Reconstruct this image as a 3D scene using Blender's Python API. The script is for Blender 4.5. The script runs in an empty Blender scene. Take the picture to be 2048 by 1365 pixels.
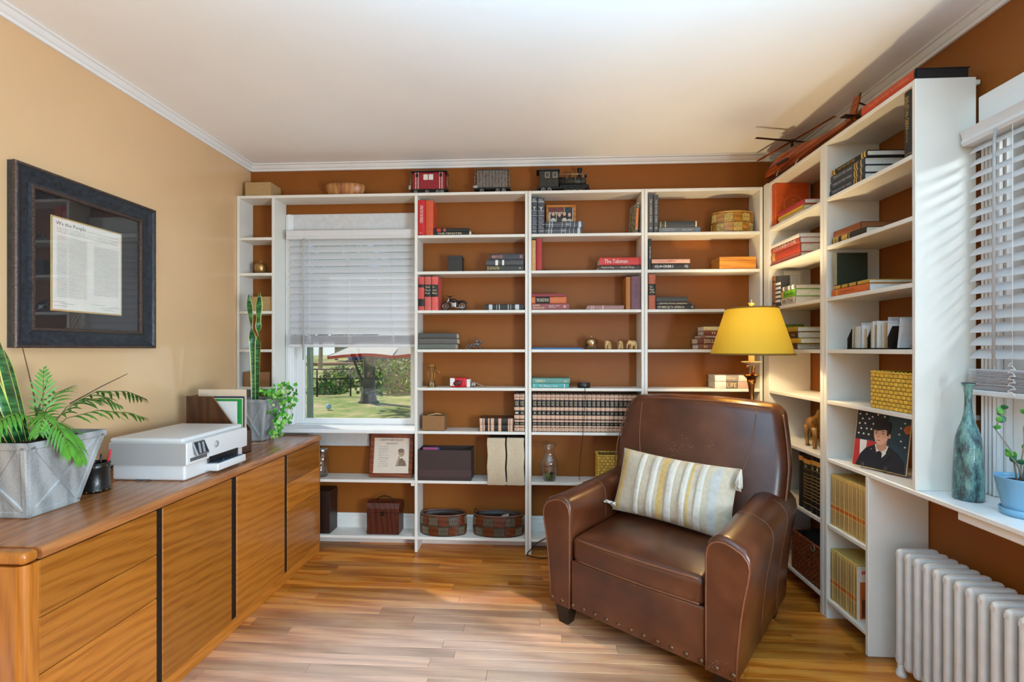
import bpy, math, random
from mathutils import Vector, Matrix, Euler, noise as mnoise
random.seed(7)
S = bpy.context.scene
COL = S.collection
PI = math.pi
def R(d): return math.radians(d)
# ---------------------------------------------------------------- camera, world, lights, exposure
F, HZ, CAMZ = 930.0, 699.0, 1.35
TH = math.atan(47.0 / F)
CS, SN = math.cos(TH), math.sin(TH)
cam = bpy.data.cameras.new('camera'); co = bpy.data.objects.new('camera', cam); COL.objects.link(co)
cam.sensor_fit = 'HORIZONTAL'; cam.sensor_width = 36.0; cam.lens = F / 2048 * 36.0
cam.shift_y = (HZ - 682.5) / 2048.0
cam.clip_start = 0.05; cam.clip_end = 300
co.location = (0, 0, CAMZ); co.rotation_euler = (R(90), 0, TH)
S.camera = co
S.view_settings.view_transform = 'Standard'; S.view_settings.look = 'None'
S.view_settings.exposure = 0.1; S.view_settings.gamma = 1.0; S.view_settings.use_curve_mapping = False
S.cycles.use_denoising = True
S.cycles.max_bounces = 10; S.cycles.diffuse_bounces = 6; S.cycles.glossy_bounces = 4
S.cycles.transmission_bounces = 8; S.cycles.transparent_max_bounces = 16
S.cycles.sample_clamp_indirect = 6.0; S.cycles.caustics_reflective = False; S.cycles.caustics_refractive = False
W = bpy.data.worlds.new('world'); S.world = W; W.use_nodes = True
nt = W.node_tree; nt.nodes.clear()
wo = nt.nodes.new('ShaderNodeOutputWorld'); bg = nt.nodes.new('ShaderNodeBackground')
sky = nt.nodes.new('ShaderNodeTexSky'); sky.sky_type = 'HOSEK_WILKIE'
sky.sun_direction = Vector((-0.25, 0.45, 0.85)).normalized(); sky.turbidity = 3.0; sky.ground_albedo = 0.4
nt.links.new(sky.outputs[0], bg.inputs[0]); nt.links.new(bg.outputs[0], wo.inputs[0]); bg.inputs[1].default_value = 4.2
def light(name, typ, loc, rot, energy, color=(1, 1, 1), **k):
    l = bpy.data.lights.new(name, typ); l.energy = energy; l.color = color
    for a, v in k.items(): setattr(l, a, v)
    o = bpy.data.objects.new(name, l); COL.objects.link(o); o.location = loc; o.rotation_euler = rot
    return o
light('sun', 'SUN', (0, 0, 10), Vector((-0.60, 0.42, 0.75)).to_track_quat('Z', 'Y').to_euler(), 4.6, (1, .95, .86), angle=R(1.0))
# daylight through the right hand window, plus unseen fill lamps added around the room
light('rear_fill_light', 'AREA', (-0.15, -1.75, 1.45), (R(90), 0, 0), 14, (.76, .89, 1.0), shape='RECTANGLE', size=2.6, size_y=1.9)  # unseen lamp added behind the camera as frontal fill
light('side_window_light', 'AREA', (2.55, .75, 2.45), (R(58), 0, R(75)), 15, (.84, .93, 1.0), shape='RECTANGLE', size=.6, size_y=.2)
light('side_fill_light', 'AREA', (1.69, -.30, 1.05), (R(90), 0, R(90)), 160, (.73, .88, 1.0), shape='RECTANGLE', size=1.1, size_y=.9)  # unseen side lamp added as fill; the wall has no opening here
light('ceiling_fill_light', 'SPOT', (.35, -.10, .95), (R(180), 0, 0), 600, (.14, .62, 1.0), shadow_soft_size=0.2, spot_size=R(118), spot_blend=.9)  # unseen upward lamp, added to brighten and cool the ceiling

# ---------------------------------------------------------------- pixel -> world helpers (2048x1365 frame)
def ray(px, py=HZ):
    xc = (px - 1024.0) / F
    return Vector((xc * CS - SN, xc * SN + CS, -(py - HZ) / F))
def onY(px, py, Y):
    d = ray(px, py); t = Y / d.y; return Vector((d.x * t, Y, CAMZ + d.z * t))
def onX(px, py, X):
    d = ray(px, py); t = X / d.x; return Vector((X, d.y * t, CAMZ + d.z * t))
def onZ(px, py, Z):
    d = ray(px, py); t = (Z - CAMZ) / d.z; return Vector((d.x * t, d.y * t, Z))

# ---------------------------------------------------------------- materials
MC = {}
def lin(c):
    if isinstance(c, str):
        c = c.lstrip('#'); c = [int(c[i:i + 2], 16) / 255 for i in (0, 2, 4)]
        c = [x / 12.92 if x <= .04045 else ((x + .055) / 1.055) ** 2.4 for x in c]
    return (c[0], c[1], c[2], 1)
def newmat(name):
    m = bpy.data.materials.new(name); m.use_nodes = True
    return m, m.node_tree, m.node_tree.nodes['Principled BSDF']
def N(nt, typ, **k):
    n = nt.nodes.new(typ)
    for a, v in k.items():
        if a in n.inputs.keys() if isinstance(a, str) and not hasattr(n, a) else False: n.inputs[a].default_value = v
        else: setattr(n, a, v)
    return n
def ramp(nt, stops):
    n = nt.nodes.new('ShaderNodeValToRGB'); e = n.color_ramp.elements
    while len(e) < len(stops): e.new(0.5)
    for i, (p, c) in enumerate(stops): e[i].position = p; e[i].color = lin(c)
    return n
def coords(nt, scale=(1, 1, 1), rnd=False, rot=(0, 0, 0)):
    tc = nt.nodes.new('ShaderNodeTexCoord'); mp = nt.nodes.new('ShaderNodeMapping')
    mp.inputs['Scale'].default_value = scale; mp.inputs['Rotation'].default_value = rot
    nt.links.new(tc.outputs['Object'], mp.inputs['Vector'])
    if rnd:
        oi = nt.nodes.new('ShaderNodeObjectInfo'); mu = nt.nodes.new('ShaderNodeVectorMath'); mu.operation = 'SCALE'
        cb = nt.nodes.new('ShaderNodeCombineXYZ')
        for i in range(3): nt.links.new(oi.outputs['Random'], cb.inputs[i])
        mu.inputs['Scale'].default_value = 37.0
        nt.links.new(cb.outputs[0], mu.inputs[0]); nt.links.new(mu.outputs[0], mp.inputs['Location'])
    return mp.outputs[0]
def bump(nt, p, src, strength=.2, dist=.002):
    b = nt.nodes.new('ShaderNodeBump'); b.inputs['Strength'].default_value = strength; b.inputs['Distance'].default_value = dist
    nt.links.new(src, b.inputs['Height']); nt.links.new(b.outputs[0], p.inputs['Normal'])
def M(name, col, rough=.5, metal=0, var=.06, vscale=30, bmp=0, bscale=200, coat=0, spec=.5, trans=0, sheen=0, sss=0):
    """plain surface with a little colour variation and fine relief"""
    if name in MC: return MC[name]
    m, t, p = newmat(name); c = lin(col)
    p.inputs['Roughness'].default_value = rough; p.inputs['Metallic'].default_value = metal
    p.inputs['Coat Weight'].default_value = coat; p.inputs['Specular IOR Level'].default_value = spec
    p.inputs['Transmission Weight'].default_value = trans; p.inputs['Sheen Weight'].default_value = sheen
    p.inputs['Base Color'].default_value = c
    if var or bmp:
        v = coords(t)
    if var:
        n = t.nodes.new('ShaderNodeTexNoise'); n.inputs['Scale'].default_value = vscale; n.inputs['Detail'].default_value = 3
        t.links.new(v, n.inputs['Vector'])
        r = t.nodes.new('ShaderNodeValToRGB')
        r.color_ramp.elements[0].position = .3; r.color_ramp.elements[1].position = .7
        r.color_ramp.elements[0].color = (c[0] * (1 - var), c[1] * (1 - var), c[2] * (1 - var), 1)
        r.color_ramp.elements[1].color = (min(1, c[0] * (1 + var)), min(1, c[1] * (1 + var)), min(1, c[2] * (1 + var)), 1)
        t.links.new(n.outputs[0], r.inputs[0]); t.links.new(r.outputs[0], p.inputs['Base Color'])
    if bmp:
        n2 = t.nodes.new('ShaderNodeTexNoise'); n2.inputs['Scale'].default_value = bscale; n2.inputs['Detail'].default_value = 2
        t.links.new(v, n2.inputs['Vector']); bump(t, p, n2.outputs[0], bmp, .002)
    MC[name] = m; return m
def WOOD(name, dark, mid, light, rough=.35, axis=0, grain=1.0, rings=4.0, rnd=False, coat=.0, pal=0, specks=False):
    """wood: long grain along axis, wavy ring figure plus fine pores"""
    if name in MC: return MC[name]
    m, t, p = newmat(name)
    sc = [1.0] * 3; sc[axis] = .13
    v = coords(t, sc, rnd)
    wv = t.nodes.new('ShaderNodeTexWave'); wv.wave_type = 'BANDS'; wv.bands_direction = 'DIAGONAL'; wv.wave_profile = 'SIN'
    wv.inputs['Scale'].default_value = 5.5 * grain * rings / 4; wv.inputs['Distortion'].default_value = 7.0; wv.inputs['Detail'].default_value = 3.0
    wv.inputs['Detail Scale'].default_value = 1.1; wv.inputs['Detail Roughness'].default_value = .55
    t.links.new(v, wv.inputs['Vector'])
    n = t.nodes.new('ShaderNodeTexNoise'); n.inputs['Scale'].default_value = 3.0 * grain; n.inputs['Detail'].default_value = 3
    t.links.new(v, n.inputs['Vector'])
    fr = t.nodes.new('ShaderNodeMath'); fr.operation = 'MULTIPLY_ADD'; fr.inputs[1].default_value = .34; fr.inputs[2].default_value = -.01
    t.links.new(wv.outputs['Fac'], fr.inputs[0])
    f2 = t.nodes.new('ShaderNodeMath'); f2.operation = 'MULTIPLY_ADD'; f2.inputs[1].default_value = .35
    t.links.new(n.outputs[0], f2.inputs[0]); t.links.new(fr.outputs[0], f2.inputs[2]); fr = f2
    sc2 = [260 * grain] * 3; sc2[axis] = 7 * grain
    v2 = coords(t, sc2, rnd)
    n2 = t.nodes.new('ShaderNodeTexNoise'); n2.inputs['Scale'].default_value = 1.0; n2.inputs['Detail'].default_value = 2
    t.links.new(v2, n2.inputs['Vector'])
    a = t.nodes.new('ShaderNodeMath'); a.operation = 'MULTIPLY_ADD'; a.inputs[1].default_value = .62
    t.links.new(n2.outputs[0], a.inputs[0])
    fm = t.nodes.new('ShaderNodeMath'); fm.operation = 'MULTIPLY'; fm.inputs[1].default_value = .85
    t.links.new(fr.outputs[0], fm.inputs[0]); t.links.new(fm.outputs[0], a.inputs[2])
    r = ramp(t, [(.30, dark), (.52, mid), (.78, light)])
    t.links.new(a.outputs[0], r.inputs[0]); out = r.outputs[0]
    if rnd:
        oi = t.nodes.new('ShaderNodeObjectInfo'); hs = t.nodes.new('ShaderNodeHueSaturation')
        mr = t.nodes.new('ShaderNodeMapRange'); mr.inputs['To Min'].default_value = .62; mr.inputs['To Max'].default_value = 1.3
        t.links.new(oi.outputs['Random'], mr.inputs['Value']); t.links.new(mr.outputs[0], hs.inputs['Value'])
        t.links.new(out, hs.inputs['Color']); out = hs.outputs[0]
    t.links.new(out, p.inputs['Base Color'])
    p.inputs['Roughness'].default_value = rough; p.inputs['Coat Weight'].default_value = coat; p.inputs['Coat Roughness'].default_value = .2
    bump(t, p, n2.outputs[0], .12, .001)
    MC[name] = m; return m
def C(hexc, rough=.55, bmp=.15):
    return M('cloth_' + hexc, hexc, rough, 0, .1, 40, bmp, 500)
def GLASS(name, tint=(1, 1, 1), ref=.08, rough=.0):
    if name in MC: return MC[name]
    m, t, p = newmat(name); t.nodes.remove(p)
    o = t.nodes['Material Output']; tr = t.nodes.new('ShaderNodeBsdfTransparent'); g = t.nodes.new('ShaderNodeBsdfGlossy'); mx = t.nodes.new('ShaderNodeMixShader')
    lw = t.nodes.new('ShaderNodeLayerWeight'); lw.inputs[0].default_value = .5
    pw = t.nodes.new('ShaderNodeMath'); pw.operation = 'POWER'; pw.inputs[1].default_value = 4.0
    ml = t.nodes.new('ShaderNodeMath'); ml.operation = 'MULTIPLY_ADD'; ml.inputs[1].default_value = .9; ml.inputs[2].default_value = ref; ml.use_clamp = True
    tr.inputs[0].default_value = (*tint, 1); g.inputs['Roughness'].default_value = rough
    t.links.new(lw.outputs['Facing'], pw.inputs[0]); t.links.new(pw.outputs[0], ml.inputs[0]); t.links.new(ml.outputs[0], mx.inputs[0])
    t.links.new(tr.outputs[0], mx.inputs[1]); t.links.new(g.outputs[0], mx.inputs[2]); t.links.new(mx.outputs[0], o.inputs[0])
    MC[name] = m; return m
def TRANSL(name, col, fac=.4, rough=.6, var=.05):
    """thin cloth or blind slat: part diffuse, part translucent"""
    if name in MC: return MC[name]
    m, t, p = newmat(name); o = t.nodes['Material Output']
    p.inputs['Base Color'].default_value = lin(col); p.inputs['Roughness'].default_value = rough
    tl = t.nodes.new('ShaderNodeBsdfTranslucent'); tl.inputs[0].default_value = lin(col)
    mx = t.nodes.new('ShaderNodeMixShader'); mx.inputs[0].default_value = fac
    t.links.new(p.outputs[0], mx.inputs[1]); t.links.new(tl.outputs[0], mx.inputs[2]); t.links.new(mx.outputs[0], o.inputs[0])
    MC[name] = m; return m

# ---------------------------------------------------------------- mesh builder
class MB:
    def __init__(s): s.v = []; s.f = []; s.sm = []; s.mi = []
    def add(s, vs, fs, smooth=False, mx=None, mi=0):
        o = len(s.v)
        for p in vs:
            p = Vector(p); s.v.append(mx @ p if mx else p)
        for f in fs:
            s.f.append([o + i for i in f]); s.sm.append(smooth); s.mi.append(mi)
        return s
    def box(s, x0, x1, y0, y1, z0, z1, b=0, mx=None, mi=0):
        if x0 > x1: x0, x1 = x1, x0
        if y0 > y1: y0, y1 = y1, y0
        if z0 > z1: z0, z1 = z1, z0
        b = min(b, (x1 - x0) * .45, (y1 - y0) * .45, (z1 - z0) * .45)
        if b <= 0:
            vs = [(x, y, z) for z in (z0, z1) for y in (y0, y1) for x in (x0, x1)]
            return s.add(vs, [(0, 2, 3, 1), (4, 5, 7, 6), (0, 1, 5, 4), (2, 6, 7, 3), (0, 4, 6, 2), (1, 3, 7, 5)], False, mx, mi)
        lo = (x0, y0, z0); hi = (x1, y1, z1); vs = []; idx = {}
        for cx in (0, 1):
            for cy in (0, 1):
                for cz in (0, 1):
                    c = (cx, cy, cz); P = [hi[i] if c[i] else lo[i] for i in range(3)]
                    Q = [P[i] + (-b if c[i] else b) for i in range(3)]
                    for a in range(3):
                        q = list(Q); q[a] = P[a]; idx[(c, a)] = len(vs); vs.append(q)
        fs = []
        for a in range(3):
            o1, o2 = [(1, 2), (2, 0), (0, 1)][a]
            for e in (0, 1):
                ring = []
                for (u, w) in ((0, 0), (1, 0), (1, 1), (0, 1)):
                    c = [0, 0, 0]; c[a] = e; c[o1] = u; c[o2] = w; ring.append(idx[(tuple(c), a)])
                fs.append(ring if e else ring[::-1])
        for a in range(3):
            o1, o2 = [(1, 2), (2, 0), (0, 1)][a]
            for u in (0, 1):
                for w in (0, 1):
                    c0 = [0, 0, 0]; c0[o1] = u; c0[o2] = w; c1 = list(c0); c1[a] = 1
                    c0, c1 = tuple(c0), tuple(c1)
                    q = [idx[(c0, o1)], idx[(c1, o1)], idx[(c1, o2)], idx[(c0, o2)]]
                    fs.append(q if (u ^ w) else q[::-1])
        for cx in (0, 1):
            for cy in (0, 1):
                for cz in (0, 1):
                    c = (cx, cy, cz); q = [idx[(c, 0)], idx[(c, 1)], idx[(c, 2)]]
                    fs.append(q if (cx + cy + cz) % 2 else q[::-1])
        return s.add(vs, fs, False, mx, mi)
    def lathe(s, prof, n=24, mx=None, mi=0, smooth=True, sx=1, sy=1, a0=0, a1=2 * PI):
        full = abs(a1 - a0 - 2 * PI) < 1e-6; m = n if full else n + 1
        vs = []
        for (r, z) in prof:
            for i in range(m):
                a = a0 + (a1 - a0) * i / n; vs.append((r * math.cos(a) * sx, r * math.sin(a) * sy, z))
        fs = []
        for k in range(len(prof) - 1):
            for i in range(n):
                j = (i + 1) % m; fs.append((k * m + i, k * m + j, (k + 1) * m + j, (k + 1) * m + i))
        if full:
            if prof[0][0] > 1e-6: fs.append(list(range(m))[::-1])
            if prof[-1][0] > 1e-6: fs.append([(len(prof) - 1) * m + i for i in range(m)])
        return s.add(vs, fs, smooth, mx, mi)
    def tube(s, pts, r, n=8, mx=None, mi=0, caps=True, closed=False, flat=1.0):
        pts = [Vector(p) for p in pts]; L = len(pts)
        rs = r if isinstance(r, (list, tuple)) else [r] * L
        vs = []; up = None
        for i, p in enumerate(pts):
            a = pts[(i - 1) % L] if closed else pts[max(i - 1, 0)]; b = pts[(i + 1) % L] if closed else pts[min(i + 1, L - 1)]
            t = (b - a); t = t.normalized() if t.length > 1e-9 else Vector((0, 0, 1))
            if up is None:
                up = Vector((0, 0, 1)) if abs(t.z) < .9 else Vector((1, 0, 0))
            u = up - t * up.dot(t); u = u.normalized() if u.length > 1e-6 else t.orthogonal().normalized(); up = u; w = t.cross(u)
            for k in range(n):
                an = 2 * PI * k / n; vs.append(p + (u * math.cos(an) + w * math.sin(an) * flat) * rs[i])
        fs = []
        for i in range(L if closed else L - 1):
            j = (i + 1) % L
            for k in range(n):
                q = (k + 1) % n; fs.append((i * n + k, i * n + q, j * n + q, j * n + k))
        if caps and not closed:
            fs.append(list(range(n))[::-1]); fs.append([(L - 1) * n + k for k in range(n)])
        return s.add(vs, fs, n > 4, mx, mi)
    def prism(s, poly, a0, a1, axis='y', mx=None, mi=0, smooth=False):
        """poly: 2D outline extruded along axis; coordinates are the other two in x,y,z order"""
        n = len(poly); vs = []
        for a in (a0, a1):
            for (u, w) in poly:
                vs.append({'x': (a, u, w), 'y': (u, a, w), 'z': (u, w, a)}[axis])
        fs = [list(range(n)), [n + i for i in range(n)][::-1]]
        area = sum(poly[i][0] * poly[(i + 1) % n][1] - poly[(i + 1) % n][0] * poly[i][1] for i in range(n))
        fl = (area > 0) ^ (axis == 'y')
        if fl ^ (a1 < a0): fs = [f[::-1] for f in fs]
        o = len(s.v); s.add(vs, fs, False, mx, mi)
        q = [(i, i + n, (i + 1) % n + n, (i + 1) % n) for i in range(n)]
        if not (fl ^ (a1 < a0)): q = [x[::-1] for x in q]
        q = [x[::-1] for x in q]
        for f in q: s.f.append([o + i for i in f]); s.sm.append(smooth); s.mi.append(mi)
        return s
    def ell(s, c, rx, ry, rz, n=16, m=10, mx=None, mi=0):
        prof = [(math.sin(PI * i / m), -math.cos(PI * i / m)) for i in range(m + 1)]
        prof[0] = (0, -1); prof[-1] = (0, 1)
        T = Matrix.Translation(c) @ Matrix.Diagonal((rx, ry, rz, 1))
        return s.lathe(prof, n, (mx @ T) if mx else T, mi)
    def rbox(s, c, size, r, fn=None, k=4, m=6, mx=None, mi=0):
        """rounded box, r = corner radius, fn deforms local points"""
        h = [x / 2 for x in size]; r = min(r, *[x * .999 for x in h])
        def line(hh):
            inn = hh - r; L = [-(inn + r * math.tan(R(45 * (k - i) / k))) for i in range(k)]
            mid = [-inn + 2 * inn * i / m for i in range(m + 1)]
            return L + mid + [-x for x in L[::-1]]
        Ls = [line(x) for x in h]; n = len(Ls[0]); key = {}; vs = []; fs = []
        def vert(ix):
            if ix in key: return key[ix]
            p = Vector([Ls[a][ix[a]] for a in range(3)])
            q = Vector([max(-(h[a] - r), min(h[a] - r, p[a])) for a in range(3)]); d = p - q
            if d.length > 1e-9: p = q + d.normalized() * r
            if fn: p = Vector(fn(p))
            key[ix] = len(vs); vs.append(p + Vector(c)); return key[ix]
        for a in range(3):
            b, d = (a + 1) % 3, (a + 2) % 3
            for e in (0, n - 1):
                for i in range(n - 1):
                    for j in range(n - 1):
                        q = []
                        for (u, w) in ((i, j), (i + 1, j), (i + 1, j + 1), (i, j + 1)):
                            ix = [0, 0, 0]; ix[a] = e; ix[b] = u; ix[d] = w; q.append(vert(tuple(ix)))
                        fs.append(q if e else q[::-1])
        return s.add(vs, fs, True, mx, mi)
    def mesh(s, name, mats):
        me = bpy.data.meshes.new(name); me.from_pydata([tuple(v) for v in s.v], [], s.f)
        for m in (mats if isinstance(mats, (list, tuple)) else [mats]): me.materials.append(m)
        me.polygons.foreach_set('use_smooth', s.sm); me.polygons.foreach_set('material_index', s.mi); me.update(); return me
    def build(s, name, mats, parent=None, loc=None, rot=None, label=None):
        return place(name, s.mesh(name, mats), parent, loc, rot, label)
def place(name, me, parent=None, loc=None, rot=None, label=None):
    o = bpy.data.objects.new(name, me); COL.objects.link(o)
    if parent: o.parent = parent
    if loc is not None: o.location = loc
    if rot is not None: o.rotation_euler = rot
    if label: o['label'] = label
    return o
def tag(o, label, cat, group=None, kind=None):
    o['label'] = label; o['category'] = cat
    if group: o['group'] = group
    if kind: o['kind'] = kind
    return o
def thing(name, label, cat, loc=(0, 0, 0), rotz=0, group=None):
    o = bpy.data.objects.new(name, None); COL.objects.link(o); o.location = loc; o.rotation_euler = (0, 0, rotz); o.empty_display_size = .05
    return tag(o, label, cat, group)
def struct(o): o['kind'] = 'structure'; return o
TXT = {}
def text_mesh(s):
    if s in TXT: return TXT[s]
    cu = bpy.data.curves.new('lettering', 'FONT'); cu.body = s; cu.resolution_u = 1; cu.align_x = 'LEFT'
    ob = bpy.data.objects.new('lettering', cu); COL.objects.link(ob)
    dg = bpy.context.evaluated_depsgraph_get()
    me = bpy.data.meshes.new_from_object(ob.evaluated_get(dg), depsgraph=dg)
    bpy.data.objects.remove(ob); bpy.data.curves.remove(cu)
    co_ = [v.co for v in me.vertices]
    if co_:
        x0 = min(v.x for v in co_); x1 = max(v.x for v in co_); y0 = min(v.y for v in co_); y1 = max(v.y for v in co_)
        for v in me.vertices: v.co = ((v.co.x - (x0 + x1) / 2), (v.co.y - (y0 + y1) / 2), 0)
        TXT[s] = (me, x1 - x0, y1 - y0)
    else: TXT[s] = (me, 1, 1)
    return TXT[s]
def text(s, mat, parent, c, ux, uy, w=None, h=None, name='lettering'):
    """lettering centred at c, running along ux, up along uy, fitted to w x h"""
    me, tw, th = text_mesh(s)
    sx = w / tw if w else h / th; sy = h / th if h else w / tw
    key = (s, mat.name)
    if key not in TXT:
        m2 = me.copy(); m2.materials.clear(); m2.materials.append(mat); TXT[key] = m2
    o = place(name, TXT[key], parent)
    ux = Vector(ux).normalized(); uy = Vector(uy).normalized(); uz = ux.cross(uy)
    mt = Matrix((ux * sx, uy * sy, uz)).transposed().to_4x4(); mt.translation = Vector(c)
    o.matrix_local = mt
    return o
# ---------------------------------------------------------------- key planes of the room
YB, YW, XL, XR, XF = 3.054, 3.215, -2.025, 1.715, 1.457
ZC, YREAR, YN = 2.655, -2.1, 0.9
TB = .019
SZ = [None, 2.391, 2.108, 1.867, 1.609, 1.349, 1.095, .806, .477, .102]
white = M('white_paint', '#dedbd2', .42, 0, .03, 6, .08, 60)
white2 = M('white_trim_paint', '#e3e3e2', .38, 0, .02, 6, .05, 60)
ceilm = M('ceiling_paint', '#f1f1f0', .9, 0, .02, 2, .06, 90)
tan = M('tan_wall_paint', '#d6b084', .34, 0, .05, 1.6, .10, 40, .35)
brown = M('brown_wall_paint', '#8a4f1a', .5, 0, .05, 3, .08, 50, 0, .25)
# wall_back with window hole; wall_right with window hole
BWX0, BWX1, BWZ0, BWZ1 = -1.715, -.805, .808, 2.2
RWY0, RWY1, RWZ0, RWZ1 = .60, 1.795, .806, 2.2
m = MB(); t = .12
m.box(XL - t, BWX0, YW, YW + t, 0, ZC); m.box(BWX1, XR + t, YW, YW + t, 0, ZC)
m.box(BWX0, BWX1, YW, YW + t, 0, BWZ0); m.box(BWX0, BWX1, YW, YW + t, BWZ1, ZC)
struct(m.build('wall_back', brown))
m = MB(); m.box(XL - t, XL, YREAR - t, YW, 0, ZC); struct(m.build('wall_left', tan))
m = MB(); m.box(XR, XR + t, YREAR - t, RWY0, 0, ZC); m.box(XR, XR + t, RWY1, YW, 0, ZC)
m.box(XR, XR + t, RWY0, RWY1, 0, RWZ0); m.box(XR, XR + t, RWY0, RWY1, RWZ1, ZC); struct(m.build('wall_right', brown))
m = MB(); m.box(XL, -1.6, YREAR - t, YREAR, 0, ZC); m.box(1.35, XR, YREAR - t, YREAR, 0, ZC)
m.box(-1.6, 1.35, YREAR - t, YREAR, 2.5, ZC); m.box(-1.6, 1.35, YREAR - t, YREAR, 0, .4); struct(m.build('wall_rear', tan))
m = MB(); m.box(XL - t, XR + t, YREAR - t, YW + t, ZC, ZC + .1); struct(m.build('ceiling', ceilm))
# floor: slab plus strip planks
fl = MB().box(XL - t, XR + t, YREAR - t, YW + t, -.12, -.012).build('floor', M('floor_gap', '#3a1c08', .8)); struct(fl)
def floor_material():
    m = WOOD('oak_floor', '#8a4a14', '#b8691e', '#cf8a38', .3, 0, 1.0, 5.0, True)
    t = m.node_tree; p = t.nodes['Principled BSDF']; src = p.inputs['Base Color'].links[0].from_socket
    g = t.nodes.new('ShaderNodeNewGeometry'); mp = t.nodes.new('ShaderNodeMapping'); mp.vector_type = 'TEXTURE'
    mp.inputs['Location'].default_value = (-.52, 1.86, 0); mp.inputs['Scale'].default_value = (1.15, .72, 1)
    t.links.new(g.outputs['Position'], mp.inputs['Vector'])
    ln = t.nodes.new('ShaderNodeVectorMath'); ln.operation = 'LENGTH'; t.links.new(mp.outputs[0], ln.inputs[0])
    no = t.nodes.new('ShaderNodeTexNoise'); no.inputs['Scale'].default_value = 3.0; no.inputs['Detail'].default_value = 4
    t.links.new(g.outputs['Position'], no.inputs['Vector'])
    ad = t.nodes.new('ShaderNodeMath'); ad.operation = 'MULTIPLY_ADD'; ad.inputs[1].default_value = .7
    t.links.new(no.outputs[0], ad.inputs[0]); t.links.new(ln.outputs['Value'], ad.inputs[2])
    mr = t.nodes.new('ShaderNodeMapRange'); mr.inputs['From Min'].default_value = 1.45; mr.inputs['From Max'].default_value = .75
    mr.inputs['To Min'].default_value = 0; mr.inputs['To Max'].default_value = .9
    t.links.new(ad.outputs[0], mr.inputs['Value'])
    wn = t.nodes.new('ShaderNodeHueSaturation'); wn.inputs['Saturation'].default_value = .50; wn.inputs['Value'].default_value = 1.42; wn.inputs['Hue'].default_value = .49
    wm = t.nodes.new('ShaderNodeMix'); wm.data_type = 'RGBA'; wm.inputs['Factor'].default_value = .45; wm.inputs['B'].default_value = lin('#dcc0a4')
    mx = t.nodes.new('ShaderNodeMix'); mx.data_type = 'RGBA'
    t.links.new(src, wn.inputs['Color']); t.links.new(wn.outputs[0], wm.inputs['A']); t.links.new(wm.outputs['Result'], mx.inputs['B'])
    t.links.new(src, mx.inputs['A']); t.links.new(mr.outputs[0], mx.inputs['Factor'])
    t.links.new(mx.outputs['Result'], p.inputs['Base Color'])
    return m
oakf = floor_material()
rng = random.Random(3); y = .62; pw = .0635
while y < YW - .01:
    x = XL - rng.random() * .9; y1 = min(y + pw, YW)
    while x < XR:
        L = rng.uniform(.55, 1.5); a, b = max(x, XL), min(x + L, XR)
        if b - a > .03:
            pm = MB().box(-(b - a) / 2 + .0005, (b - a) / 2 - .0006, -pw / 2 + .0007, (y1 - y) - pw / 2 - .0007, -.012, 0, .0007)
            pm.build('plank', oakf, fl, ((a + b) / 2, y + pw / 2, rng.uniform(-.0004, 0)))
        x += L
    y += pw
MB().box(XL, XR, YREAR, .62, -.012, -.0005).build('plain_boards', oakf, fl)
# crown mouldings
def crown(n, pts, a0, a1, axis): struct(MB().prism(pts, a0, a1, axis, smooth=False).build('trim_%d' % n, white2))
cz = 2.612
def crown_prof(s):
    return [(0, cz), (.012 * s, cz), (.014 * s, cz + .012), (.022 * s, cz + .016), (.030 * s, cz + .026), (.034 * s, cz + .033), (.045 * s, cz + .036), (.045 * s, ZC), (0, ZC)]
crown(1, [(YW - u, w) for (u, w) in crown_prof(1)], XL, XR, 'x')
crown(2, [(XL + u, w) for (u, w) in crown_prof(1)], YREAR, YW, 'y')
crown(3, [(XR - u, w) for (u, w) in crown_prof(1)], YREAR, YW, 'y')
# baseboards
bbp = [(0, 0), (.017, 0), (.017, .16), (.013, .175), (.013, .188), (.006, .2), (0, .2)]
struct(MB().prism([(YW - u, w) for (u, w) in bbp], XL + .02, XR - .02, 'x').build('baseboard_back', white))
struct(MB().prism([(XL + u, w) for (u, w) in bbp], YREAR, YW - .02, 'y').build('baseboard_left', white))
struct(MB().prism([(XR - u, w) for (u, w) in bbp], YREAR, YW - .02, 'y').build('baseboard_right', white))

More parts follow.
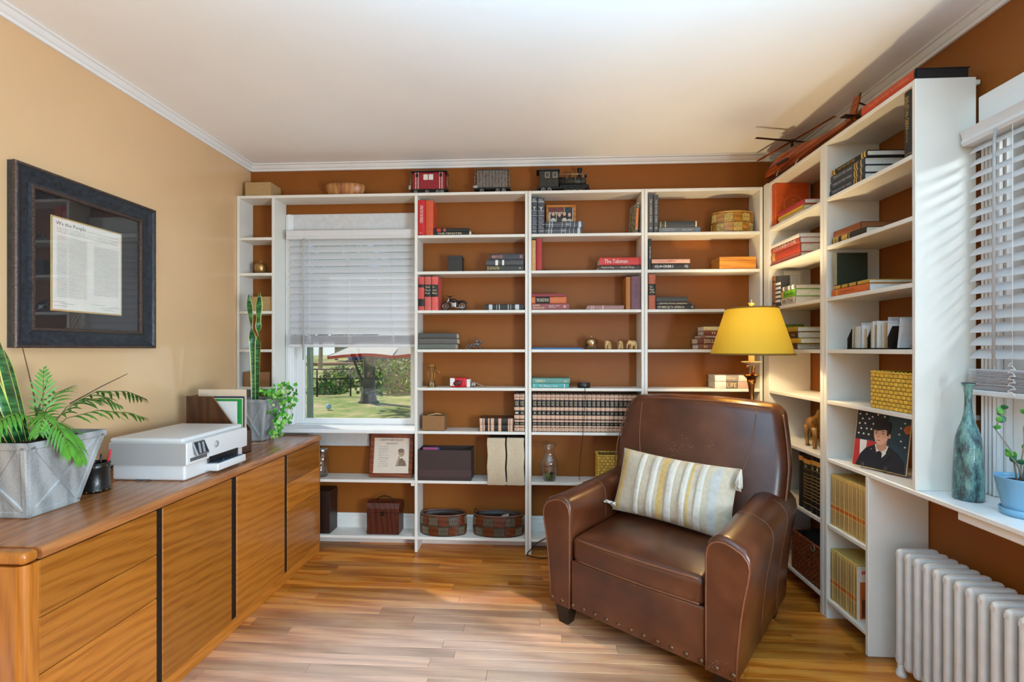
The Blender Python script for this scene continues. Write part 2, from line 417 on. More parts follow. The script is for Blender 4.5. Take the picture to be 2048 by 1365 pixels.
# ---------------------------------------------------------------- window_1 (back wall)
def window_back():
    w = thing('window_1', None, None); del w['label']; del w['category']; struct(w)
    for (a, b, c, d) in ((BWX0 - .045, BWX0 + .012, .816, BWZ1 + .1), (BWX1 - .012, BWX1 + .02, .816, BWZ1 + .1)):
        MB().box(a, b, YW - .022, YW - .001, c, d, .004).box(a + .014, b - .014, YW - .03, YW - .02, c, d, .004).build('casing', white2, w)
    MB().box(BWX0 + .013, BWX1 - .013, YW - .022, YW - .001, BWZ1 - .04, BWZ1 + .1, .003).build('head_casing', M('grey_trim', '#c9cacb', .45), w)
    # jamb lining of the opening
    MB().box(BWX0, BWX0 + .012, YW, YW + .12, BWZ0, BWZ1).box(BWX1 - .012, BWX1, YW, YW + .12, BWZ0, BWZ1).box(BWX0, BWX1, YW, YW + .12, BWZ1 - .012, BWZ1).box(BWX0, BWX1, YW, YW + .14, BWZ0, BWZ0 + .012).build('jamb', white2, w)
    gx0, gx1 = BWX0 + .012, BWX1 - .012; s = .06
    for nm, z0, z1, yy in (('lower_sash', BWZ0 + .012, 1.53, YW + .012), ('upper_sash', 1.5, BWZ1 - .012, YW + .055)):
        MB().box(gx0, gx0 + s, yy, yy + .03, z0, z1, .004).box(gx1 - s, gx1, yy, yy + .03, z0, z1, .004).box(gx0 + s, gx1 - s, yy, yy + .03, z0, z0 + .04, .004).box(gx0 + s, gx1 - s, yy, yy + .03, z1 - .035, z1, .004).build(nm, white2, w)
        MB().box(gx0 + s, gx1 - s, yy + .013, yy + .016, z0 + .04, z1 - .035).build('pane', GLASS('window_glass'), w)
    return w
window_back()
# sill board of window_1 and apron below
struct(MB().box(-1.7625, -.8035, YB - .012, YW - .001, .788, .815, .004).build('trim_4', white2))
struct(MB().box(-1.7625, -1.16, YW - .02, YW - .002, .672, .787, .003).build('trim_5', M('grey_trim2', '#b9b8b4', .45)))

# ---------------------------------------------------------------- window_2 (right wall)
def window_right():
    w = thing('window_2', None, None); del w['label']; del w['category']; struct(w)
    y1 = RWY1; y0 = RWY0
    for (a, b) in ((y1 - .004, y1 + .064), (y0 - .064, y0 + .004)):
        mm = MB().box(XR - .022, XR - .001, a, b, RWZ0 + .001, RWZ1 + .11, .004)
        for k in range(4): mm.box(XR - .03, XR - .021, a + .006 + k * .015, a + .016 + k * .015, RWZ0 + .001, RWZ1 - .02, .004)
        mm.build('casing', white2, w)
    MB().box(XR - .032, XR - .022, y0 - .064, y1 + .064, RWZ1 - .02, RWZ1 + .11, .004).build('head_casing', white2, w)
    MB().box(XR, XR + .12, y1 - .012, y1, RWZ0, RWZ1).box(XR, XR + .12, y0, y0 + .012, RWZ0, RWZ1).box(XR, XR + .12, y0, y1, RWZ1 - .012, RWZ1).box(XR, XR + .14, y0, y1, RWZ0, RWZ0 + .012).build('jamb', white2, w)
    s = .05; a, b = y0 + .012, y1 - .012
    for nm, z0, z1, xx in (('lower_sash', RWZ0 + .012, 1.53, XR + .02), ('upper_sash', 1.5, RWZ1 - .012, XR + .055)):
        mm = MB().box(xx, xx + .03, a, a + s, z0, z1, .004).box(xx, xx + .03, b - s, b, z0, z1, .004).box(xx, xx + .03, a + s, b - s, z0, z0 + .055, .004).box(xx, xx + .03, a + s, b - s, z1 - .035, z1, .004)
        mm.build(nm, white2, w)
        MB().box(xx + .013, xx + .016, a + s, b - s, z0 + .055, z1 - .035).build('pane', GLASS('window_glass'), w)
    return w
window_right()
# long sill board that the right bookcase stands on, with a stepped trim below
struct(MB().box(XF, XR - .001, .35, 2.405, .787, .806, .003).build('trim_6', white2))
struct(MB().box(XF + .014, XR - .001, .35, 1.70, .755, .7865, .003).build('trim_7', white2))

# ---------------------------------------------------------------- blinds
slatm = TRANSL('blind_slat', '#ececee', .62, .45)
raily = M('blind_rail', '#d2d2d3', .4, 0, .02)
cordm = M('blind_cord', '#e8e8e8', .7, 0, 0)
def blind(name, label, L, zt, zb, pitch, tilt, nstack, ladders, wand_u, slat_w=.05, stack_h=.055, wand_len=.6):
    """blind in local axes: u along X from 0 to L, front faces -Y"""
    b = thing(name, label, 'blind')
    pr = [(-.035, zt), (-.042, zt + .012), (-.036, zt + .026), (-.040, zt + .04), (-.046, zt + .055), (-.034, zt + .062), (.02, zt + .062), (.02, zt)]
    MB().prism(pr, -.012, L + .012, 'x').build('valance', raily, b)
    z = zt - .018; n = 0; sm = None
    c, s = math.cos(R(tilt)), math.sin(R(tilt))
    while z > zb + stack_h + pitch * .3:
        if sm is None:
            vs = []; K = 4
            for i in range(K + 1):
                q = -slat_w / 2 + slat_w * i / K; bow = .004 * (1 - (2 * q / slat_w) ** 2)
                for th in (0, .0025):
                    a = q; bb = bow + th
                    for u in (0, L): vs.append((u, a * c - bb * s, a * s + bb * c))
            fs = []
            for i in range(K):
                o = i * 4; p = o + 4
                fs += [(o, p, p + 1, o + 1), (o + 2, o + 3, p + 3, p + 2), (o, o + 2, p + 2, p), (o + 1, p + 1, p + 3, o + 3)]
            fs += [(0, 1, 3, 2), (K * 4, K * 4 + 2, K * 4 + 3, K * 4 + 1)]
            sm = MB().add(vs, fs).mesh('slat', slatm)
        place('slat', sm, b, (0, 0, z)); z -= pitch; n += 1
    # gathered slats and bottom rail
    flat = MB().box(0, L, -.025, .025, -.0013, .0013, .0005).mesh('slat', slatm)
    for k in range(nstack): place('slat', flat, b, (0, random.uniform(-.002, .002), zb + .024 + k * (stack_h - .024) / max(1, nstack)))
    MB().box(-.004, L + .004, -.027, .027, zb, zb + .02, .003).build('bottom_rail', raily, b)
    for u in ladders:
        mm = MB()
        mm.tube([(u, -.03, zt), (u, -.03, zb + stack_h)], .0011, 5).tube([(u, .03, zt), (u, .03, zb + stack_h)], .0011, 5)
        build_loops(mm, u, zb, stack_h)
        mm.build('ladder_cord', cordm, b)
    MB().tube([(wand_u, -.045, zt + .004), (wand_u, -.05, zt - .05), (wand_u - .004, -.048, zt - wand_len)], .0045, 8).build('wand', M('blind_wand', '#a9aaac', .35, 0, 0), b)
    return b
def build_loops(mm, u, zb, sh):
    pts = []
    for i in range(40):
        a = i / 39 * 5 * 2 * PI; pts.append((u + .013 * math.sin(a), -.033, zb + .008 + (sh + .012) * i / 39 + .004 * math.cos(2 * a)))
    mm.tube(pts, .0012, 4)
bl = blind('window_blind', 'white slatted blind half lowered over the back window', .88, 2.107, 1.364, .0472, 70, 17, (.146, .43, .73), .117, .05, .085, .83)
bl.location = (-1.70, YW - .062, 0)
rb = blind('window_blind', 'white slatted blind on the right-hand window above the radiator', 1.25, 2.118, 1.18, .0480, 42, 16, (.168, .62, 1.08), .125, .05, .10, .83)
rb.location = (XR - .062, 1.836, 0); rb.rotation_euler = (0, 0, -PI / 2)
# ---------------------------------------------------------------- bookcases (white painted boards)
def case(name, label, sides, shelves, y0, y1):
    """sides: (x0, x1, z0, z1); shelves: (x0, x1, ztop)"""
    c = thing(name, label, 'bookcase')
    for (a, b, z0, z1) in sides: MB().box(a, b, y0, y1, z0, z1, .002).build('side_panel', white, c)
    for (a, b, z) in shelves: MB().box(a, b, y0 + .001, y1, z - TB, z, .002).build('shelf', white, c)
    return c
D1 = YW - .003
def upr(a, b): return (a, b, 0, SZ[1] - .0)
def case_back(label, a, b, c, d, ss):
    o = case('bookcase', label, [upr(a, b), upr(c, d)], [(b + .0003, c - .0003, SZ[i]) for i in ss], YB, D1)
    return o
BX = dict(W=(-2.0235, -2.006, -1.780, -1.7635), A=(-.803, -.784, -.0685, -.050), B=(-.0475, -.027, .6865, .705), C=(.7068, .7265, 1.436, 1.4545))
case_back('narrow white bookcase in the left corner beside the window', *BX['W'], range(1, 10))
case_back('white bookcase just right of the window, burlap binders on a lower shelf', *BX['A'], range(1, 10))
case_back('white bookcase holding the long row of encyclopedias', *BX['B'], range(1, 10))
case_back('white bookcase behind the yellow lampshade', *BX['C'], range(1, 10))
c = thing('shelf_unit', 'white boards above and below the back window, framed verse and chest on them', 'shelf')
for z in (SZ[1], SZ[8], SZ[9]): MB().box(-1.763, -.8035, YB + .001, D1, z - TB, z, .002).build('shelf', white, c)
# right-hand units; they run along Y, front plane XF
X1 = XR - .003
def rcase(label, sides, shelves):
    c = thing('bookcase', label, 'bookcase')
    for (a, b, z0, z1, xb) in sides: MB().box(XF, xb, a, b, z0, z1, .002).build('side_panel', white, c)
    for (a, b, z) in shelves: MB().box(XF + .001, X1, a, b, z - TB, z, .002).build('shelf', white, c)
    return c
r1 = rcase('white bookcase of the right wall in the back corner beside the lamp', [(2.985, 3.004, 0, SZ[1], X1), (2.436, 2.462, 0, SZ[1], X1), (3.006, YB - .002, 0, SZ[1] + .006, XF + .02)], [(2.4623, 2.9847, SZ[i]) for i in range(1, 10)])
r2 = rcase('white bookcase next to the right-hand window, airman portrait on it', [(2.406, 2.434, 0, SZ[1], X1), (1.861, 1.8785, .8065, SZ[1], 1.68), (2.115, 2.134, 0, .7865, X1)],
           [(1.8788, 2.4057, SZ[i]) for i in range(1, 7)] + [(2.1343, 2.4057, SZ[i]) for i in (8, 9)])
for (a, b, cc, d) in BX.values(): pass
# little wooden cleat that carries the middle shelf board in the window bay
MB().box(-.83, -.8036, YB + .01, YB + .03, SZ[8] - TB - .02, SZ[8] - TB - .0005).build('cleat', white, c)

# ---------------------------------------------------------------- credenza
oak = WOOD('oak_front', '#8a4c14', '#a2601c', '#b06c26', .30, 1, .9, 13.0, True, .15)
oakt = WOOD('oak_top', '#86502a', '#9e6236', '#ae7242', .24, 1, .9, 10.0, False, .25)
oake = WOOD('oak_end', '#84460f', '#a05c1a', '#b06a24', .32, 2, 1.0, 10.0, False, .15)
blk = M('black_gap', '#0c0806', .5, 0, 0)
XFc, YA, YE, ZT = -1.437, 1.232, 3.044, .775
cr = thing('credenza', 'long orange oak credenza with drawers and doors along the tan wall', 'credenza')
MB().box(XL + .03, XFc - .03, YA + .046, YE - .005, .004, .735).build('carcass', blk, cr)
# top with a rounded front edge, and the rounded lip of the near end
def edge_prof(x0, x1, z0, z1, r):
    P = [(x0, z0), (x0, z1)]
    for i in range(7): a = R(90 - 15 * i); P.append((x1 - r + r * math.cos(a), z1 - r + r * math.sin(a)))
    for i in range(1, 4): a = R(-30 * i); P.append((x1 - r * .5 + r * .5 * math.cos(a), z0 + r * .5 + r * .5 * math.sin(a)))
    return P
MB().prism(edge_prof(XL + .005, XFc + .006, .740, ZT, .018), YA + .049, YE, 'y').build('top', oakt, cr)
me = MB().rbox(((XL + XFc) / 2 + .005, YA + .022, .7575), (XFc - XL - .002, .046, .035), .014)
me.build('end_lip', oake, cr)
def vpost(x0, x1, y0, y1, r):
    P = [(x0, y1), (x0, y0)]
    for i in range(7): a = R(-90 + 15 * i); P.append((x1 - r + r * math.cos(a), y0 + r + r * math.sin(a)))
    return P + [(x1, y1)]
MB().prism(vpost(XL + .01, XFc, YA, YA + .045, .026), 0, .737, 'z').build('end_panel', oake, cr, label='near end panel with a rounded front corner')
MB().box(XL + .03, XFc - .002, YE - .018, YE - .001, 0, .737, .002).build('end_panel', oake, cr, label='far end panel')
MB().box(XFc - .03, XFc - .004, YA + .047, YE - .019, 0, .058, .002).build('plinth', oak, cr)
def front(nm, ya, yb, z0, z1, lab=None):
    o = MB().box(XFc - .0225, XFc, -(yb - ya) / 2, (yb - ya) / 2, -(z1 - z0) / 2, (z1 - z0) / 2, .0025).build(nm, oak, cr, (0, (ya + yb) / 2, (z0 + z1) / 2), label=lab)
for (ya, yb) in ((1.2785, 1.698), (2.6285, 3.024)):
    for (z0, z1) in ((.5695, .7365), (.4035, .5675), (.061, .4015)): front('drawer', ya, yb, z0, z1)
for (ya, yb) in ((1.7246, 2.1345), (2.170, 2.600)): front('door', ya, yb, .061, .7365)
for (ga, gb, gz) in ((1.699, 1.7236, .062), (2.1355, 2.169, .062), (2.601, 2.6275, .062)): MB().box(XFc - .028, XFc - .003, ga, gb, gz, .736).build('gap_shade_strip', blk, cr)  # black strips filling the front gaps; recess shade put into their colour
for yy in (1.711, 2.152, 2.614): MB().tube([(XFc - .0030, yy, .66), (XFc - .0015, yy, .66)], .004, 8).build('lock', M('dark_metal', '#2a2522', .4, .8, 0), cr)
for k in range(26):   # pale scratches on the second front
    pass

# ---------------------------------------------------------------- framed document on the left wall
def wall_frame():
    y0, y1, z0, z1 = 1.683, 2.345, 1.356, 2.078; xb = XL + .001
    f = thing('framed_document', 'large dark distressed frame holding a copy of the Constitution on tan wall', 'picture', (0, 0, 0))
    fm = M('distressed_frame', '#23282f', .32, 0, .55, 55, .4, 90); rim = M('worn_copper_edge', '#4a3a32', .45, .2, .6, 120, .5, 150)
    w = .083
    def side(nm, mat, prof):   # mitred frame: prof = list of (inset, x)
        vs = []; fs = []; n = len(prof)
        for (i, x) in prof:
            for (yy, zz) in ((y0 + i, z0 + i), (y1 - i, z0 + i), (y1 - i, z1 - i), (y0 + i, z1 - i)): vs.append((x, yy, zz))
        for k in range(n - 1):
            for q in range(4):
                r = (q + 1) % 4; fs.append((k * 4 + q, k * 4 + r, (k + 1) * 4 + r, (k + 1) * 4 + q))
        MB().add(vs, fs).build(nm, mat, f)
    side('frame', fm, [(0, xb), (0, xb + .030), (.008, xb + .036), (.0081, xb + .034), (.018, xb + .027), (.035, xb + .019), (.06, xb + .017), (.072, xb + .021), (.0721, xb + .002)])
    side('outer_edge', rim, [(-.001, xb + .022), (-.001, xb + .033), (.004, xb + .0365), (.009, xb + .0368), (.0095, xb + .034)])
    side('inner_edge', rim, [(.070, xb + .0205), (.072, xb + .024), (.080, xb + .024), (.083, xb + .018), (.083, xb + .004)])
    MB().box(xb, xb + .004, y0 + .06, y1 - .06, z0 + .06, z1 - .06).build('mat_board', M('navy_mat', '#14171d', .6), f)
    dy0, dy1, dz0, dz1 = 1.838, 2.172, 1.512, 1.913
    MB().box(xb + .0042, xb + .007, dy0, dy1, dz0, dz1, .001).build('gilt_fillet', M('gilt', '#d8b878', .35, .4, .1), f)
    MB().box(xb + .0072, xb + .0078, dy0 + .007, dy1 - .007, dz0 + .007, dz1 - .007).build('document', M('document_paper', '#e9e4d8', .8, 0, .04, 12), f)
    ink = M('document_ink', '#1c1916', .9, 0, 0); xx = xb + .0082
    H = dz1 - dz0; cy = (dy0 + dy1) / 2
    T = lambda s, y, z, w_, h_, nm='lettering': text(s, ink, f, (xx, y, z), (0, 1, 0), (0, 0, 1), w_, h_, nm)
    T('We the People', dy0 + .085, dz1 - .030, .13, .020, 'heading')
    L = ["of the United States, in Order to form a more perfect Union, establish Justice,", "insure domestic Tranquility, provide for the common defence, promote the general",
         "Welfare, and secure the Blessings of Liberty to ourselves and our Posterity, do", "ordain and establish this Constitution for the United States of America."]
    T(L[0], dy0 + .235, dz1 - .034, .155, .005)
    for i, s in enumerate(L[1:]): T(s, cy, dz1 - .047 - .008 * i, .29, .0045)
    body = ["All legislative Powers herein granted shall be vested in a Congress", "of the United States, which shall consist of a Senate and House", "of Representatives. The House of Representatives shall be", "composed of Members chosen every second Year by the People",
            "of the several States, and the Electors in each State shall have", "the Qualifications requisite for Electors of the most numerous", "Branch of the State Legislature. No Person shall be a"]
    for i in range(38):
        z = dz1 - .083 - .0069 * i
        T(body[i % 7], dy0 + .09, z, .132, .0045)
        if i < 33: T(body[(i + 3) % 7], dy1 - .083, z - .01, .125, .0045)
    for k, (yy, zz, ww) in enumerate(((1.87, 1.552, .05), (1.905, 1.545, .06), (1.88, 1.535, .055), (2.05, 1.553, .07), (2.09, 1.541, .06), (2.13, 1.548, .05), (2.10, 1.532, .06))):
        T("done in Convention by the unanimous", yy, zz, ww, .005)
    MB().box(xb + .0125, xb + .0145, y0 + .075, y1 - .075, z0 + .075, z1 - .075).build('glass', GLASS('picture_glass', (1, 1, 1), .06), f)
wall_frame()

# ---------------------------------------------------------------- radiator
def radiator():
    rm = M('radiator_paint', '#cfcdca', .42, 0, .05, 20, .25, 40)
    r = thing('radiator', 'white cast iron radiator of many fins below the right-hand sill', 'radiator')
    zt, x0, x1 = .523, 1.492, 1.655
    mm = MB(); w = .0265
    for (a, b) in ((x0, x0 + .034), (x0 + .064, x0 + .098), (x1 - .034, x1)):
        mm.rbox(((a + b) / 2, 0, zt / 2 + .022), (b - a, w, zt - .046), .0135, None, 3, 1)
    def rr(xa, xb, za, zb, c):
        return [(xa + c, za), (xb - c, za), (xb, za + c), (xb, zb - c), (xb - c, zb), (xa + c, zb), (xa, zb - c), (xa, za + c)]
    for (za, zb) in ((zt - .045, zt), (.045, .10)):
        mm.prism([(p[0], p[1]) for p in rr(x0, x1, za, zb, .016)], -w / 2 + .006, w / 2 - .006, 'y')
        mm.rbox(((x0 + x1) / 2, 0, (za + zb) / 2), (x1 - x0 - .0004, w - .0008, zb - za - .0004), .0134, None, 3, 1)
    mm.tube([(x0 + .081, -.0223, zt - .036), (x0 + .081, .0223, zt - .036)], .015, 12).tube([(x0 + .081, -.0223, .085), (x0 + .081, .0223, .085)], .015, 12)
    me = mm.mesh('fin', rm)
    fm = MB().lathe([(.021, 0), (.019, .012), (.0125, .03), (.013, .075)], 12).mesh('foot', rm)
    for k in range(18):
        y = 2.0 - .0446 * k; place('fin', me, r, (0, y, 0))
        if k in (0, 17):
            for xx in (x0 + .017, x1 - .017): place('foot', fm, r, (xx, y, 0))
    return r
radiator()
# ---------------------------------------------------------------- books
page = M('page_block', '#d9cfb8', .85, 0, .1, 60, .2, 300)
pagew = M('page_block_white', '#e2ded4', .85, 0, .06, 60, .2, 300)
gold = M('gold_print', '#c9a659', .4, .3, 0); whitei = M('white_print', '#e6e4de', .6, 0, 0); redi = M('red_print', '#c22a24', .5, 0, 0); blacki = M('black_print', '#141210', .5, 0, 0)
silv = M('silver_print', '#b9bbbd', .4, .3, 0); pinki = M('pink_print', '#d48f86', .5, 0, 0); yeli = M('yellow_print', '#e0c02c', .5, 0, 0)
creamp = M('cream_print', '#d8c6a0', .6, 0, 0); tanp = M('tan_print', '#cba58a', .55, 0, .1, 200)
def spine_arc(t, n=6, off=0.0, bul=None):
    bul = min(.16 * t, .006) if bul is None else bul
    return [(t / 2 - (t / 2 + off) * math.cos(PI * i / n), bul * (1 - math.sin(PI * i / n)) - off) for i in range(n + 1)]
def book(name, label, t, h, d, mat, deco=(), words=(), pages=None, group=None, cat='book', bul=None):
    """local: x 0..t thickness, z 0..h height, spine at y 0, depth d.  deco: (z0, z1, material); words: (string, zcentre, length, height, mat, 'v'|'h')"""
    c = min(.0028, t * .2); A = spine_arc(t, 6, 0, bul); q = A[0][1]
    out = [(0, d)] + A + [(t, d), (t - c, d), (t - c, q + c)] + [(x, y + c) for (x, y) in spine_arc(t - 2 * c, 4, 0, bul)[::-1]][1:-1]
    inn = [(c + x, y + c) for (x, y) in spine_arc(t - 2 * c, 4, 0, bul)][::-1]
    out = [(0, d)] + A + [(t, d), (t - c, d)] + inn + [(c, d)]
    o = MB().prism(out, 0, h, 'z').build(name, mat)
    tag(o, label, cat, group)
    MB().box(c, t - c, q + c + .001, d - .004, .0035, h - .0035).build('page_block', pages or page, o)
    for (z0, z1, m2) in deco:
        a1 = spine_arc(t, 6, .0003, bul); a0 = spine_arc(t, 6, -.0004, bul)
        MB().prism(a1 + a0[::-1], z0, z1, 'z').build('spine_band', m2, o)
    for (s, z, L, hh, m2, k) in words:
        if k == 'v': text(s, m2, o, (t / 2, -.0011, z), (0, 0, -1), (1, 0, 0), L, hh)
        else: text(s, m2, o, (t / 2, -.0011, z), (1, 0, 0), (0, 0, 1), L, hh)
    return o
UP = (0, 0, 0); LAY = (0, -PI / 2, 0); RUP = (0, 0, -PI / 2)
RLAY = (Matrix.Rotation(-PI / 2, 3, 'Z') @ Matrix.Rotation(-PI / 2, 3, 'Y')).to_euler()
FB = YB + .010     # spines of books on the back wall
def put(o, loc, rot): o.location = loc; o.rotation_euler = rot; return o
def bx(px, Y=FB): return onY(px, HZ, Y).x
def ry(px, X=XF + .010): return onX(px, HZ, X).y
def hgt(px, dy, Y=FB): return dy / F * (Y / ray(px).y)
def hgr(px, dy, X=XF + .010): return dy / F * (X / ray(px).x)
EPS = .0006
def clampx(x0, x1):
    m_ = (x0 + x1) / 2
    for (a, b, c, d) in BX.values():
        if b < m_ < c: return max(x0, b + .0008), min(x1, c - .0008)
    return x0, x1
def clampy(y0, y1):
    lo, hi = (2.4625, 2.9845) if (y0 + y1) / 2 > 2.45 else (1.879, 2.4055)
    return max(y0, lo + .0008), min(y1, hi - .0008)
WORDS = 'zero one two three four five six seven eight nine ten eleven twelve thirteen fourteen fifteen sixteen seventeen eighteen nineteen twenty'.split()
def inwords(n): n = int(n); return WORDS[n] if n <= 20 else 'twenty-' + WORDS[n - 20]
def stand(s, p0, p1, dy, label, mat, deco=(), words=(), d=.14, Y=FB, group=None, name='book', lean=0, pages=None, bul=None, cat='book'):
    """upright on back shelf s between pixel columns p0, p1, dy pixels tall; deco/words positions are fractions of the height"""
    x0, x1 = clampx(bx(p0, Y), bx(p1, Y)); h = hgt((p0 + p1) / 2, dy, Y); t = x1 - x0 - EPS
    h = min(h, SZ[s - 1] - SZ[s] - TB - .003)
    o = book(name, label, t, h, d, mat, [(a * h, b * h, m2) for (a, b, m2) in deco], [(w, z * h, L * h if k == 'v' else L * t, hh * t if k == 'v' else hh * h, m2, k) for (w, z, L, hh, m2, k) in words], pages, group, cat, bul)
    rot = (0, R(lean), 0)
    return put(o, (x0, Y, SZ[s] + EPS), rot)
def stack(s, items, d=.14, Y=FB):
    """lying books bottom-up on back shelf s: (p0, p1, dy, label, mat, deco, words, pages)"""
    z = SZ[s] + EPS; res = []
    for it in items:
        p0, p1, dy, label, mat = it[:5]; deco = it[5] if len(it) > 5 else (); words = it[6] if len(it) > 6 else (); pg = it[7] if len(it) > 7 else None
        x0, x1 = clampx(bx(p0, Y), bx(p1, Y)); h = x1 - x0; t = hgt((p0 + p1) / 2, dy, Y) - EPS
        o = book('book', label, t, h, d, mat, [((1 - b) * h, (1 - a) * h, m2) for (a, b, m2) in deco], [(w, (1 - z_) * h, L * h if k == 'v' else L * t, hh * t if k == 'v' else hh * h, m2, k) for (w, z_, L, hh, m2, k) in words], pg)
        put(o, (x1, Y, z), LAY); z += t + EPS; res.append(o)
    return res
def rstack(s, items, d=.16, X=XF + .012, px_ref=None):
    z = SZ[s] + EPS; res = []
    for it in items:
        p0, p1, dy, label, mat = it[:5]; deco = it[5] if len(it) > 5 else (); words = it[6] if len(it) > 6 else (); pg = it[7] if len(it) > 7 else None; dd = it[8] if len(it) > 8 else d
        y0, y1 = clampy(ry(p1, X), ry(p0, X)); h = y1 - y0; t = hgr((p0 + p1) / 2, dy, X) - EPS
        o = book('book', label, t, h, dd, mat, [((1 - b) * h, (1 - a) * h, m2) for (a, b, m2) in deco], [(w, (1 - z_) * h, L * h if k == 'v' else L * t, hh * t if k == 'v' else hh * h, m2, k) for (w, z_, L, hh, m2, k) in words], pg)
        put(o, (X, y0, z), RLAY); z += t + EPS; res.append(o)
    return res
def rstand(s, p0, p1, dy, label, mat, deco=(), words=(), d=.16, X=XF + .012, name='book', group=None, lean=0, pages=None, bul=None, cat='book'):
    y0, y1 = clampy(ry(p1, X), ry(p0, X)); h = min(hgr((p0 + p1) / 2, dy, X), SZ[s - 1] - SZ[s] - TB - .003); t = y1 - y0 - EPS
    o = book(name, label, t, h, d, mat, [(a * h, b * h, m2) for (a, b, m2) in deco], [(w, z * h, L * h if k == 'v' else L * t, hh * t if k == 'v' else hh * h, m2, k) for (w, z, L, hh, m2, k) in words], pages, group, cat, bul)
    return put(o, (X, y1, SZ[s] + EPS), (0, 0, -PI / 2 + R(lean)))
# ----- bookcase right of the window
stand(2, 835.8, 850.2, 71, 'bright red book titled STRICTLY BUSINESS standing on the top bay beside the window', C('c01820'), [(0, .055, C('a01018'))], [('STRICTLY BUSINESS', .60, .50, .42, whitei, 'v'), ('k', .07, .5, .05, pinki, 'h')])
stand(2, 850.6, 866.5, 70, 'orange-red cloth book leaning next to the red STRICTLY BUSINESS book', C('c8502c', .6), [], [], .15)
stack(2, [(867, 945, 7, 'black book with pale title lying below another beside the red books', C('20201e'), [(.92, .97, creamp)], [('THE MINISTER', .42, .62, .5, creamp, 'v')]),
          (867, 939, 7, 'black book with two red spine labels lying on a black book', C('1c1e1c'), [(.10, .20, redi), (.28, .34, M('dull_red', '#a8564a', .6))])])
stack(3, [(973, 1047.5, 11.5, 'dark grey book with gold title at the bottom of a three-book pile', C('3a3a38'), [(.03, .04, gold)], [('CASUALTIES', .2, .30, .5, gold, 'v'), ('o', .9, .06, .4, silv, 'v')]),
          (972, 1047.5, 11, 'grey book with two white labels between two dark books', C('4a4a4c'), [(.25, .32, whitei), (.43, .48, whitei)]),
          (980, 1047.5, 12, 'charcoal book with pink and white lettering on top of the pile', C('3e3f44'), [(.02, .05, blacki)], [('MARIO PUZO', .22, .34, .5, pinki, 'v'), ('II', .92, .06, .5, pinki, 'v')])])
for i, (a, b, lab, w) in enumerate(((836.3, 848.3, 'coral red volume with two plain black bands standing by the upright', ''), (848.9, 862.2, 'coral red volume titled Their Finest Hour', 'Their\nFinest\nHour'), (862.8, 876, 'coral red volume titled The Grand Alliance', 'The\nGrand\nAlliance'))):
    col = C(['bf4a44', 'bd5a4e', 'd05a52'][i]); stand(4, a, b, 67.5, lab, col, [(.68, .77, blacki), (.12, .34, blacki)] if i == 0 else [(.40, .76, blacki)], [(w, .6, .8, .24, creamp, 'h')] if w else [])
stack(4, [(970, 1047.5, 11.5, 'thick black volume with silver medallions lying alone on its shelf', C('2a2a28'), [(.10, .19, silv), (.78, .88, silv), (.30, .31, silv), (.66, .67, silv), (.36, .38, silv), (.59, .61, silv)])])
stack(5, [(836, 911, 10.8, 'grey-green book lying at the bottom of three old books', C('5e625a'), [], [], page), (836.5, 914, 11, 'middle grey book of three old books lying by the upright', C('5a5854'), [], [], page), (837, 913, 10.6, 'dark grey book on top of three old books', C('4a4846'), [], [], page)], .13)
# encyclopedias
enc = C('4a2a20', .45); encb = M('enc_black', '#16130f', .45, 0, 0)
def enc_deco():
    D = []
    for (a, b) in ((.02, .10), (.12, .16), (.26, .30), (.34, .43), (.56, .64), (.84, .885), (.90, .97)): D.append((a, b, tanp))
    D += [(.44, .54, encb), (.17, .25, encb), (.66, .82, encb)]
    return D
def enc_words(n): return [(n, .49, .55, .04, creamp, 'h'), ('WORLD\nWORLD', .74, .7, .10, creamp, 'h'), ('AB-CD', .21, .7, .03, creamp, 'h'), ('*', .06, .5, .04, encb, 'h'), ('*', .93, .5, .04, encb, 'h')]
encs = {}
def encyc(num, p0, p1, s, case_):
    stand(s, p0, p1, 76.5, 'brown and black encyclopedia volume standing in the row, spine numbered ' + inwords(num), enc, enc_deco(), enc_words(num), .145, group='encyclopedia volumes')
encyc('1', 1028.3, 1038.8, 7, 0); encyc('2', 1039, 1049.4, 7, 0)
stack(7, [(958.5, 1027, 13, 'brown and black encyclopedia volume lying flat on the shelf under its twin', enc, [(a, b, m2) for (a, b, m2) in enc_deco()], [], page), (958, 1027.5, 13, 'brown and black encyclopedia volume lying flat on top of its twin', enc, enc_deco(), [], page)], .145)
# ----- encyclopedia bookcase
rd = C('43464d', .5)
def rd_deco(): return [(.87, .885, silv), (.63, .64, silv), (.50, .51, silv), (.36, .365, silv), (.26, .265, silv), (.15, .155, silv)]
def rd_words(): return [('SELECT\nEDITIONS', .92, .7, .06, whitei, 'h'), ('Y', .70, .55, .09, whitei, 'h'), ('On The\nStreet', .57, .6, .06, silv, 'h'), ('Lake\nHouse', .43, .6, .06, silv, 'h'), ('Hidden\nTrails', .31, .6, .05, silv, 'h'), ('Far\nShore', .2, .6, .05, silv, 'h'), ('1996', .08, .65, .04, whitei, 'h')]
stand(2, 1061.8, 1074.6, 74, 'slate grey select-editions volume nearest the upright, standing', rd, rd_deco(), rd_words())
stand(2, 1075.4, 1089, 73, 'second slate grey select-editions volume, standing beside a framed photo', rd, rd_deco(), rd_words())
def ld(): return [(.10, .12, silv), (.17, .19, silv), (.44, .45, silv), (.55, .56, silv), (.66, .67, silv), (.77, .78, silv), (.88, .95, silv)]
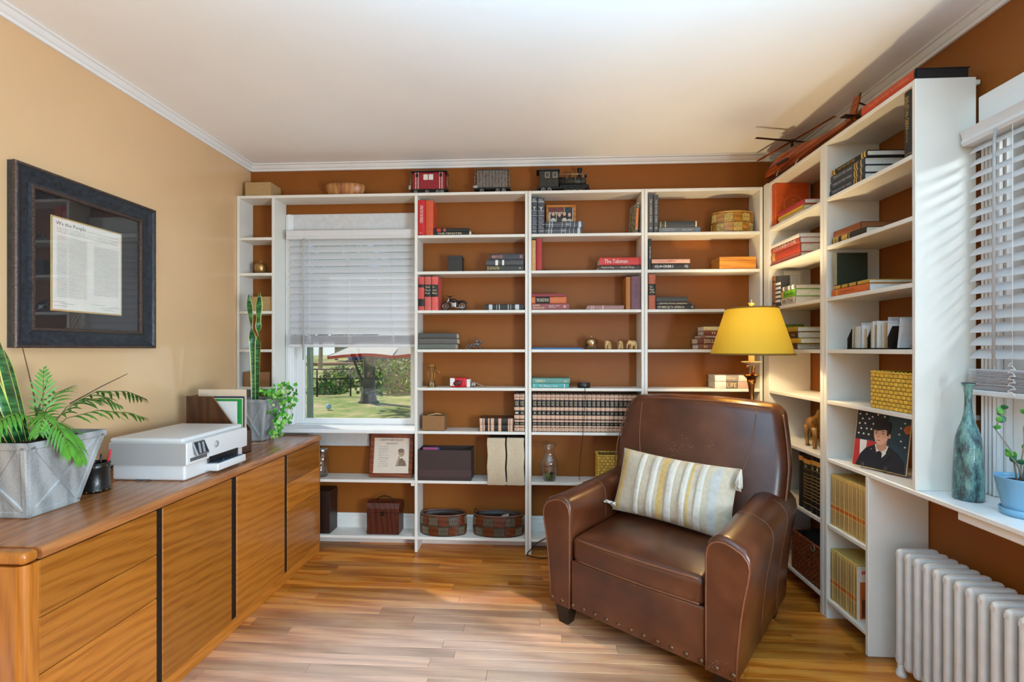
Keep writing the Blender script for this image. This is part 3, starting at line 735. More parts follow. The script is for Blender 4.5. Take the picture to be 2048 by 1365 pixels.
stack(2, [(1089.6, 1164, 12.6, 'slate grey select-editions volume lying on the shelf under another', rd, ld(), [('Y', .28, .08, .7, whitei, 'h'), ('COMING HOME', .5, .1, .4, silv, 'v')]), (1091, 1166, 12.6, 'slate grey select-editions volume lying on top below the framed photo', rd, ld(), [('Y', .28, .08, .7, whitei, 'h'), ('MIDNIGHT', .6, .1, .4, silv, 'v')])], .10)
stand(3, 1062.3, 1071.8, 61, 'tan slim book standing beside a red one', C('c0925a'), [], [('THE SOURCE', .6, .3, .4, creamp, 'v')])
stand(3, 1072.4, 1084.5, 64, 'crimson cloth book standing beside a tan slim book', C('a52a2c'), [(.02, .06, C('8a1f22'))], [])
stack(3, [(1197, 1280, 10, 'dark book with a ring emblem lying under The Talisman', C('40302e'), [], [('Stephen King', .22, .30, .5, creamp, 'v'), ('O', .46, .06, .7, whitei, 'h'), ('Needful Things', .70, .32, .5, creamp, 'v')]),
          (1199, 1282, 15.5, 'red book titled The Talisman lying on a dark book', C('c43a34'), [(.955, .98, C('8a2420'))], [('The Talisman', .40, .56, .5, whitei, 'v')])])
stack(4, [(1063, 1138.5, 13, 'dusty rose book titled RAMA REVEALED at the bottom of its pile', C('8d4a4c'), [], [('RAMA\nREVEALED', .20, .32, .66, creamp, 'v'), ('ARTHUR C. CLARKE\nGENTRY LEE', .60, .28, .40, whitei, 'v'), ('*', .88, .08, .5, whitei, 'v')]),
          (1063, 1132.5, 13.2, 'orange-brown book with a black title label in the middle of its pile', C('c46a38'), [(.11, .53, blacki)], [('THE CRAZY IRON', .32, .34, .5, creamp, 'v')]),
          (1063, 1130, 6, 'thin maroon book on top of an orange-brown book', C('8a3038'))])
stack(4, [(1174, 1248, 8.5, 'pale mauve book lying in the middle of a shelf', C('97706c'), [(.12, .13, creamp), (.17, .18, creamp), (.42, .44, creamp)])])
stand(4, 1252, 1261.5, 65, 'ochre book standing left of a plum one', C('a86a2a'), [], [])
stand(4, 1262.2, 1282, 66.5, 'plum coloured thick book standing against the bookcase side', C('6a4450'), [(0, .999, C('6a4450'))], [('TEAM OF RIVALS', .55, .45, .3, C('40303c'), 'v')])
stack(5, [(1064, 1167, 3.4, 'thin blue book lying flat left of the brass apple', C('2f5f92'))])
stack(6, [(1064, 1138, 8.8, 'turquoise book with white title lying under a sea-green one', C('4a9c98'), [(.87, .885, whitei), (.05, .06, whitei)], [('The Winner\'s Circle', .45, .50, .5, whitei, 'v')]),
          (1064, 1140, 10.5, 'sea-green book lying on a turquoise one', C('5f9184'), [], [('HEIDI', .22, .24, .5, creamp, 'v'), ('AAA', .88, .1, .4, creamp, 'v')])])
nums = ['3', '4', '5', '6', '7', '8', '9', '10', '11', '12', '13', '14', '16', '17', '18', '19', '20', '21', '22', '23', '24', '25', '27']
for i, n_ in enumerate(nums): encyc(n_, 1065 + i * 9.1, 1065 + (i + 1) * 9.1 - .3, 7, 1)
# ----- bookcase behind the lampshade
stand(2, 1296.6, 1306.9, 77, 'tall grey-black book with a white round emblem beside the upright', C('4c4c4e'), [], [('THE COMPLETE GUIDE', .57, .6, .4, creamp, 'v'), ('O', .115, .5, .06, whitei, 'h')])
stand(2, 1307.6, 1317.3, 75.5, 'second tall grey-black book with a white round emblem', C('484a4c'), [], [('THE SECOND GUIDE', .57, .6, .4, silv, 'v'), ('O', .115, .5, .06, whitei, 'h')])
stack(2, [(1318, 1401, 11, 'slate blue-grey book lying under an old black one', C('6a6e72'), [(.90, .92, C('4a80b0'))], [('A Companion to\nthe History Works', .25, .3, .6, silv, 'v'), ('Charles Stewart', .68, .25, .4, silv, 'v')]),
          (1318, 1394.5, 12, 'old black book with gilt spine bands lying on a slate one', C('3a3a36'), [(.04, .055, gold), (.16, .18, gold), (.955, .99, creamp)])])
stand(3, 1297.3, 1303, 62, 'thin black book standing against the bookcase side', C('2e2a26'), [], [('SKY WATCHERS', .55, .4, .4, whitei, 'v')])
stack(3, [(1303.6, 1380, 12.8, 'black book titled CLOCKERS lying under a salmon one', C('2a2422'), [], [('CLOCKERS', .32, .50, .42, whitei, 'v'), ('RICHARD PRICE', .27, .40, .16, whitei, 'v'), ('+36', .90, .1, .55, whitei, 'v')]),
          (1303.6, 1380, 8.2, 'salmon book with red lettering lying on CLOCKERS', C('d8a48c'), [], [('a book of travel stories', .25, .4, .35, redi, 'v'), ('AFRICA', .52, .2, .5, redi, 'v')])])
stand(4, 1297.5, 1311.8, 70, 'faded red-brown volume titled The Hinge of Fate', C('a85a3c'), [(.40, .73, blacki)], [('The\nHinge\nof Fate', .57, .8, .2, creamp, 'h')])
stack(4, [(1313, 1390, 8.8, 'black book titled MY BRIDGE TO AMERICA lying at the bottom of its pile', C('2c2826'), [], [('MY BRIDGE TO AMERICA', .38, .68, .55, creamp, 'v'), ('<', .93, .06, .5, whitei, 'v')]),
          (1313, 1383, 5.6, 'thin dark book titled EXTINCTION LANDING in the middle of its pile', C('34302c'), [], [('EXTINCTION LANDING', .48, .78, .6, creamp, 'v')]),
          (1312.8, 1376, 11, 'plain charcoal book on top of the pile by The Hinge of Fate', C('3c3a36'))])
stack(5, [(1396, 1466, 10.6, 'brown book with gold initials at the bottom of the five-book pile by the lampshade', C('7a4a34'), [], [('IN', .22, .1, .5, creamp, 'v')], pagew), (1395, 1464, 11.6, 'brown book with rows of cream print second from the bottom by the lampshade', C('6e3e2c'), [(.2, .21, creamp)], [('XXXX', .27, .12, .7, creamp, 'v'), ('LLL', .45, .2, .6, creamp, 'v')], page),
          (1401, 1470, 6, 'thin rust book titled WAR in the middle of the pile by the lampshade', C('8a5a42'), [], [('WARNER', .3, .3, .5, whitei, 'v')], pagew), (1407, 1470, 9, 'rust book with a cream numeral second from the top by the lampshade', C('7c4028'), [], [('II', .32, .1, .5, creamp, 'v')], pagew), (1407, 1472, 8.4, 'pale yellow book on top of the pile by the lampshade', C('d8c48a'), [], [], pagew)], .12)
stack(6, [(1430, 1505, 14, 'white dust-jacketed book with dark print lying under another behind the lamp stem', C('cfc6bc'), [(.30, .62, C('6a5a4c')), (.63, .95, C('b89a90'))], [('LIFE', .45, .24, .6, creamp, 'v')], page), (1430, 1504, 13, 'white dust-jacketed book lying on another behind the lamp stem', C('d6d2cc'), [(.30, .64, C('8a827c'))], [('Europe', .45, .24, .5, creamp, 'v')], page)], .13, YB + .015)
# ----- right wall, corner bookcase
o = rstand(2, 1542.5, 1550.5, 86, 'large orange album standing upright with a round emblem on its cover', C('c8541e', .4), [], [], .2, name='album', cat='album')
rstack(2, [(1558, 1607, 6.5, 'cream paperback at the bottom of a pile before the orange album', C('cfc2a0'), [], [], pagew), (1556, 1606, 8, 'yellow book in the middle of a pile before the orange album', C('d0a83a'), [], [], page), (1556, 1608, 9.5, 'crimson book on top of a pile before the orange album', C('a83038'), [], [], pagew)], .13)
rstack(3, [(1540, 1600, 9, 'dusty pink book at the bottom of a cookbook pile', C('b4645a'), [], [], page), (1541, 1600, 17, 'thick red book with gold motif under the cookbook', C('a83a28'), [(.05, .15, gold)], [], page), (1541, 1599, 11.5, 'red book titled COOKBOOK with white lettering', C('a8483c'), [], [('COOKBOOK', .5, .8, .6, whitei, 'v')], pagew), (1541, 1598, 7.5, 'white pamphlet lying on top of the cookbook', C('dedad2'), [], [], pagew)], .15)
rstand(4, 1543, 1549, 62, 'brown-spined binder standing at the corner of its shelf', C('8a5a3c'), [(.1, .14, blacki), (.8, .84, blacki)], [], .06)
rstand(4, 1549.6, 1559.5, 61, 'dark binder with a column of white labels', C('3a3a3c'), [(.14 + .14 * k, .22 + .14 * k, whitei) for k in range(5)], [], .06)
rstack(4, [(1562, 1589, 15, 'white book with black lettering at the bottom of a pile by the binders', C('c8bfae'), [], [('HUTH', .5, .7, .6, blacki, 'v')], page), (1561, 1590, 14, 'bright green book titled Lands lying in a pile', C('6ab42c'), [(.03, .2, gold)], [('Lands', .6, .6, .5, blacki, 'v')], page), (1563, 1590, 9, 'grey patterned book on top of the green one', C('6a6a68'), [(.1, .2, whitei), (.5, .6, whitei), (.75, .9, whitei)], [], page)], .17)
rstack(5, [(1575, 1593, 12, 'dark brown book at the bottom of a golden-lit pile', C('5a3a1c'), [], [], page), (1574, 1600, 10, 'pale yellow book second in a golden-lit pile', C('d2b23c'), [], [], page), (1570, 1594, 13, 'brown book third in a golden-lit pile', C('4a3018'), [], [('VOL', .7, .3, .3, creamp, 'v')], page), (1572, 1594, 10, 'dull yellow book on top of a golden-lit pile', C('a88a2c'), [], [], page)], .17)
bk2 = C('1e1c1c', .35)
for i, (a, b) in enumerate(((1604.5, 1619), (1619.5, 1631), (1631.5, 1638.5))):
    rstand(8, a, b, [110, 117, 121][i], 'black gilt encyclopedia on a low shelf by the armchair, spine numbered ' + inwords(3 - i), bk2, [(.84, .92, M('amber_label', '#c88a3a', .5)), (.74, .745, gold), (.12, .13, gold)] + [(.22 + .06 * k, .23 + .06 * k, gold) for k in range(8)], [(str(3 - i), .79, .4, .05, creamp, 'h')], .18, group='black encyclopedias')
rstand(8, 1596, 1604, 112, 'black gilt encyclopedia standing furthest into the corner', bk2, [(.84, .92, M('amber_label', '#c88a3a', .5))], [], .18)
# ----- right wall, bookcase by the window
nv = C('2e3644', .45)
for dd in (0,):
    its = []
    for k in range(3): its.append((1659 - k * .0 + k * 1.2, 1728, 14.5, ['lowest navy volume with gilt bands in a pile of four', 'second navy volume with gilt bands in a pile of four', 'third navy volume with gilt bands in a pile of four'][k], nv, [(.72, .75, gold), (.78, .81, gold), (.9, .93, gold)], [('TEXAS BOUND WARS', .38, .58, .38, silv, 'v')], pagew))
    its.append((1662, 1733, 11, 'black volume with gilt end bands topping the navy pile', C('1a1816'), [(.0, .04, gold), (.07, .12, gold), (.86, .9, gold), (.93, .97, gold)], [('TALES AND SKETCHES', .45, .5, .4, gold, 'v')], pagew))
    rstack(2, its, .19)
rstand(2, 1806.5, 1823, 138, 'black book titled SKELETON CREW standing at the shelf end', C('23211c'), [(.05, .055, gold)], [('SKELETON CREW', .68, .5, .42, gold, 'v'), ('Stephen King', .33, .2, .25, gold, 'v')], .12)
rstack(3, [(1664, 1731, 13.5, 'black book with gilt and tan spine lying under a russet one', C('2c2a22'), [(.03, .2, gold), (.3, .48, gold), (.52, .54, gold)], [('PARK', .12, .1, .5, blacki, 'v')], page), (1667, 1720, 13.5, 'russet leather book lying on a black and gilt one', C('7e4424'), [(.0, .03, C('4a2818'))], [], C('9a5a34'))], .18)
rstack(4, [(1663, 1737, 15, 'orange book lying at the bottom with thick white pages', C('c8622c'), [(.14, .17, gold)], [('AMERICA', .45, .4, .3, C('9a4418'), 'v')], pagew, .22), (1668, 1737, 7, 'gilt-spined book lying on the orange one', C('b8923a'), [(.2, .24, blacki), (.42, .46, blacki), (.66, .7, blacki)], [], pagew, .22)], .22)
o = rstand(4, 1664.5, 1672, 64, 'dark green book standing face out behind the orange one', C('2c3428', .4), [(0, 1, C('8a8468'))], [], .15)
o.location.z = SZ[4] + .0555
# National Geographic style magazines
def mags():
    ms = M('magazine_yellow', '#c9a75e', .45, 0, .15, 40); mt = M('magazine_tan', '#a98c5c', .5, 0, .15, 90); bd = M('magazine_band', '#c05a1e', .5, 0, .1)
    for s, n, p0, p1, dy, lab, grp in ((8, 22, 1661.5, 1729.5, 138, 'yellow-spined magazine with orange band in the upper magazine row', 'upper magazine row'), (9, 17, 1655.5, 1711, 130, 'yellow-spined magazine with orange band in the lowest magazine row', 'lowest magazine row')):
        X = XF + .014; ya, yb = min(ry(p0, X), 2.4045), max(ry(p1, X), 2.1355); h = .252; st = (ya - yb) / n; src = None
        for i in range(n):
            if src is None:
                o = MB().box(0, st * .93, 0, .175, 0, h, .0012).build('magazine', ms)
                tag(o, lab, 'magazine', grp); kids = [MB().box(.0008, st * .93 - .0008, -.0006, .001, h * .33, h * .40).build('spine_band', bd, o)]
                kids.append(MB().box(.0011, st * .93 - .0011, -.0005, .001, h * .43, h * .93).build('spine_print', mt, o))
                kids.append(MB().box(.0011, st * .93 - .0011, -.0005, .001, h * .04, h * .30).build('spine_print', mt, o)); src = (o, kids)
            else:
                o = src[0].copy(); COL.objects.link(o)
                for k in src[1]: q = k.copy(); q.parent = o; COL.objects.link(q)
            put(o, (X + random.uniform(0, .006), ya - i * st, SZ[s] + EPS), (0, 0, -PI / 2 + (0 if s == 8 else -.0)))
    # front magazine of the lowest row shows its cover
    h = .252; y = ry(1712.5); o = MB().box(0, .004, 0, .2, 0, h, .001).build('magazine', M('magazine_cover', '#d8cfc0', .4)); tag(o, 'front magazine of the lowest row, cover with an orange sunset and dome', 'magazine')
    put(o, (XF + .012, y, SZ[9] + EPS), (0, 0, -PI / 2))
    xx = .0047
    MB().box(.004, xx, .012, .196, .012, h * .72).build('cover_picture', M('sunset', '#c8662a', .4, 0, .25, 14), o)
    dome = [(.02, .02), (.19, .02), (.19, .1), (.16, .105), (.15, .12), (.13, .135), (.108, .148), (.104, .165), (.1, .148), (.078, .135), (.06, .12), (.05, .105), (.02, .1)]
    MB().prism(dome, xx, xx + .0006, 'x').build('cover_silhouette', M('dome_brown', '#6e3a18', .5, 0, .2, 30), o)
    MB().box(.004, xx, .02, .06, h * .86, h * .92).build('cover_logo', redi, o)
    text('LIFE', whitei, o, (xx + .0005, .04, h * .89), (0, 1, 0), (0, 0, 1), .03, .009)
    text('THE CITY', blacki, o, (xx + .0005, .13, h * .79), (0, 1, 0), (0, 0, 1), .09, .012)
mags()
# big flat book on top of the window bookcase
o = book('book', 'large dark red-spined book lying on top of the bookcase by the window', .043, .30, .205, C('1a1413', .6), [(.004, .293, C('b8401e', .5))], [('The American Revolution', .14, .22, .012, C('e08a50'), 'v')], M('black_pages', '#100c0c', .7, 0, .1))
put(o, (XF + .002, 1.868, SZ[1] + EPS), RLAY)
# ---------------------------------------------------------------- small things on the back shelves
def T3(x, y, z): return Matrix.Translation((x, y, z))
def RZ(d): return Matrix.Rotation(R(d), 4, 'Z')
def RX(d): return Matrix.Rotation(R(d), 4, 'X')
def RY(d): return Matrix.Rotation(R(d), 4, 'Y')
dkm = M('dark_metal', '#2a2522', .4, .8, 0)
brass = M('brass', '#b08a4a', .28, 1, .1, 60); brassd = M('aged_brass', '#a5834f', .35, .9, .15, 60); steel = M('steel', '#b8b8ba', .3, 1, .05)
pewter = M('pewter', '#77777a', .4, .9, .2, 90); gunm = M('gun_metal', '#4a4640', .45, .6, .2, 60); soot = M('black_iron', '#191817', .45, .4, .15, 60)
card = M('cardboard', '#a88a5c', .8, 0, .06, 40); cardb = M('brown_board', '#8a6038', .7, 0, .06, 40)
def xw(p0, p1, Y): return onY(p0, HZ, Y).x, onY(p1, HZ, Y).x
def zy(px, py, Y): return onY(px, py, Y).z
def carton(name, label, cat, p0, p1, py, s, Y, depth, mat, lidded=False, opened=False, group=None):
    x0, x1 = xw(p0, p1, Y); z0 = SZ[s] + EPS; z1 = zy((p0 + p1) / 2, py, Y); w, d, h = x1 - x0, depth, z1 - z0
    b = thing(name, label, cat, ((x0 + x1) / 2, Y, z0), 0, group)
    if opened:
        t = .003
        MB().box(-w / 2, w / 2, 0, t, 0, h, .001).box(-w / 2, w / 2, d - t, d, 0, h, .001).box(-w / 2, -w / 2 + t, t, d - t, 0, h, .001).box(w / 2 - t, w / 2, t, d - t, 0, h, .001).box(-w / 2, w / 2, 0, d, 0, t).build('body', mat, b)
    else: MB().box(-w / 2, w / 2, 0, d, 0, h, .0015).build('body', mat, b)
    if lidded: MB().box(-w / 2 - .0015, w / 2 + .0015, -.0015, d + .0015, h * lidded, h + .001, .0015).build('lid', mat, b)
    return b, w, d, h
b, w, d, h = carton('cardboard_box', 'tan cardboard box on top of the narrow corner bookcase', 'box', 490, 541, 364.5, 1, YB + .018, .13, card)
MB().box(-w / 2 + .002, w / 2 - .002, d * .46, d * .54, h, h + .0006).build('tape', M('packing_tape', '#b89a6a', .3, 0, .05), b)
b, w, d, h = carton('cardboard_box', 'small tan cardboard box behind the snake plant leaf tips', 'box', 503, 543, 594, 4, YB + .03, .10, card, .75)
b, w, d, h = carton('wooden_box', 'brown box on the narrow shelf behind the snake plant stems', 'box', 487, 538.5, 745, 6, YB + .02, .12, cardb, .9)
def apple(name, label, px, py_top, s, Y, mat):
    r = 0; zc = SZ[s] + EPS; p = onY(px, HZ, Y); k = .0385
    a = thing(name, label, 'apple ornament', (p.x, Y, zc))
    prof = [(.012, 0), (.022, .002), (.031, .012), (.037, .028), (.0395, .045), (.038, .060), (.031, .070), (.022, .074), (.012, .072), (.004, .068), (0, .067)]
    MB().lathe(prof, 28).build('body', mat, a)
    MB().tube([(0, 0, .066), (.001, 0, .085), (.004, 0, .102)], [.003, .0026, .0036], 8).build('stem', mat, a)
    return a
apple('brass_apple', 'gold apple ornament on the narrow shelf beside the blind', 521.5, 515, 3, YB + .06, brassd)
a = apple('brass_apple', 'polished two-tone metal apple between the blue book and the elephants', 1182.5, 668, 5, YB + .055, M('brushed_metal', '#b09878', .22, 1, .15, 30)); a.scale = (1.04, 1.04, .98)
# wooden bowl made of wedges
def bowl():
    Y = YB + .085; p = onY(691, HZ, Y); b = thing('wooden_bowl', 'round bowl of pale and dark wood wedges on top above the window', 'bowl', (p.x, Y, SZ[1] + EPS))
    ms = [WOOD('wedge_pale', '#8a5424', '#a8703a', '#bc8c54', .4, 2, 2), WOOD('wedge_mid', '#8a4a20', '#a8683a', '#bc8450', .4, 2, 2), WOOD('wedge_dark', '#6a341a', '#8a4e2a', '#a06840', .4, 2, 2)]
    n = 14
    prof = [(.075, 0), (.10, .008), (.125, .032), (.137, .062), (.141, .082), (.134, .082), (.128, .062), (.115, .034), (.09, .014), (.05, .010)]
    for i in range(n):
        MB().lathe(prof, 3, None, 0, True, 1, .52, 2 * PI * i / n, 2 * PI * (i + 1) / n - .008).build('wedge', ms[(i * 2 + i // 3) % 3], b)
    MB().lathe([(.09, .002), (.09, .011), (0, .011)], 20, None, 0, False, 1, .52).build('base', ms[1], b)
    for s_ in (-1, 1):
        MB().tube([(s_ * .05 - .025, .0, .05), (s_ * .05 - .02, .0, .098), (s_ * .05, .0, .109), (s_ * .05 + .02, .0, .098), (s_ * .05 + .025, .0, .05)], .0018, 6).build('handle', M('handle_wire', '#6a3a22', .5, 0, 0), b)
bowl()
# ---- model train on top of the bookcases
def wheelset(t, xs, r, y, mat, ring):
    for x in xs:
        w = MB().lathe([(0, -.004), (r, -.004), (r * 1.08, -.001), (r, .004), (0, .004)], 16, T3(x, y, r) @ RX(90)).build('wheel', mat, t)
        MB().tube([(x + r * .78 * math.cos(a * PI / 8), y - .0045, r + r * .78 * math.sin(a * PI / 8)) for a in range(16)], .0022, 5, None, 0, False, True).lathe([(0, 0), (.004, 0), (.004, .003), (0, .003)], 8, T3(x, y - .004, r) @ RX(90)).build('wheel_rim', ring, w)
def rails_(mm, pts, r=.0014): mm.tube(pts, r, 5)
def caboose():
    Y = YB + .035; x0, x1 = xw(826, 889, Y); L = x1 - x0; t = thing('model_caboose', 'red and black model railway caboose on top of the bookcase', 'model train', ((x0 + x1) / 2, Y, SZ[1] + EPS))
    red = M('caboose_red', '#8c1a24', .4, 0, .12, 60, .2, 90); h = L / 2; W_ = .085
    MB().box(-h - .02, h + .02, 0, W_, .024, .036, .002).box(-h, h, .004, W_ - .004, .015, .024).build('chassis', soot, t)
    MB().box(-h, h, .006, W_ - .006, .036, .150, .002).build('body', red, t)
    rf = [(-.006, .150), (W_ + .006, .150), (W_ + .006, .155), (W_ * .75, .168), (W_ * .25, .168), (-.006, .155)]
    MB().prism(rf, -h - .014, h + .012, 'x').build('roof', soot, t)
    for x in (-.022, .014): MB().box(x - .0155, x + .0155, .0035, .0062, .098, .136, .001).build('window', M('window_white', '#d8d4cc', .5, 0, 0), t)
    for x in (-h + .018, -h + .034, h - .034, h - .018): MB().box(x - .0022, x + .0022, .0035, .0062, .037, .149).build('stripe', M('stripe_white', '#cfc6c4', .5, 0, 0), t)
    for x in (-h + .026, h - .026): MB().box(x - .009, x + .009, .003, .0062, .118, .14, .001).build('lamp', soot, t)
    mm = MB()
    for sx in (-1, 1):
        X = sx * (h + .018)
        for y in (.006, W_ - .006): rails_(mm, [(X, y, .036), (X, y, .15)])
        rails_(mm, [(X, .006, .085), (X, W_ - .006, .085)]); rails_(mm, [(X, .006, .06), (X, W_ - .006, .06)])
    mm.build('railing', steel, t)
    MB().lathe([(0, -.013), (.008, -.013), (.008, .013), (0, .013)], 12, T3(-h - .022, -.002, .045) @ RX(0)).build('air_tank', M('silver_paint', '#b9b4ae', .4, .4, .1), t)
    wheelset(t, (-h + .02, -.01, h - .045, h - .015), .014, .002, soot, steel)
def boxcar():
    Y = YB + .035; x0, x1 = xw(953.5, 1015, Y); L = x1 - x0; t = thing('model_boxcar', 'weathered grey ribbed model freight car between the caboose and locomotive', 'model train', ((x0 + x1) / 2, Y, SZ[1] + EPS))
    g = M('weathered_grey', '#6b645c', .5, .4, .35, 45, .4, 90); h = L / 2; W_ = .085
    MB().box(-h - .018, h + .018, 0, W_, .026, .038, .002).build('chassis', soot, t)
    MB().box(-h, h, .008, W_ - .008, .038, .158, .003).build('body', g, t)
    for i in range(10): MB().box(-h + .006 + i * (L - .012) / 9 - .003, -h + .006 + i * (L - .012) / 9 + .003, .003, .0085, .04, .156, .001).build('rib', M('rib_silver', '#8e867e', .4, .6, .3, 60), t)
    MB().prism([(0, .158), (W_, .158), (W_ * .75, .168), (W_ * .25, .168)], -h - .004, h + .004, 'x').build('roof', g, t)
    text('2 A C 4', M('faded_red', '#8a3a34', .6, 0, 0), t, (-.04, .0025, .118), (1, 0, 0), (0, 0, 1), .05, .016)
    mm = MB()
    for sx in (-1, 1):
        X = sx * (h + .015)
        for y in (.004, W_ - .004): rails_(mm, [(X, y, .038), (X, y, .156)])
        for z in (.06, .085, .11, .135): rails_(mm, [(X, .004, z), (X, W_ - .004, z)]); rails_(mm, [(sx * h, .004, z), (X, .004, z)])
    mm.build('ladder', M('ladder_grey', '#8a857c', .4, .5, .2), t)
    MB().lathe([(0, -.014), (.009, -.014), (.009, .014), (0, .014)], 12, T3(-h - .01, -.004, .042) @ RY(90)).build('air_tank', M('silver_paint', '#b9b4ae', .4, .4, .1), t)
    MB().tube([(h + .015, .04, .03), (h + .035, .04, .02)], .004, 6).build('coupler', soot, t)
    wheelset(t, (-h + .035, h - .065, h - .025), .015, .002, soot, steel)
def loco():
    Y = YB + .035; x0, x1 = xw(1073, 1184, Y); L = x1 - x0; t = thing('model_locomotive', 'black model steam locomotive with gold dome on the bookcase', 'model train', (x0, Y, SZ[1] + EPS)); W_ = .09
    g = M('loco_olive', '#35312a', .45, .4, .2, 50, .2, 90)
    MB().box(.004, L - .03, .004, W_ - .004, .022, .036, .002).box(L * .42, L * .95, .010, W_ - .010, .036, .052, .002).build('chassis', soot, t)
    cx = L * .40
    MB().box(.018, cx, .004, W_ - .004, .036, .145, .002).build('cab', g, t)
    MB().prism([(-.006, .145), (W_ + .006, .145), (W_ * .8, .162), (W_ * .2, .162)], .0, cx + .008, 'x').build('cab_roof', soot, t)
    for x in (cx * .5, cx * .85):
        MB().box(x - .017, x + .013, .0015, .0042, .098, .133, .002).build('window_frame', M('cream_metal', '#b9b2a4', .5), t)
        MB().box(x - .014, x + .010, .0005, .0016, .101, .130).build('window', M('cab_window', '#4a4c48', .2), t)
    MB().lathe([(0, 0), (.030, 0), (.030, L * .48), (.024, L * .5), (0, L * .5)], 20, T3(cx, W_ / 2, .082) @ RY(90)).build('boiler', g, t)
    for x in (L * .5, L * .66, L * .8): MB().lathe([(.0305, 0), (.032, 0), (.032, .006), (.0305, .006)], 20, T3(x, W_ / 2, .082) @ RY(90)).build('boiler_band', soot, t)
    MB().lathe([(.016, .10), (.018, .112), (.018, .140), (.013, .150), (0, .153)], 16, T3(L * .66, W_ / 2, 0)).build('dome', M('dome_gold', '#8a5a1c', .35, .7, .15), t)
    MB().lathe([(.012, .10), (.010, .115), (.010, .135), (.017, .155), (.019, .168), (.012, .170), (0, .170)], 16, T3(L * .79, W_ / 2, 0)).build('chimney', soot, t)
    mm = MB(); rails_(mm, [(cx, .004, .118), (L * .93, .004, .118)], .0018)
    for x in (.55, .7, .85): rails_(mm, [(L * x, .004, .118), (L * x, .012, .08)], .0013)
    mm.build('handrail', steel, t)
    MB().lathe([(0, 0), (.009, 0), (.011, .014), (0, .014)], 12, T3(L * .88, W_ / 2, .12) @ RY(90)).build('headlamp', soot, t)
    vs = [(L - .03, .006, .012), (L - .03, W_ - .006, .012), (L - .03, .006, .045), (L - .03, W_ - .006, .045), (L, W_ / 2, .008), (L - .012, W_ / 2, .04)]
    MB().add(vs, [(0, 4, 5, 2), (1, 3, 5, 4), (0, 2, 3, 1), (0, 1, 4), (2, 5, 3)]).build('cowcatcher', soot, t)
    MB().box(L * .5, L * .82, .0, .006, .012, .017, .002).build('drive_rod', steel, t)
    wheelset(t, (.045, .085), .015, .0, soot, steel); wheelset(t, (L * .52, L * .63, L * .74, L * .84), .012, .001, soot, gunm)
caboose(); boxcar(); loco()
# ---- dark boxes
b, w, d, h = carton('black_box', 'plain black cube box on the shelf below STRICTLY BUSINESS', 'box', 896, 924, 512, 3, YB + .03, .085, M('black_card', '#2e2a27', .6), .78)
def storage_box():
    b, w, d, h = carton('storage_box', 'open dark brown fabric storage box beside the burlap binders', 'box', 836, 942, 901, 8, YB + .003, .155, M('fabric_brown', '#3a2a26', .8, 0, .1, 80, .4, 400), False, True)
    MB().box(-w / 2 - .0015, w / 2 + .0015, -.0025, .0005, h * .12, h * .36, .001).build('band', M('fabric_band', '#432e2c', .75, 0, .1, 80), b)
    MB().box(-w / 2 + .02, -w / 2 + .12, .05, .058, h * .5, h + .006, .002).build('folder', M('pink_folder', '#b0507c', .5), b)
    MB().box(-w / 2 + .05, -w / 2 + .13, .062, .068, h * .5, h + .002, .002).build('folder', M('blue_folder', '#4a6ab0', .5), b)
storage_box()
def small_open_box():
    b, w, d, h = carton('open_box', 'small open brown box holding odds and ends beside the window', 'box', 844.5, 889, 832, 7, YB + .012, .095, cardb, False, True)
    MB().tube([(-w * .3, d * .3, h - .004), (w * .1, d * .45, h + .008), (w * .3, d * .6, h)], .006, 8).build('contents', M('tan_stick', '#b08a5a', .6), b)
    MB().box(-w * .35, w * .35, d * .3, d * .8, h * .5, h - .006, .004).build('contents', M('dark_stuff', '#2c241c', .7), b)
small_open_box()
# burlap binders
bur = M('burlap', '#c2b094', .9, 0, .12, 160, .6, 700)
for i, (a, c_, lab) in enumerate(((974.5, 1011, 'burlap covered ring binder nearer the storage box'), (1013.5, 1048.5, 'burlap covered ring binder against the bookcase side'))):
    Y = YB - .0085; x0, x1 = xw(a, c_, Y); z0 = SZ[8] + .001; z1 = zy((a + c_) / 2, 876, Y); w = x1 - x0 - .001
    b = thing('burlap_binder', lab, 'binder', ((x0 + x1) / 2, Y, z0), 0, 'burlap binders')
    MB().rbox((0, .062, (z1 - z0) / 2), (w - .004, .09, z1 - z0 - .004), .012, None, 2, 3).build('pages', M('binder_black', '#1a1817', .7), b)
    MB().rbox((0, 0, (z1 - z0) / 2 - .011), (w, .008, z1 - z0 + .02), .0035, lambda p: (p[0] + .0025 * math.sin(p[2] * 40), p[1] - .002 * math.sin(p[0] * 60), p[2]), 2, 8).build('cover', bur, b)
    mm = MB()
    for k in range(11):
        xx = -w / 2 + .008 + k * (w - .016) / 10; mm.tube([(xx + .0015, .001 + .006 * math.cos(q * PI / 6), z1 - z0 - .002 + .006 * math.sin(q * PI / 6)) for q in range(12)], .0009, 4, None, 0, False, True)
    mm.build('ring_wire', steel, b)['kind'] = 'stuff'
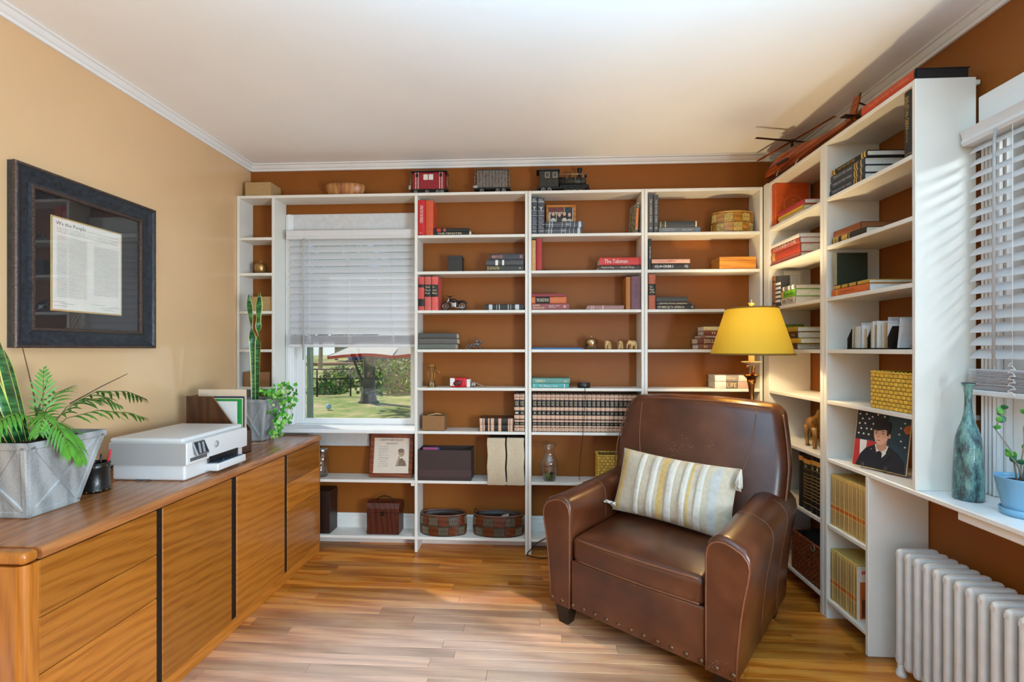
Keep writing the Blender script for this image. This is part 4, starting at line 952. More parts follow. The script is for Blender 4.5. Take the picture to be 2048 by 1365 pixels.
# motorcycle
def motorbike():
    Y = YB + .05; p = onY(908, HZ, Y); m_ = thing('model_motorcycle', 'small black and chrome model motorcycle beside the coral volumes', 'model', (p.x, Y, SZ[4] + EPS)); r = .030
    for x in (-.058, .056):
        w = MB().tube([(x + (r - .005) * math.cos(a * PI / 12), 0, r + (r - .005) * math.sin(a * PI / 12)) for a in range(24)], .005, 8, None, 0, False, True).build('tyre', soot, m_)
        q = MB().tube([(x + (r - .010) * math.cos(a * PI / 12), 0, r + (r - .010) * math.sin(a * PI / 12)) for a in range(24)], .0018, 5, None, 0, False, True)
        for a in range(8): q.tube([(x, 0, r), (x + (r - .01) * math.cos(a * PI / 4), 0, r + (r - .01) * math.sin(a * PI / 4))], .0007, 4)
        q.lathe([(0, -.005), (.006, -.005), (.006, .005), (0, .005)], 10, T3(x, 0, r) @ RX(90)).build('rim', steel, w)
    for y in (-.009, .009): MB().tube([(-.058, y, r), (-.04, y, .066), (-.028, y, .088)], .0024, 6).build('fork', steel, m_)
    MB().tube([(-.045, -.028, .098), (-.025, -.020, .094), (-.028, 0, .088), (-.025, .020, .094), (-.045, .028, .098)], .002, 6).tube([(-.03, -.015, .092), (.012, -.02, .099)], .0016, 5).build('handlebar', dkm, m_)
    MB().tube([(-.03, 0, .08), (-.02, 0, .035), (.02, 0, .022), (.056, 0, r), (.03, 0, .055), (-.03, 0, .08)], .0028, 6).build('frame', soot, m_)
    MB().ell((-.008, 0, .068), .027, .013, .013, 14, 8).build('tank', M('tank_black', '#1a1a1c', .2, 0, 0), m_)
    MB().rbox((.030, 0, .060), (.045, .02, .012), .005, lambda p: (p[0], p[1], p[2] + 2.5 * p[0] * p[0] * 4), 2, 3).build('seat', soot, m_)
    MB().rbox((.0, 0, .038), (.034, .022, .034), .006, None, 2, 2).lathe([(0, 0), (.008, 0), (.008, .024), (0, .024)], 10, T3(-.012, 0, .04) @ RY(-25)).lathe([(0, 0), (.008, 0), (.008, .024), (0, .024)], 10, T3(.006, 0, .04) @ RY(25)).build('engine', steel, m_)
    MB().tube([(-.01, -.012, .03), (.02, -.014, .018), (.075, -.014, .022)], [.002, .003, .0042], 8).build('exhaust', steel, m_)
    MB().tube([(x_ + .056, 0, z_) for x_, z_ in ((-.03, .045), (-.018, .062), (0, .067), (.02, .062), (.033, .045))], .004, 6, None, 0, True, False, 2.0).build('fender', M('tank_black', '#1a1a1c', .2, 0, 0), m_)
    m_.rotation_euler = (0, 0, R(-4))
motorbike()
def horse_figure():
    Y = YB + .06; p = onY(953, HZ, Y); f = thing('pewter_figurine', 'tiny pewter horse and rider figurine on a shelf', 'figurine', (p.x, Y, SZ[5] + EPS))
    mm = MB().ell((0, 0, .034), .026, .010, .012, 14, 8).tube([(.02, 0, .04), (.032, 0, .055), (.036, 0, .058)], [.009, .006, .005], 8).ell((.040, 0, .056), .010, .005, .006, 10, 6)
    for (x, y, k) in ((.018, -.006, .014), (.016, .006, -.004), (-.018, -.006, -.010), (-.02, .006, .004)): mm.tube([(x, y, .032), (x + k * .5, y, .017), (x + k, y, 0.001)], [.0055, .003, .0028], 6)
    mm.tube([(-.024, 0, .038), (-.036, 0, .03), (-.04, 0, .014)], [.004, .003, .001], 6).build('horse', pewter, f)
    MB().ell((.0, 0, .054), .009, .008, .015, 12, 8).ell((.002, 0, .073), .006, .006, .007, 10, 8).tube([(.002, -.007, .058), (.015, -.004, .05)], .0028, 6).tube([(0, -.009, .05), (.006, -.012, .03)], .0035, 6).build('rider', pewter, f)
    MB().tube([(-.055 + .013 * math.cos(a * PI / 8), -.004, .0155 + .013 * math.sin(a * PI / 8)) for a in range(16)], .0022, 5, None, 0, False, True).tube([(-.055, -.004, .0155), (-.02, 0, .03)], .0022, 5).tube([(-.068, -.004, .0155), (-.042, -.004, .0155)], .0012, 4).tube([(-.055, -.004, .003), (-.055, -.004, .028)], .0012, 4).build('cart_wheel', pewter, f)
horse_figure()
def hourglass():
    Y = YB + .05; p = onY(863.5, HZ, Y); h_ = thing('hourglass', 'brass hourglass with three posts and a leaning rod on the shelf by the window', 'hourglass', (p.x, Y, SZ[6] + EPS), R(20)); H = .148
    for z in (0, H - .008): MB().lathe([(0, z), (.030, z), (.032, z + .004), (.030, z + .008), (0, z + .008)], 6, None, 0, False).build('plate', brass, h_)
    for k in range(3):
        a = 2 * PI * k / 3 + .5; MB().tube([(.025 * math.cos(a), .025 * math.sin(a), .008), (.025 * math.cos(a), .025 * math.sin(a), H - .008)], .0026, 8).build('post', brass, h_)
    MB().lathe([(.017, .008), (.018, .03), (.014, .055), (.004, .07), (.003, .074), (.004, .078), (.014, .093), (.018, .118), (.017, .140)], 16).build('bulb', GLASS('clear_glass', (.97, .98, .98), .06), h_)
    MB().lathe([(0, .009), (.0155, .009), (.015, .022), (.004, .034), (0, .036)], 14).build('sand', M('sand', '#cdbf9e', .9), h_)
    MB().tube([(.024, -.01, .13), (.064, -.02, .078)], .0028, 8).tube([(.024, -.01, .13), (.03, -.012, .148)], .0024, 8).build('rod', brass, h_)
hourglass()
def red_toy():
    Y = YB + .02; x0, x1 = xw(899.5, 942, Y); t = thing('red_toy', 'red and white toy pack with clear plastic end lying by the hourglass', 'toy', ((x0 + x1) / 2, Y, SZ[6] + EPS)); w = x1 - x0; h = hgt(920, 19, Y); rd_ = M('toy_red', '#c4141e', .35, 0, .05)
    MB().rbox((-.01, .04, h / 2), (w - .03, .07, h), .008, None, 2, 3).build('body', rd_, t)
    MB().box(-w / 2, -w / 2 + .032, .002, .075, h * .15, h * .98, .003).build('white_end', M('toy_white', '#e0dcd8', .4), t)
    MB().box(w / 2 - .03, w / 2 - .008, .001, .072, .001, h * .85, .003).build('white_panel', M('toy_white', '#e0dcd8', .4), t)
    MB().lathe([(0, 0), (.019, 0), (.023, .004), (.017, .012), (0, .006)], 20, T3(-.02, .006, h * .42) @ RX(90), 0, True, 1.25, .8).build('hub', M('toy_maroon', '#5a0c14', .3), t)
    MB().tube([(-.055, .003, h * .2), (-.03, .001, h * .75), (.02, .002, h * .7)], .0016, 5).build('trim_line', blacki, t)
    MB().rbox((w / 2 + .012, .04, h * .3), (.035, .07, h * .6), .006, None, 2, 2).build('clear_blister', GLASS('blister', (.93, .94, .95), .10), t)
    MB().tube([(w / 2 + .02, .03, h * .55), (w / 2 + .05, .03, h * .3), (w / 2 + .09, .02, .004)], .004, 6).build('loose_film', GLASS('film', (.97, .97, .97), .2), t)
red_toy()
# oval patchwork baskets
def oval_basket(label, p0, p1, ptop, s, Y, ry_, bright=False, cat='basket'):
    x0, x1 = xw(p0, p1, Y); rx = (x1 - x0) / 2; h = zy((p0 + p1) / 2, ptop, Y) - SZ[s]; b = thing('oval_basket', label, cat, ((x0 + x1) / 2, Y, SZ[s] + EPS))
    k = 'gilt_' if bright else 'dark_'
    base = M(k + 'basket_body', '#6a4412' if bright else '#2c1a10', .45, 0, .2, 40); wd = WOOD(k + 'basket_wood', '#7a4410' if bright else '#3a180a', '#94651f' if bright else '#552610', '#a87830' if bright else '#6a3418', .3, 0, 3); lt = M(k + 'basket_leather', '#7a5a20' if bright else '#2e1b12', .45, 0, .2, 60)
    wv = M(k + 'basket_weave', '#9a8038' if bright else '#40352a', .5, 0, .9, 110, .9, 160)
    bul = lambda z: 1 + .035 * math.sin(PI * z / h)
    def P(a, z, o=0): return ((rx * .97 * bul(z) + o) * math.cos(a), (ry_ * .97 * bul(z) + o) * math.sin(a), z)
    n = 48; vs = []; fs = []
    Zs = [0, h * .25, h * .5, h * .75, h]
    for z in Zs:
        for i in range(n): vs.append(P(2 * PI * i / n, z))
    for z in Zs[::-1]:
        for i in range(n): vs.append(P(2 * PI * i / n, max(z, .008), -.008))
    L = len(Zs) * 2
    for q in range(L - 1):
        for i in range(n): j = (i + 1) % n; fs.append((q * n + i, q * n + j, (q + 1) * n + j, (q + 1) * n + i))
    fs.append(list(range(n))[::-1]); fs.append([(L - 1) * n + i for i in range(n)])
    MB().add(vs, fs, True).build('body', base, b)
    m_ = 14
    for row in range(2):
        for i in range(m_):
            a0 = 2 * PI * (i + .02) / m_ + .06; a1 = 2 * PI * (i + .98) / m_ + .06; z0 = h * (.03 + .47 * row); z1 = h * (.47 + .47 * row); q = []
            for z in (z0, (z0 + z1) / 2, z1):
                for c_ in range(5): q.append(P(a0 + (a1 - a0) * c_ / 4, z, .0022))
            q2 = [P(a0 + (a1 - a0) * c_ / 4, z, -.001) for z in (z0, z1) for c_ in range(5)]
            F_ = [(r_ * 5 + c_, r_ * 5 + c_ + 1, (r_ + 1) * 5 + c_ + 1, (r_ + 1) * 5 + c_) for r_ in range(2) for c_ in range(4)]
            for c_ in range(4): F_ += [(c_, 15 + c_, 15 + c_ + 1, c_ + 1), (10 + c_, 10 + c_ + 1, 20 + c_ + 1, 20 + c_)]
            F_ += [(0, 5, 10, 20, 15), (4, 19, 24, 14, 9)]
            wv_ = (row + i) % 2 == 0
            o = MB().add(q + q2, F_, False).build('patch', wv if wv_ else (wd if (i + row) % 4 else lt), b)
            if wv_:   # raised lattice on the woven patches
                mm = MB()
                for g in range(5):
                    for s_ in (0, 1):
                        f0 = g / 5; pts = []
                        for e in range(4):
                            u = f0 + e / 3 * .2 if s_ else f0 + .2 - e / 3 * .2
                            pts.append(P(a0 + (a1 - a0) * (u), z0 + (z1 - z0) * (.08 + .84 * e / 3), .0032))
                        mm.tube(pts, .0012, 4)
                mm.build('lattice', M(k + 'lattice', '#c8b070' if bright else '#7e7058', .5, 0, .2, 60), o)
    MB().tube([P(2 * PI * i / n, h) for i in range(n)], .0055, 8, None, 0, False, True).build('rim', WOOD(k + 'rim_wood', '#7a4a18' if bright else '#4e2a1c', '#a87830' if bright else '#6a4030', '#b88a40' if bright else '#80523e', .35, 0, 3), b)
    return b, rx, h
oval_basket('dark oval patchwork basket standing empty on the lowest shelf', 842.5, 933, 1026, 9, YB + .078, .070)
b2, rx2, h2 = oval_basket('dark oval patchwork basket with a cable and oddments inside', 947, 1047, 1028, 9, YB + .078, .070)
def in_basket():
    x, y, z = b2.location
    c_ = tag(MB().tube([(x - rx2 * .75, y, z + .03), (x - rx2 * .95, y - .02, z + h2 + .012), (x - rx2 * .9, y - .03, z + h2 + .045), (x - rx2 * .82, y - .03, z + h2 + .035), (x - rx2 * .7, y - .02, z + h2 * .6), (x - rx2 * .2, y, z + h2 * .7), (x + rx2 * .2, y + .02, z + h2 * .9), (x + rx2 * .5, y, z + h2 * .5)], .0026, 6).build('cable', soot), 'black cable looping out of the oval basket on the floor shelf', 'cable')
    tag(MB().rbox((x - .01, y, z + .055), (.16, .06, .05), .02, lambda p: (p[0], p[1], p[2] + .008 * math.sin(p[0] * 60)), 2, 4).build('black_pouch', M('pouch', '#14171c', .5)), 'black pouch lying in the second oval basket', 'pouch')
    o = MB().box(-.024, .024, -.002, .002, -.02, .02, .001).build('small_tag', M('tag_print', '#a59a8a', .6, 0, .5, 180)); o.location = (x + .05, y - .02, z + h2 * .86); o.rotation_euler = (R(-20), R(-15), 0)
    tag(o, 'small patterned card sticking up in the second oval basket', 'card')
in_basket()
oval_basket('gilt oval patchwork basket on the highest shelf near the corner', 1424, 1504.5, 428.5, 2, YB + .078, .070, True)
# family photo in a wooden frame
def family_photo():
    Y = YB + .11; x0, x1 = xw(1092, 1152, Y); w = x1 - x0; h = .222; f = thing('photo_frame', 'small orange-brown wooden frame with a photo of four people', 'picture frame', ((x0 + x1) / 2, Y, SZ[2] + EPS)); fw = WOOD('photo_frame_wood', '#8a4a10', '#b0681c', '#c07c2a', .4, 0, 3); s_ = .017
    mm = [(-w / 2, w / 2, 0, s_), (-w / 2, w / 2, h - s_, h), (-w / 2, -w / 2 + s_, s_, h - s_), (w / 2 - s_, w / 2, s_, h - s_)]
    for a in mm: MB().box(a[0], a[1], 0, .014, a[2], a[3], .003).build('frame_rail', fw, f)
    MB().box(-w / 2 + s_, w / 2 - s_, .006, .010, s_, h - s_).build('photo', M('photo_ground', '#b8ab94', .35, 0, .15, 25), f)
    W2 = w / 2 - s_; zb = h * .36; y = .0055
    MB().box(-W2, W2 * .25, y - .0002, y + .0006, h * .78, h - s_).build('photo_canopy', M('photo_red', '#6a2a22', .4, 0, .4, 60), f)
    MB().box(W2 * .3, W2 * .92, y, y + .0006, h * .60, h - s_).build('photo_window', M('photo_window', '#26282a', .4, 0, .6, 140), f)
    MB().box(-W2, W2, y - .0001, y + .0005, s_, h * .30).build('photo_dark', M('photo_dark', '#4a3a30', .4, 0, .4, 40), f)
    hair = M('photo_hair', '#33211a', .5, 0, .2); skin = M('photo_skin', '#d2a88c', .5, 0, .05)
    for i, (cx, c2) in enumerate(((-.62, '#cfcac0'), (-.12, '#3a2c2c'), (.28, '#d8cdbf'), (.68, '#c9c2b4'))):
        X = cx * W2; zc = h * .72 - .006 * (i % 2)
        el = lambda rx, rz, zz, q: [(X + rx * math.cos(a * PI / 8), zz + rz * math.sin(a * PI / 8)) for a in range(16)]
        MB().prism(el(.019, .034, zc - .018, 0), y - .0012, y, 'y').build('photo_hair', hair, f)
        MB().prism([(X - .020, s_), (X - .022, zc - .045), (X - .008, zc - .028), (X + .008, zc - .028), (X + .022, zc - .045), (X + .020, s_)], y - .0022, y - .001, 'y').build('photo_clothes', M('photo_cloth%d' % i, c2, .5, 0, .1), f)
        MB().prism(el(.0095, .0135, zc, 0), y - .0032, y - .002, 'y').build('photo_face', skin, f)
family_photo()
# leaning patterned binder
def pattern_folder():
    Y = YB + .012; x1 = onY(1281.5, HZ, Y).x; h = hgt(1270, 61, Y)
    n = M('leopard_print', '#8f8a78', .6, 0, 0); 
    if not n.get('done'):
        t = n.node_tree; p = t.nodes['Principled BSDF']; v = coords(t); vo = t.nodes.new('ShaderNodeTexNoise'); vo.inputs['Scale'].default_value = 90; vo.inputs['Detail'].default_value = 1; vo.inputs['Distortion'].default_value = 1.2
        t.links.new(v, vo.inputs['Vector']); r = ramp(t, [(.42, '#20262a'), (.52, '#b0a88c')]); t.links.new(vo.outputs[0], r.inputs[0]); t.links.new(r.outputs[0], p.inputs['Base Color']); n['done'] = 1
    o = book('notebook', 'notebook with black and cream speckled cover leaning by the bookcase side', .017, h, .135, n, [(.15 * h, .82 * h, M('orange_spine', '#c8743a', .5))], [], page, None, 'notebook')
    o.location = (x1 - .034, Y + .003, SZ[2] + .0018); o.rotation_euler = (0, R(3.0), R(9))
pattern_folder()
# elephants
def elephants():
    iv = M('ivory', '#c9a56e', .4, 0, .25, 60, .3, 120); src = None
    labs = ['carved tan elephant nearest the metal apple', 'carved tan elephant in the middle of three', 'carved tan elephant closest to the bookcase side']
    for i, px in enumerate((1216, 1241, 1265)):
        Y = YB + .05; p = onY(px, HZ, Y)
        if src is None:
            e = thing('elephant_figurine', labs[0], 'figurine', (0, 0, 0), 0, 'carved elephants')
            mm = MB().ell((.004, 0, .037), .027, .017, .019, 16, 10).ell((-.022, 0, .043), .014, .012, .015, 14, 8)
            for (x, y) in ((-.012, -.010), (-.012, .010), (.020, -.010), (.020, .010)): mm.tube([(x, y, .032), (x, y, .012), (x, y, .001)], [.0075, .006, .0068], 8)
            mm.tube([(-.032, 0, .042), (-.040, 0, .028), (-.039, 0, .012), (-.043, 0, .004)], [.007, .005, .0035, .0025], 8).tube([(.03, 0, .042), (.034, 0, .02)], .0013, 5)
            q = [mm.build('body', iv, e)]
            for s_ in (-1, 1):
                q.append(MB().ell((-.016, s_ * .014, .042), .009, .0025, .013, 12, 6).build('ear', iv, e))
                q.append(MB().tube([(-.034, s_ * .006, .034), (-.043, s_ * .008, .027)], [.0016, .0008], 5).build('tusk', whitei, e))
            src = (e, q)
        else:
            e = src[0].copy(); COL.objects.link(e); e['label'] = labs[i]
            for k in src[1]: c2 = k.copy(); c2.parent = e; COL.objects.link(c2)
        e.location = (p.x, Y, SZ[5] + EPS); e.rotation_euler = (0, 0, R([62, 75, 20][i]))
        e.scale = [(1, 1, 1), (.97, .97, .97), (1, 1, 1.04)][i]
elephants()
# smart speaker puck and its cable
def puck():
    Y = YB + .045; p = onY(1167.5, HZ, Y); s_ = thing('smart_speaker', 'round black speaker puck on the shelf above the encyclopedias', 'speaker', (p.x, Y, SZ[6] + EPS))
    MB().lathe([(0, 0), (.040, 0), (.043, .004), (.043, .030), (.039, .034), (0, .034)], 28).build('body', M('puck_black', '#1b1b1d', .35, 0, 0), s_)
    MB().tube([(.0375 * math.cos(a * PI / 16), .0375 * math.sin(a * PI / 16), .0342) for a in range(32)], .0012, 5, None, 0, False, True).build('light_ring', M('puck_ring', '#6a6c70', .3, .3, 0), s_)
    x = p.x; y0 = YB - .004
    pts = [(x, Y - .043, SZ[6] + .012), (x, YB + .005, SZ[6] + .006), (x + .003, y0, SZ[6] - .004), (x + .006, y0, SZ[7] + .25), (x, y0, SZ[7] + .12), (x - .012, y0, SZ[7] - .03), (x - .022, y0 + .03, SZ[8] + .19), (x - .03, YB + .04, SZ[8] + .06), (x - .03, YB + .05, SZ[8] + .003)]
    tag(MB().tube(pts, .0018, 6).build('speaker_cable', soot), 'thin black cable hanging from the speaker puck across the encyclopedias', 'cable')
    q = onZ(1060, 1103, .004); f = [(-.12, -.13, .004), (-.03, -.115, .004)]
    P = [onY(1120, 1066, YB + .02), onY(1095, 1075, YB - .004), onY(1075, 1086, YB - .012), onZ(1056, 1100, .02), onZ(1053, 1108, .004), onZ(1062, 1114, .003), onZ(1080, 1117, .003), onZ(1110, 1116, .003)]
    P[0].z = max(P[0].z, SZ[9] + .004); P[1].z = max(P[1].z, SZ[9] - .012)
    P[3].y = min(P[3].y, YB - .01); P[4].y = min(P[4].y, YB - .012)
    tag(MB().tube(P, .0032, 8).build('power_cable', soot), 'black power cable curling on the floor by the bookcase foot', 'cable')
puck()
def glass_vase():
    Y = YB + .058; p = onY(1098.5, HZ, Y); v = thing('glass_vase', 'clear glass hourglass-shaped vase with green glass chips inside', 'vase', (p.x, Y, SZ[8] + EPS)); k = .248 / .248
    out = [(.040, 0), (.042, .004), (.047, .03), (.056, .07), (.059, .10), (.056, .125), (.044, .150), (.034, .170), (.032, .190), (.036, .215), (.046, .236), (.053, .246), (.056, .248)]
    inn = [(r - .0025, z) for (r, z) in out[::-1]][1:-1] + [(.037, .006)]
    MB().lathe(out + inn, 32).build('body', GLASS('vase_glass', (.96, .97, .97), .07), v)
    g = random.Random(5); mm = MB()
    for k in range(90):
        a = g.random() * 6.28; r = .036 * math.sqrt(g.random()); z = .009 + g.random() * .030
        mm.ell((r * math.cos(a), r * math.sin(a), z), .007, .007, .005, 6, 4, None, 0)
    o = mm.build('glass_chips', M('green_chips', '#5e7a44', .2, 0, .5, 60), v); o['kind'] = 'stuff'
    MB().rbox((.014, -.014, .048), (.022, .014, .012), .004, None, 2, 2).build('dark_pebble', blacki, v)
glass_vase()
# woven baskets
def weave_face(mm, origin, ux, uz, un, w, h, nc, nr, dep=.006):
    """alternating horizontal weavers as small proud blocks on one face"""
    ux, uz, un = Vector(ux), Vector(uz), Vector(un); O = Vector(origin); cw = w / nc; ch = h / nr
    for r_ in range(nr):
        off = (r_ % 2) * .5
        for c_ in range(nc + 1):
            a = (c_ - off) * cw; b_ = a + cw * .92; a = max(a, 0); b_ = min(b_, w)
            if b_ - a < cw * .15: continue
            z0 = r_ * ch + ch * .07; z1 = r_ * ch + ch * .93; m_ = (a + b_) / 2; e = (b_ - a) / 2
            vs = []
            for (u, o) in ((a, .0), (a + e * .35, dep * .8), (m_, dep), (b_ - e * .35, dep * .8), (b_, .0)):
                for (z, k) in ((z0, .55), ((z0 + z1) / 2, 1), (z1, .55)): vs.append(O + ux * u + uz * z + un * (o * k))
            fs = [(i * 3 + j, i * 3 + j + 3, i * 3 + j + 4, i * 3 + j + 1) for i in range(4) for j in range(2)]
            mm.add(vs, fs, True)
def wicker_box(label, loc, rz, w, d, h, nc, nr, mat, inner, name='wicker_basket', taper=0):
    b = thing(name, label, 'basket', loc, rz); t = .006
    MB().box(-w / 2, w / 2, 0, t, 0, h).box(-w / 2, w / 2, d - t, d, 0, h).box(-w / 2, -w / 2 + t, t, d - t, 0, h).box(w / 2 - t, w / 2, t, d - t, 0, h).box(-w / 2, w / 2, 0, d, 0, .005).build('body', inner, b)
    mm = MB(); nd = max(3, int(nc * d / w))
    weave_face(mm, (-w / 2, 0, 0), (1, 0, 0), (0, 0, 1), (0, -1, 0), w, h * .97, nc, nr)
    weave_face(mm, (w / 2, 0, 0), (0, 1, 0), (0, 0, 1), (1, 0, 0), d, h * .97, nd, nr)
    weave_face(mm, (-w / 2, d, 0), (0, -1, 0), (0, 0, 1), (-1, 0, 0), d, h * .97, nd, nr)
    o = mm.build('weave', mat, b); o['kind'] = 'stuff'
    for (p, q) in (((-w / 2, 0, h), (w / 2, 0, h)), ((w / 2, 0, h), (w / 2, d, h)), ((w / 2, d, h), (-w / 2, d, h)), ((-w / 2, d, h), (-w / 2, 0, h))):
        P, Q = Vector(p), Vector(q); n = 26; mm = MB()
        for s_ in (0, PI):
            nn = (Q - P).normalized().cross(Vector((0, 0, 1)))
            mm.tube([P.lerp(Q, i / n) + nn * .004 * math.sin(i * 1.3 + s_) + Vector((0, 0, .003 * math.cos(i * 1.3 + s_))) for i in range(n + 1)], .0042, 6)
        mm.build('rim', mat, b)
    return b
straw = M('straw', '#d6aa44', .55, 0, .18, 50, .4, 200); strawi = M('straw_inner', '#7a5a1e', .7, 0, .2, 50)
Y = YB + .012; x0, x1 = xw(1194, 1281.5, Y); wb = wicker_box('yellow wicker basket holding papers behind the armchair arm', ((x0 + x1) / 2, Y, SZ[8] + EPS), 0, x1 - x0 - .016, .125, zy(1230, 913, Y) - SZ[8], 10, 9, straw, strawi)
o = MB().box(-.10, .10, .03, .045, .02, .160, .002).box(-.085, .115, .05, .06, .02, .155, .002).build('paper_bundle', M('paper_grey', '#c9c4b8', .8, 0, .05)); tag(o, 'bundle of papers standing in the yellow wicker basket behind the armchair', 'papers'); o.location = wb.location; o.rotation_euler = (0, 0, R(-3))
# wooden keepsake box
def keepsake():
    Y = YB + .006; x0, x1 = xw(1446, 1519.5, Y); w = x1 - x0; h = hgt(1480, 24.5, Y); b = thing('wooden_box', 'honey coloured wooden box on the shelf above the lampshade', 'box', ((x0 + x1) / 2 - .022, Y, SZ[3] + EPS)); wd = WOOD('honey_wood', '#a8601c', '#c07c2c', '#d0923c', .4, 0, 2)
    MB().box(-w / 2, w / 2, 0, .145, 0, h * .7, .002).build('body', wd, b); MB().box(-w / 2, w / 2, 0, .145, h * .71, h, .002).build('lid', wd, b)
keepsake()
# framed verse under the window
def verse():
    Y = YB + .075; x0, x1 = xw(739.5, 826, Y); w = x1 - x0; h = .292; f = thing('framed_verse', 'wooden frame reading HAPPY BIRTHDAY GRANDPA on the shelf under the window', 'picture frame', ((x0 + x1) / 2, YB + .05, SZ[8] + .0035)); f.rotation_euler = (R(-9), 0, 0); wd = WOOD('verse_frame_wood', '#4a2010', '#6e341c', '#864628', .35, 0, 3); s_ = .028
    for a in ((-w / 2, w / 2, 0, s_), (-w / 2, w / 2, h - s_, h), (-w / 2, -w / 2 + s_, s_, h - s_), (w / 2 - s_, w / 2, s_, h - s_)):
        MB().box(a[0], a[1], 0, .016, a[2], a[3], .004).build('frame_rail', wd, f)
    MB().box(-w / 2 + s_ - .004, w / 2 - s_ + .004, .006, .009, s_ - .004, h - s_ + .004).build('print', M('verse_paper', '#cfc0ae', .6, 0, .04), f)
    it = M('verse_ink', '#4a3e34', .7, 0, 0); y = .0055
    T = lambda s, x, z, ww, hh: text(s, it, f, (x, y, z), (1, 0, 0), (0, 0, 1), ww, hh)
    T("HAPPY BIRTHDAY", 0, h - s_ - .014, .16, .013); T("GRANDPA", 0, h - s_ - .038, .085, .012)
    for i, s in enumerate(("I'm grateful for", "the grandpa in the", "story, the blanket of", "always so dear to", "laps, and arms", "comforted when", "friends, and my", "partner.", "Love for joy,", "Love always")):
        T(s, -.055, h * .70 - i * .0145, .07 if len(s) > 10 else .045, .008)
    br = M('verse_sepia', '#75604c', .6, 0, .2, 60); el = lambda cx, cz, rx, rz: [(cx + rx * math.cos(a * PI / 8), cz + rz * math.sin(a * PI / 8)) for a in range(16)]
    MB().prism([(.03, h * .26), (.105, h * .26), (.098, h * .36), (.075, h * .44), (.05, h * .42), (.037, h * .33)], y - .0002, y + .001, 'y').build('print_body', br, f)
    MB().prism(el(.068, h * .56, .021, .026), y - .0006, y + .001, 'y').build('print_head', M('verse_sepia2', '#a08a70', .6, 0, .2, 60), f)
    MB().prism(el(.066, h * .61, .022, .014), y - .0009, y + .001, 'y').build('print_hair', br, f)
    MB().prism([(.03, h * .27), (.05, h * .48), (.06, h * .5), (.058, h * .46), (.048, h * .28)], y - .0008, y + .001, 'y').build('print_arm', M('verse_sepia2', '#a08a70', .6, 0, .2, 60), f)
verse()
def chest():
    Y = YB + .022; x0, x1 = xw(733.5, 797.5, Y); w = x1 - x0; h = hgt(765, 64, Y); d = .115; c = thing('wooden_chest', 'small dark wooden chest with carry handle on the lowest shelf', 'chest', ((x0 + x1) / 2, Y, SZ[9] + EPS)); wd = WOOD('chest_wood', '#2a0e08', '#43190e', '#5a2616', .35, 2, 3)
    MB().box(-w / 2, w / 2, 0, d, 0, h * .70, .003).build('body', wd, c)
    P = [(-.004, h * .705), (-.004, h * .82), (.012, h * .97), (.04, h * 1.0), (d - .04, h), (d - .012, h * .97), (d + .004, h * .82), (d + .004, h * .705)]
    MB().prism(P, -w / 2 - .003, w / 2 + .003, 'x').build('lid', wd, c)
    MB().tube([(-.055, d / 2, h), (-.05, d / 2, h + .014), (-.025, d / 2 - .004, h + .027), (0, d / 2 - .006, h + .030), (.03, d / 2 - .004, h + .025), (.055, d / 2, h + .004), (.058, d / 2, h)], .0035, 8).build('handle', dkm, c)
    MB().box(-.010, .010, -.007, 0, h * .60, h * .74, .002).lathe([(0, 0), (.006, 0), (.005, .006), (0, .006)], 10, T3(0, -.006, h * .64) @ RX(90)).build('clasp', dkm, c)
    for sx in (-1, 1):
        for z in (.006, h * .62): MB().box(sx * (w / 2 - .012) - .012, sx * (w / 2 - .012) + .012, -.0015, .002, z, z + .022, .001).build('corner_strap', M('strap_leather', '#361408', .5), c)
chest()
b, w, d, h = carton('dark_case', 'dark brown leather case on the lowest shelf by the credenza', 'case', 612, 659.5, 983, 9, YB + .02, .12, M('case_leather', '#241009', .45, 0, .15, 40), .8)
def jar():
    Y = YB + .08; p = onY(644, HZ, Y); v = thing('glass_jar', 'clear glass jar partly hidden by the credenza end', 'jar', (p.x, Y, SZ[8] + EPS))
    MB().lathe([(.038, 0), (.042, .006), (.043, .12), (.036, .145), (.034, .150), (.034, .165), (.031, .165), (.031, .150), (.034, .142), (.040, .118), (.039, .008), (0, .006)], 24).build('body', GLASS('vase_glass'), v)
    MB().lathe([(.036, .164), (.037, .185), (.034, .188), (0, .188)], 20).build('lid', steel, v)
jar()
# ---------------------------------------------------------------- things on the right-hand shelves and sill
# emblem on the orange album cover
def album_emblem():
    al = [o for o in COL.objects if o.name.startswith('album')][0]
    me = al.data; t = max(v.co.x for v in me.vertices); h = max(v.co.z for v in me.vertices); d = max(v.co.y for v in me.vertices); em = M('album_emblem', '#a83c14', .5, 0, 0); em2 = M('album_line', '#e08448', .5, 0, 0)
    c = (d * .54, h * .50); r = d * .27
    MB().tube([(t + .0003, c[0] + r * math.cos(a * PI / 24), c[1] + r * math.sin(a * PI / 24)) for a in range(48)], .0012, 4, None, 0, False, True).build('emblem_ring', em2, al)
    for i, s in enumerate(('our', 'Golden', 'Wedding', 'Album')): text(s, em2, al, (t + .0006, c[0], c[1] + r * (.5 - .34 * i)), (0, 1, 0), (0, 0, 1), r * (.5 if i == 0 else 1.2), r * .26)
album_emblem()
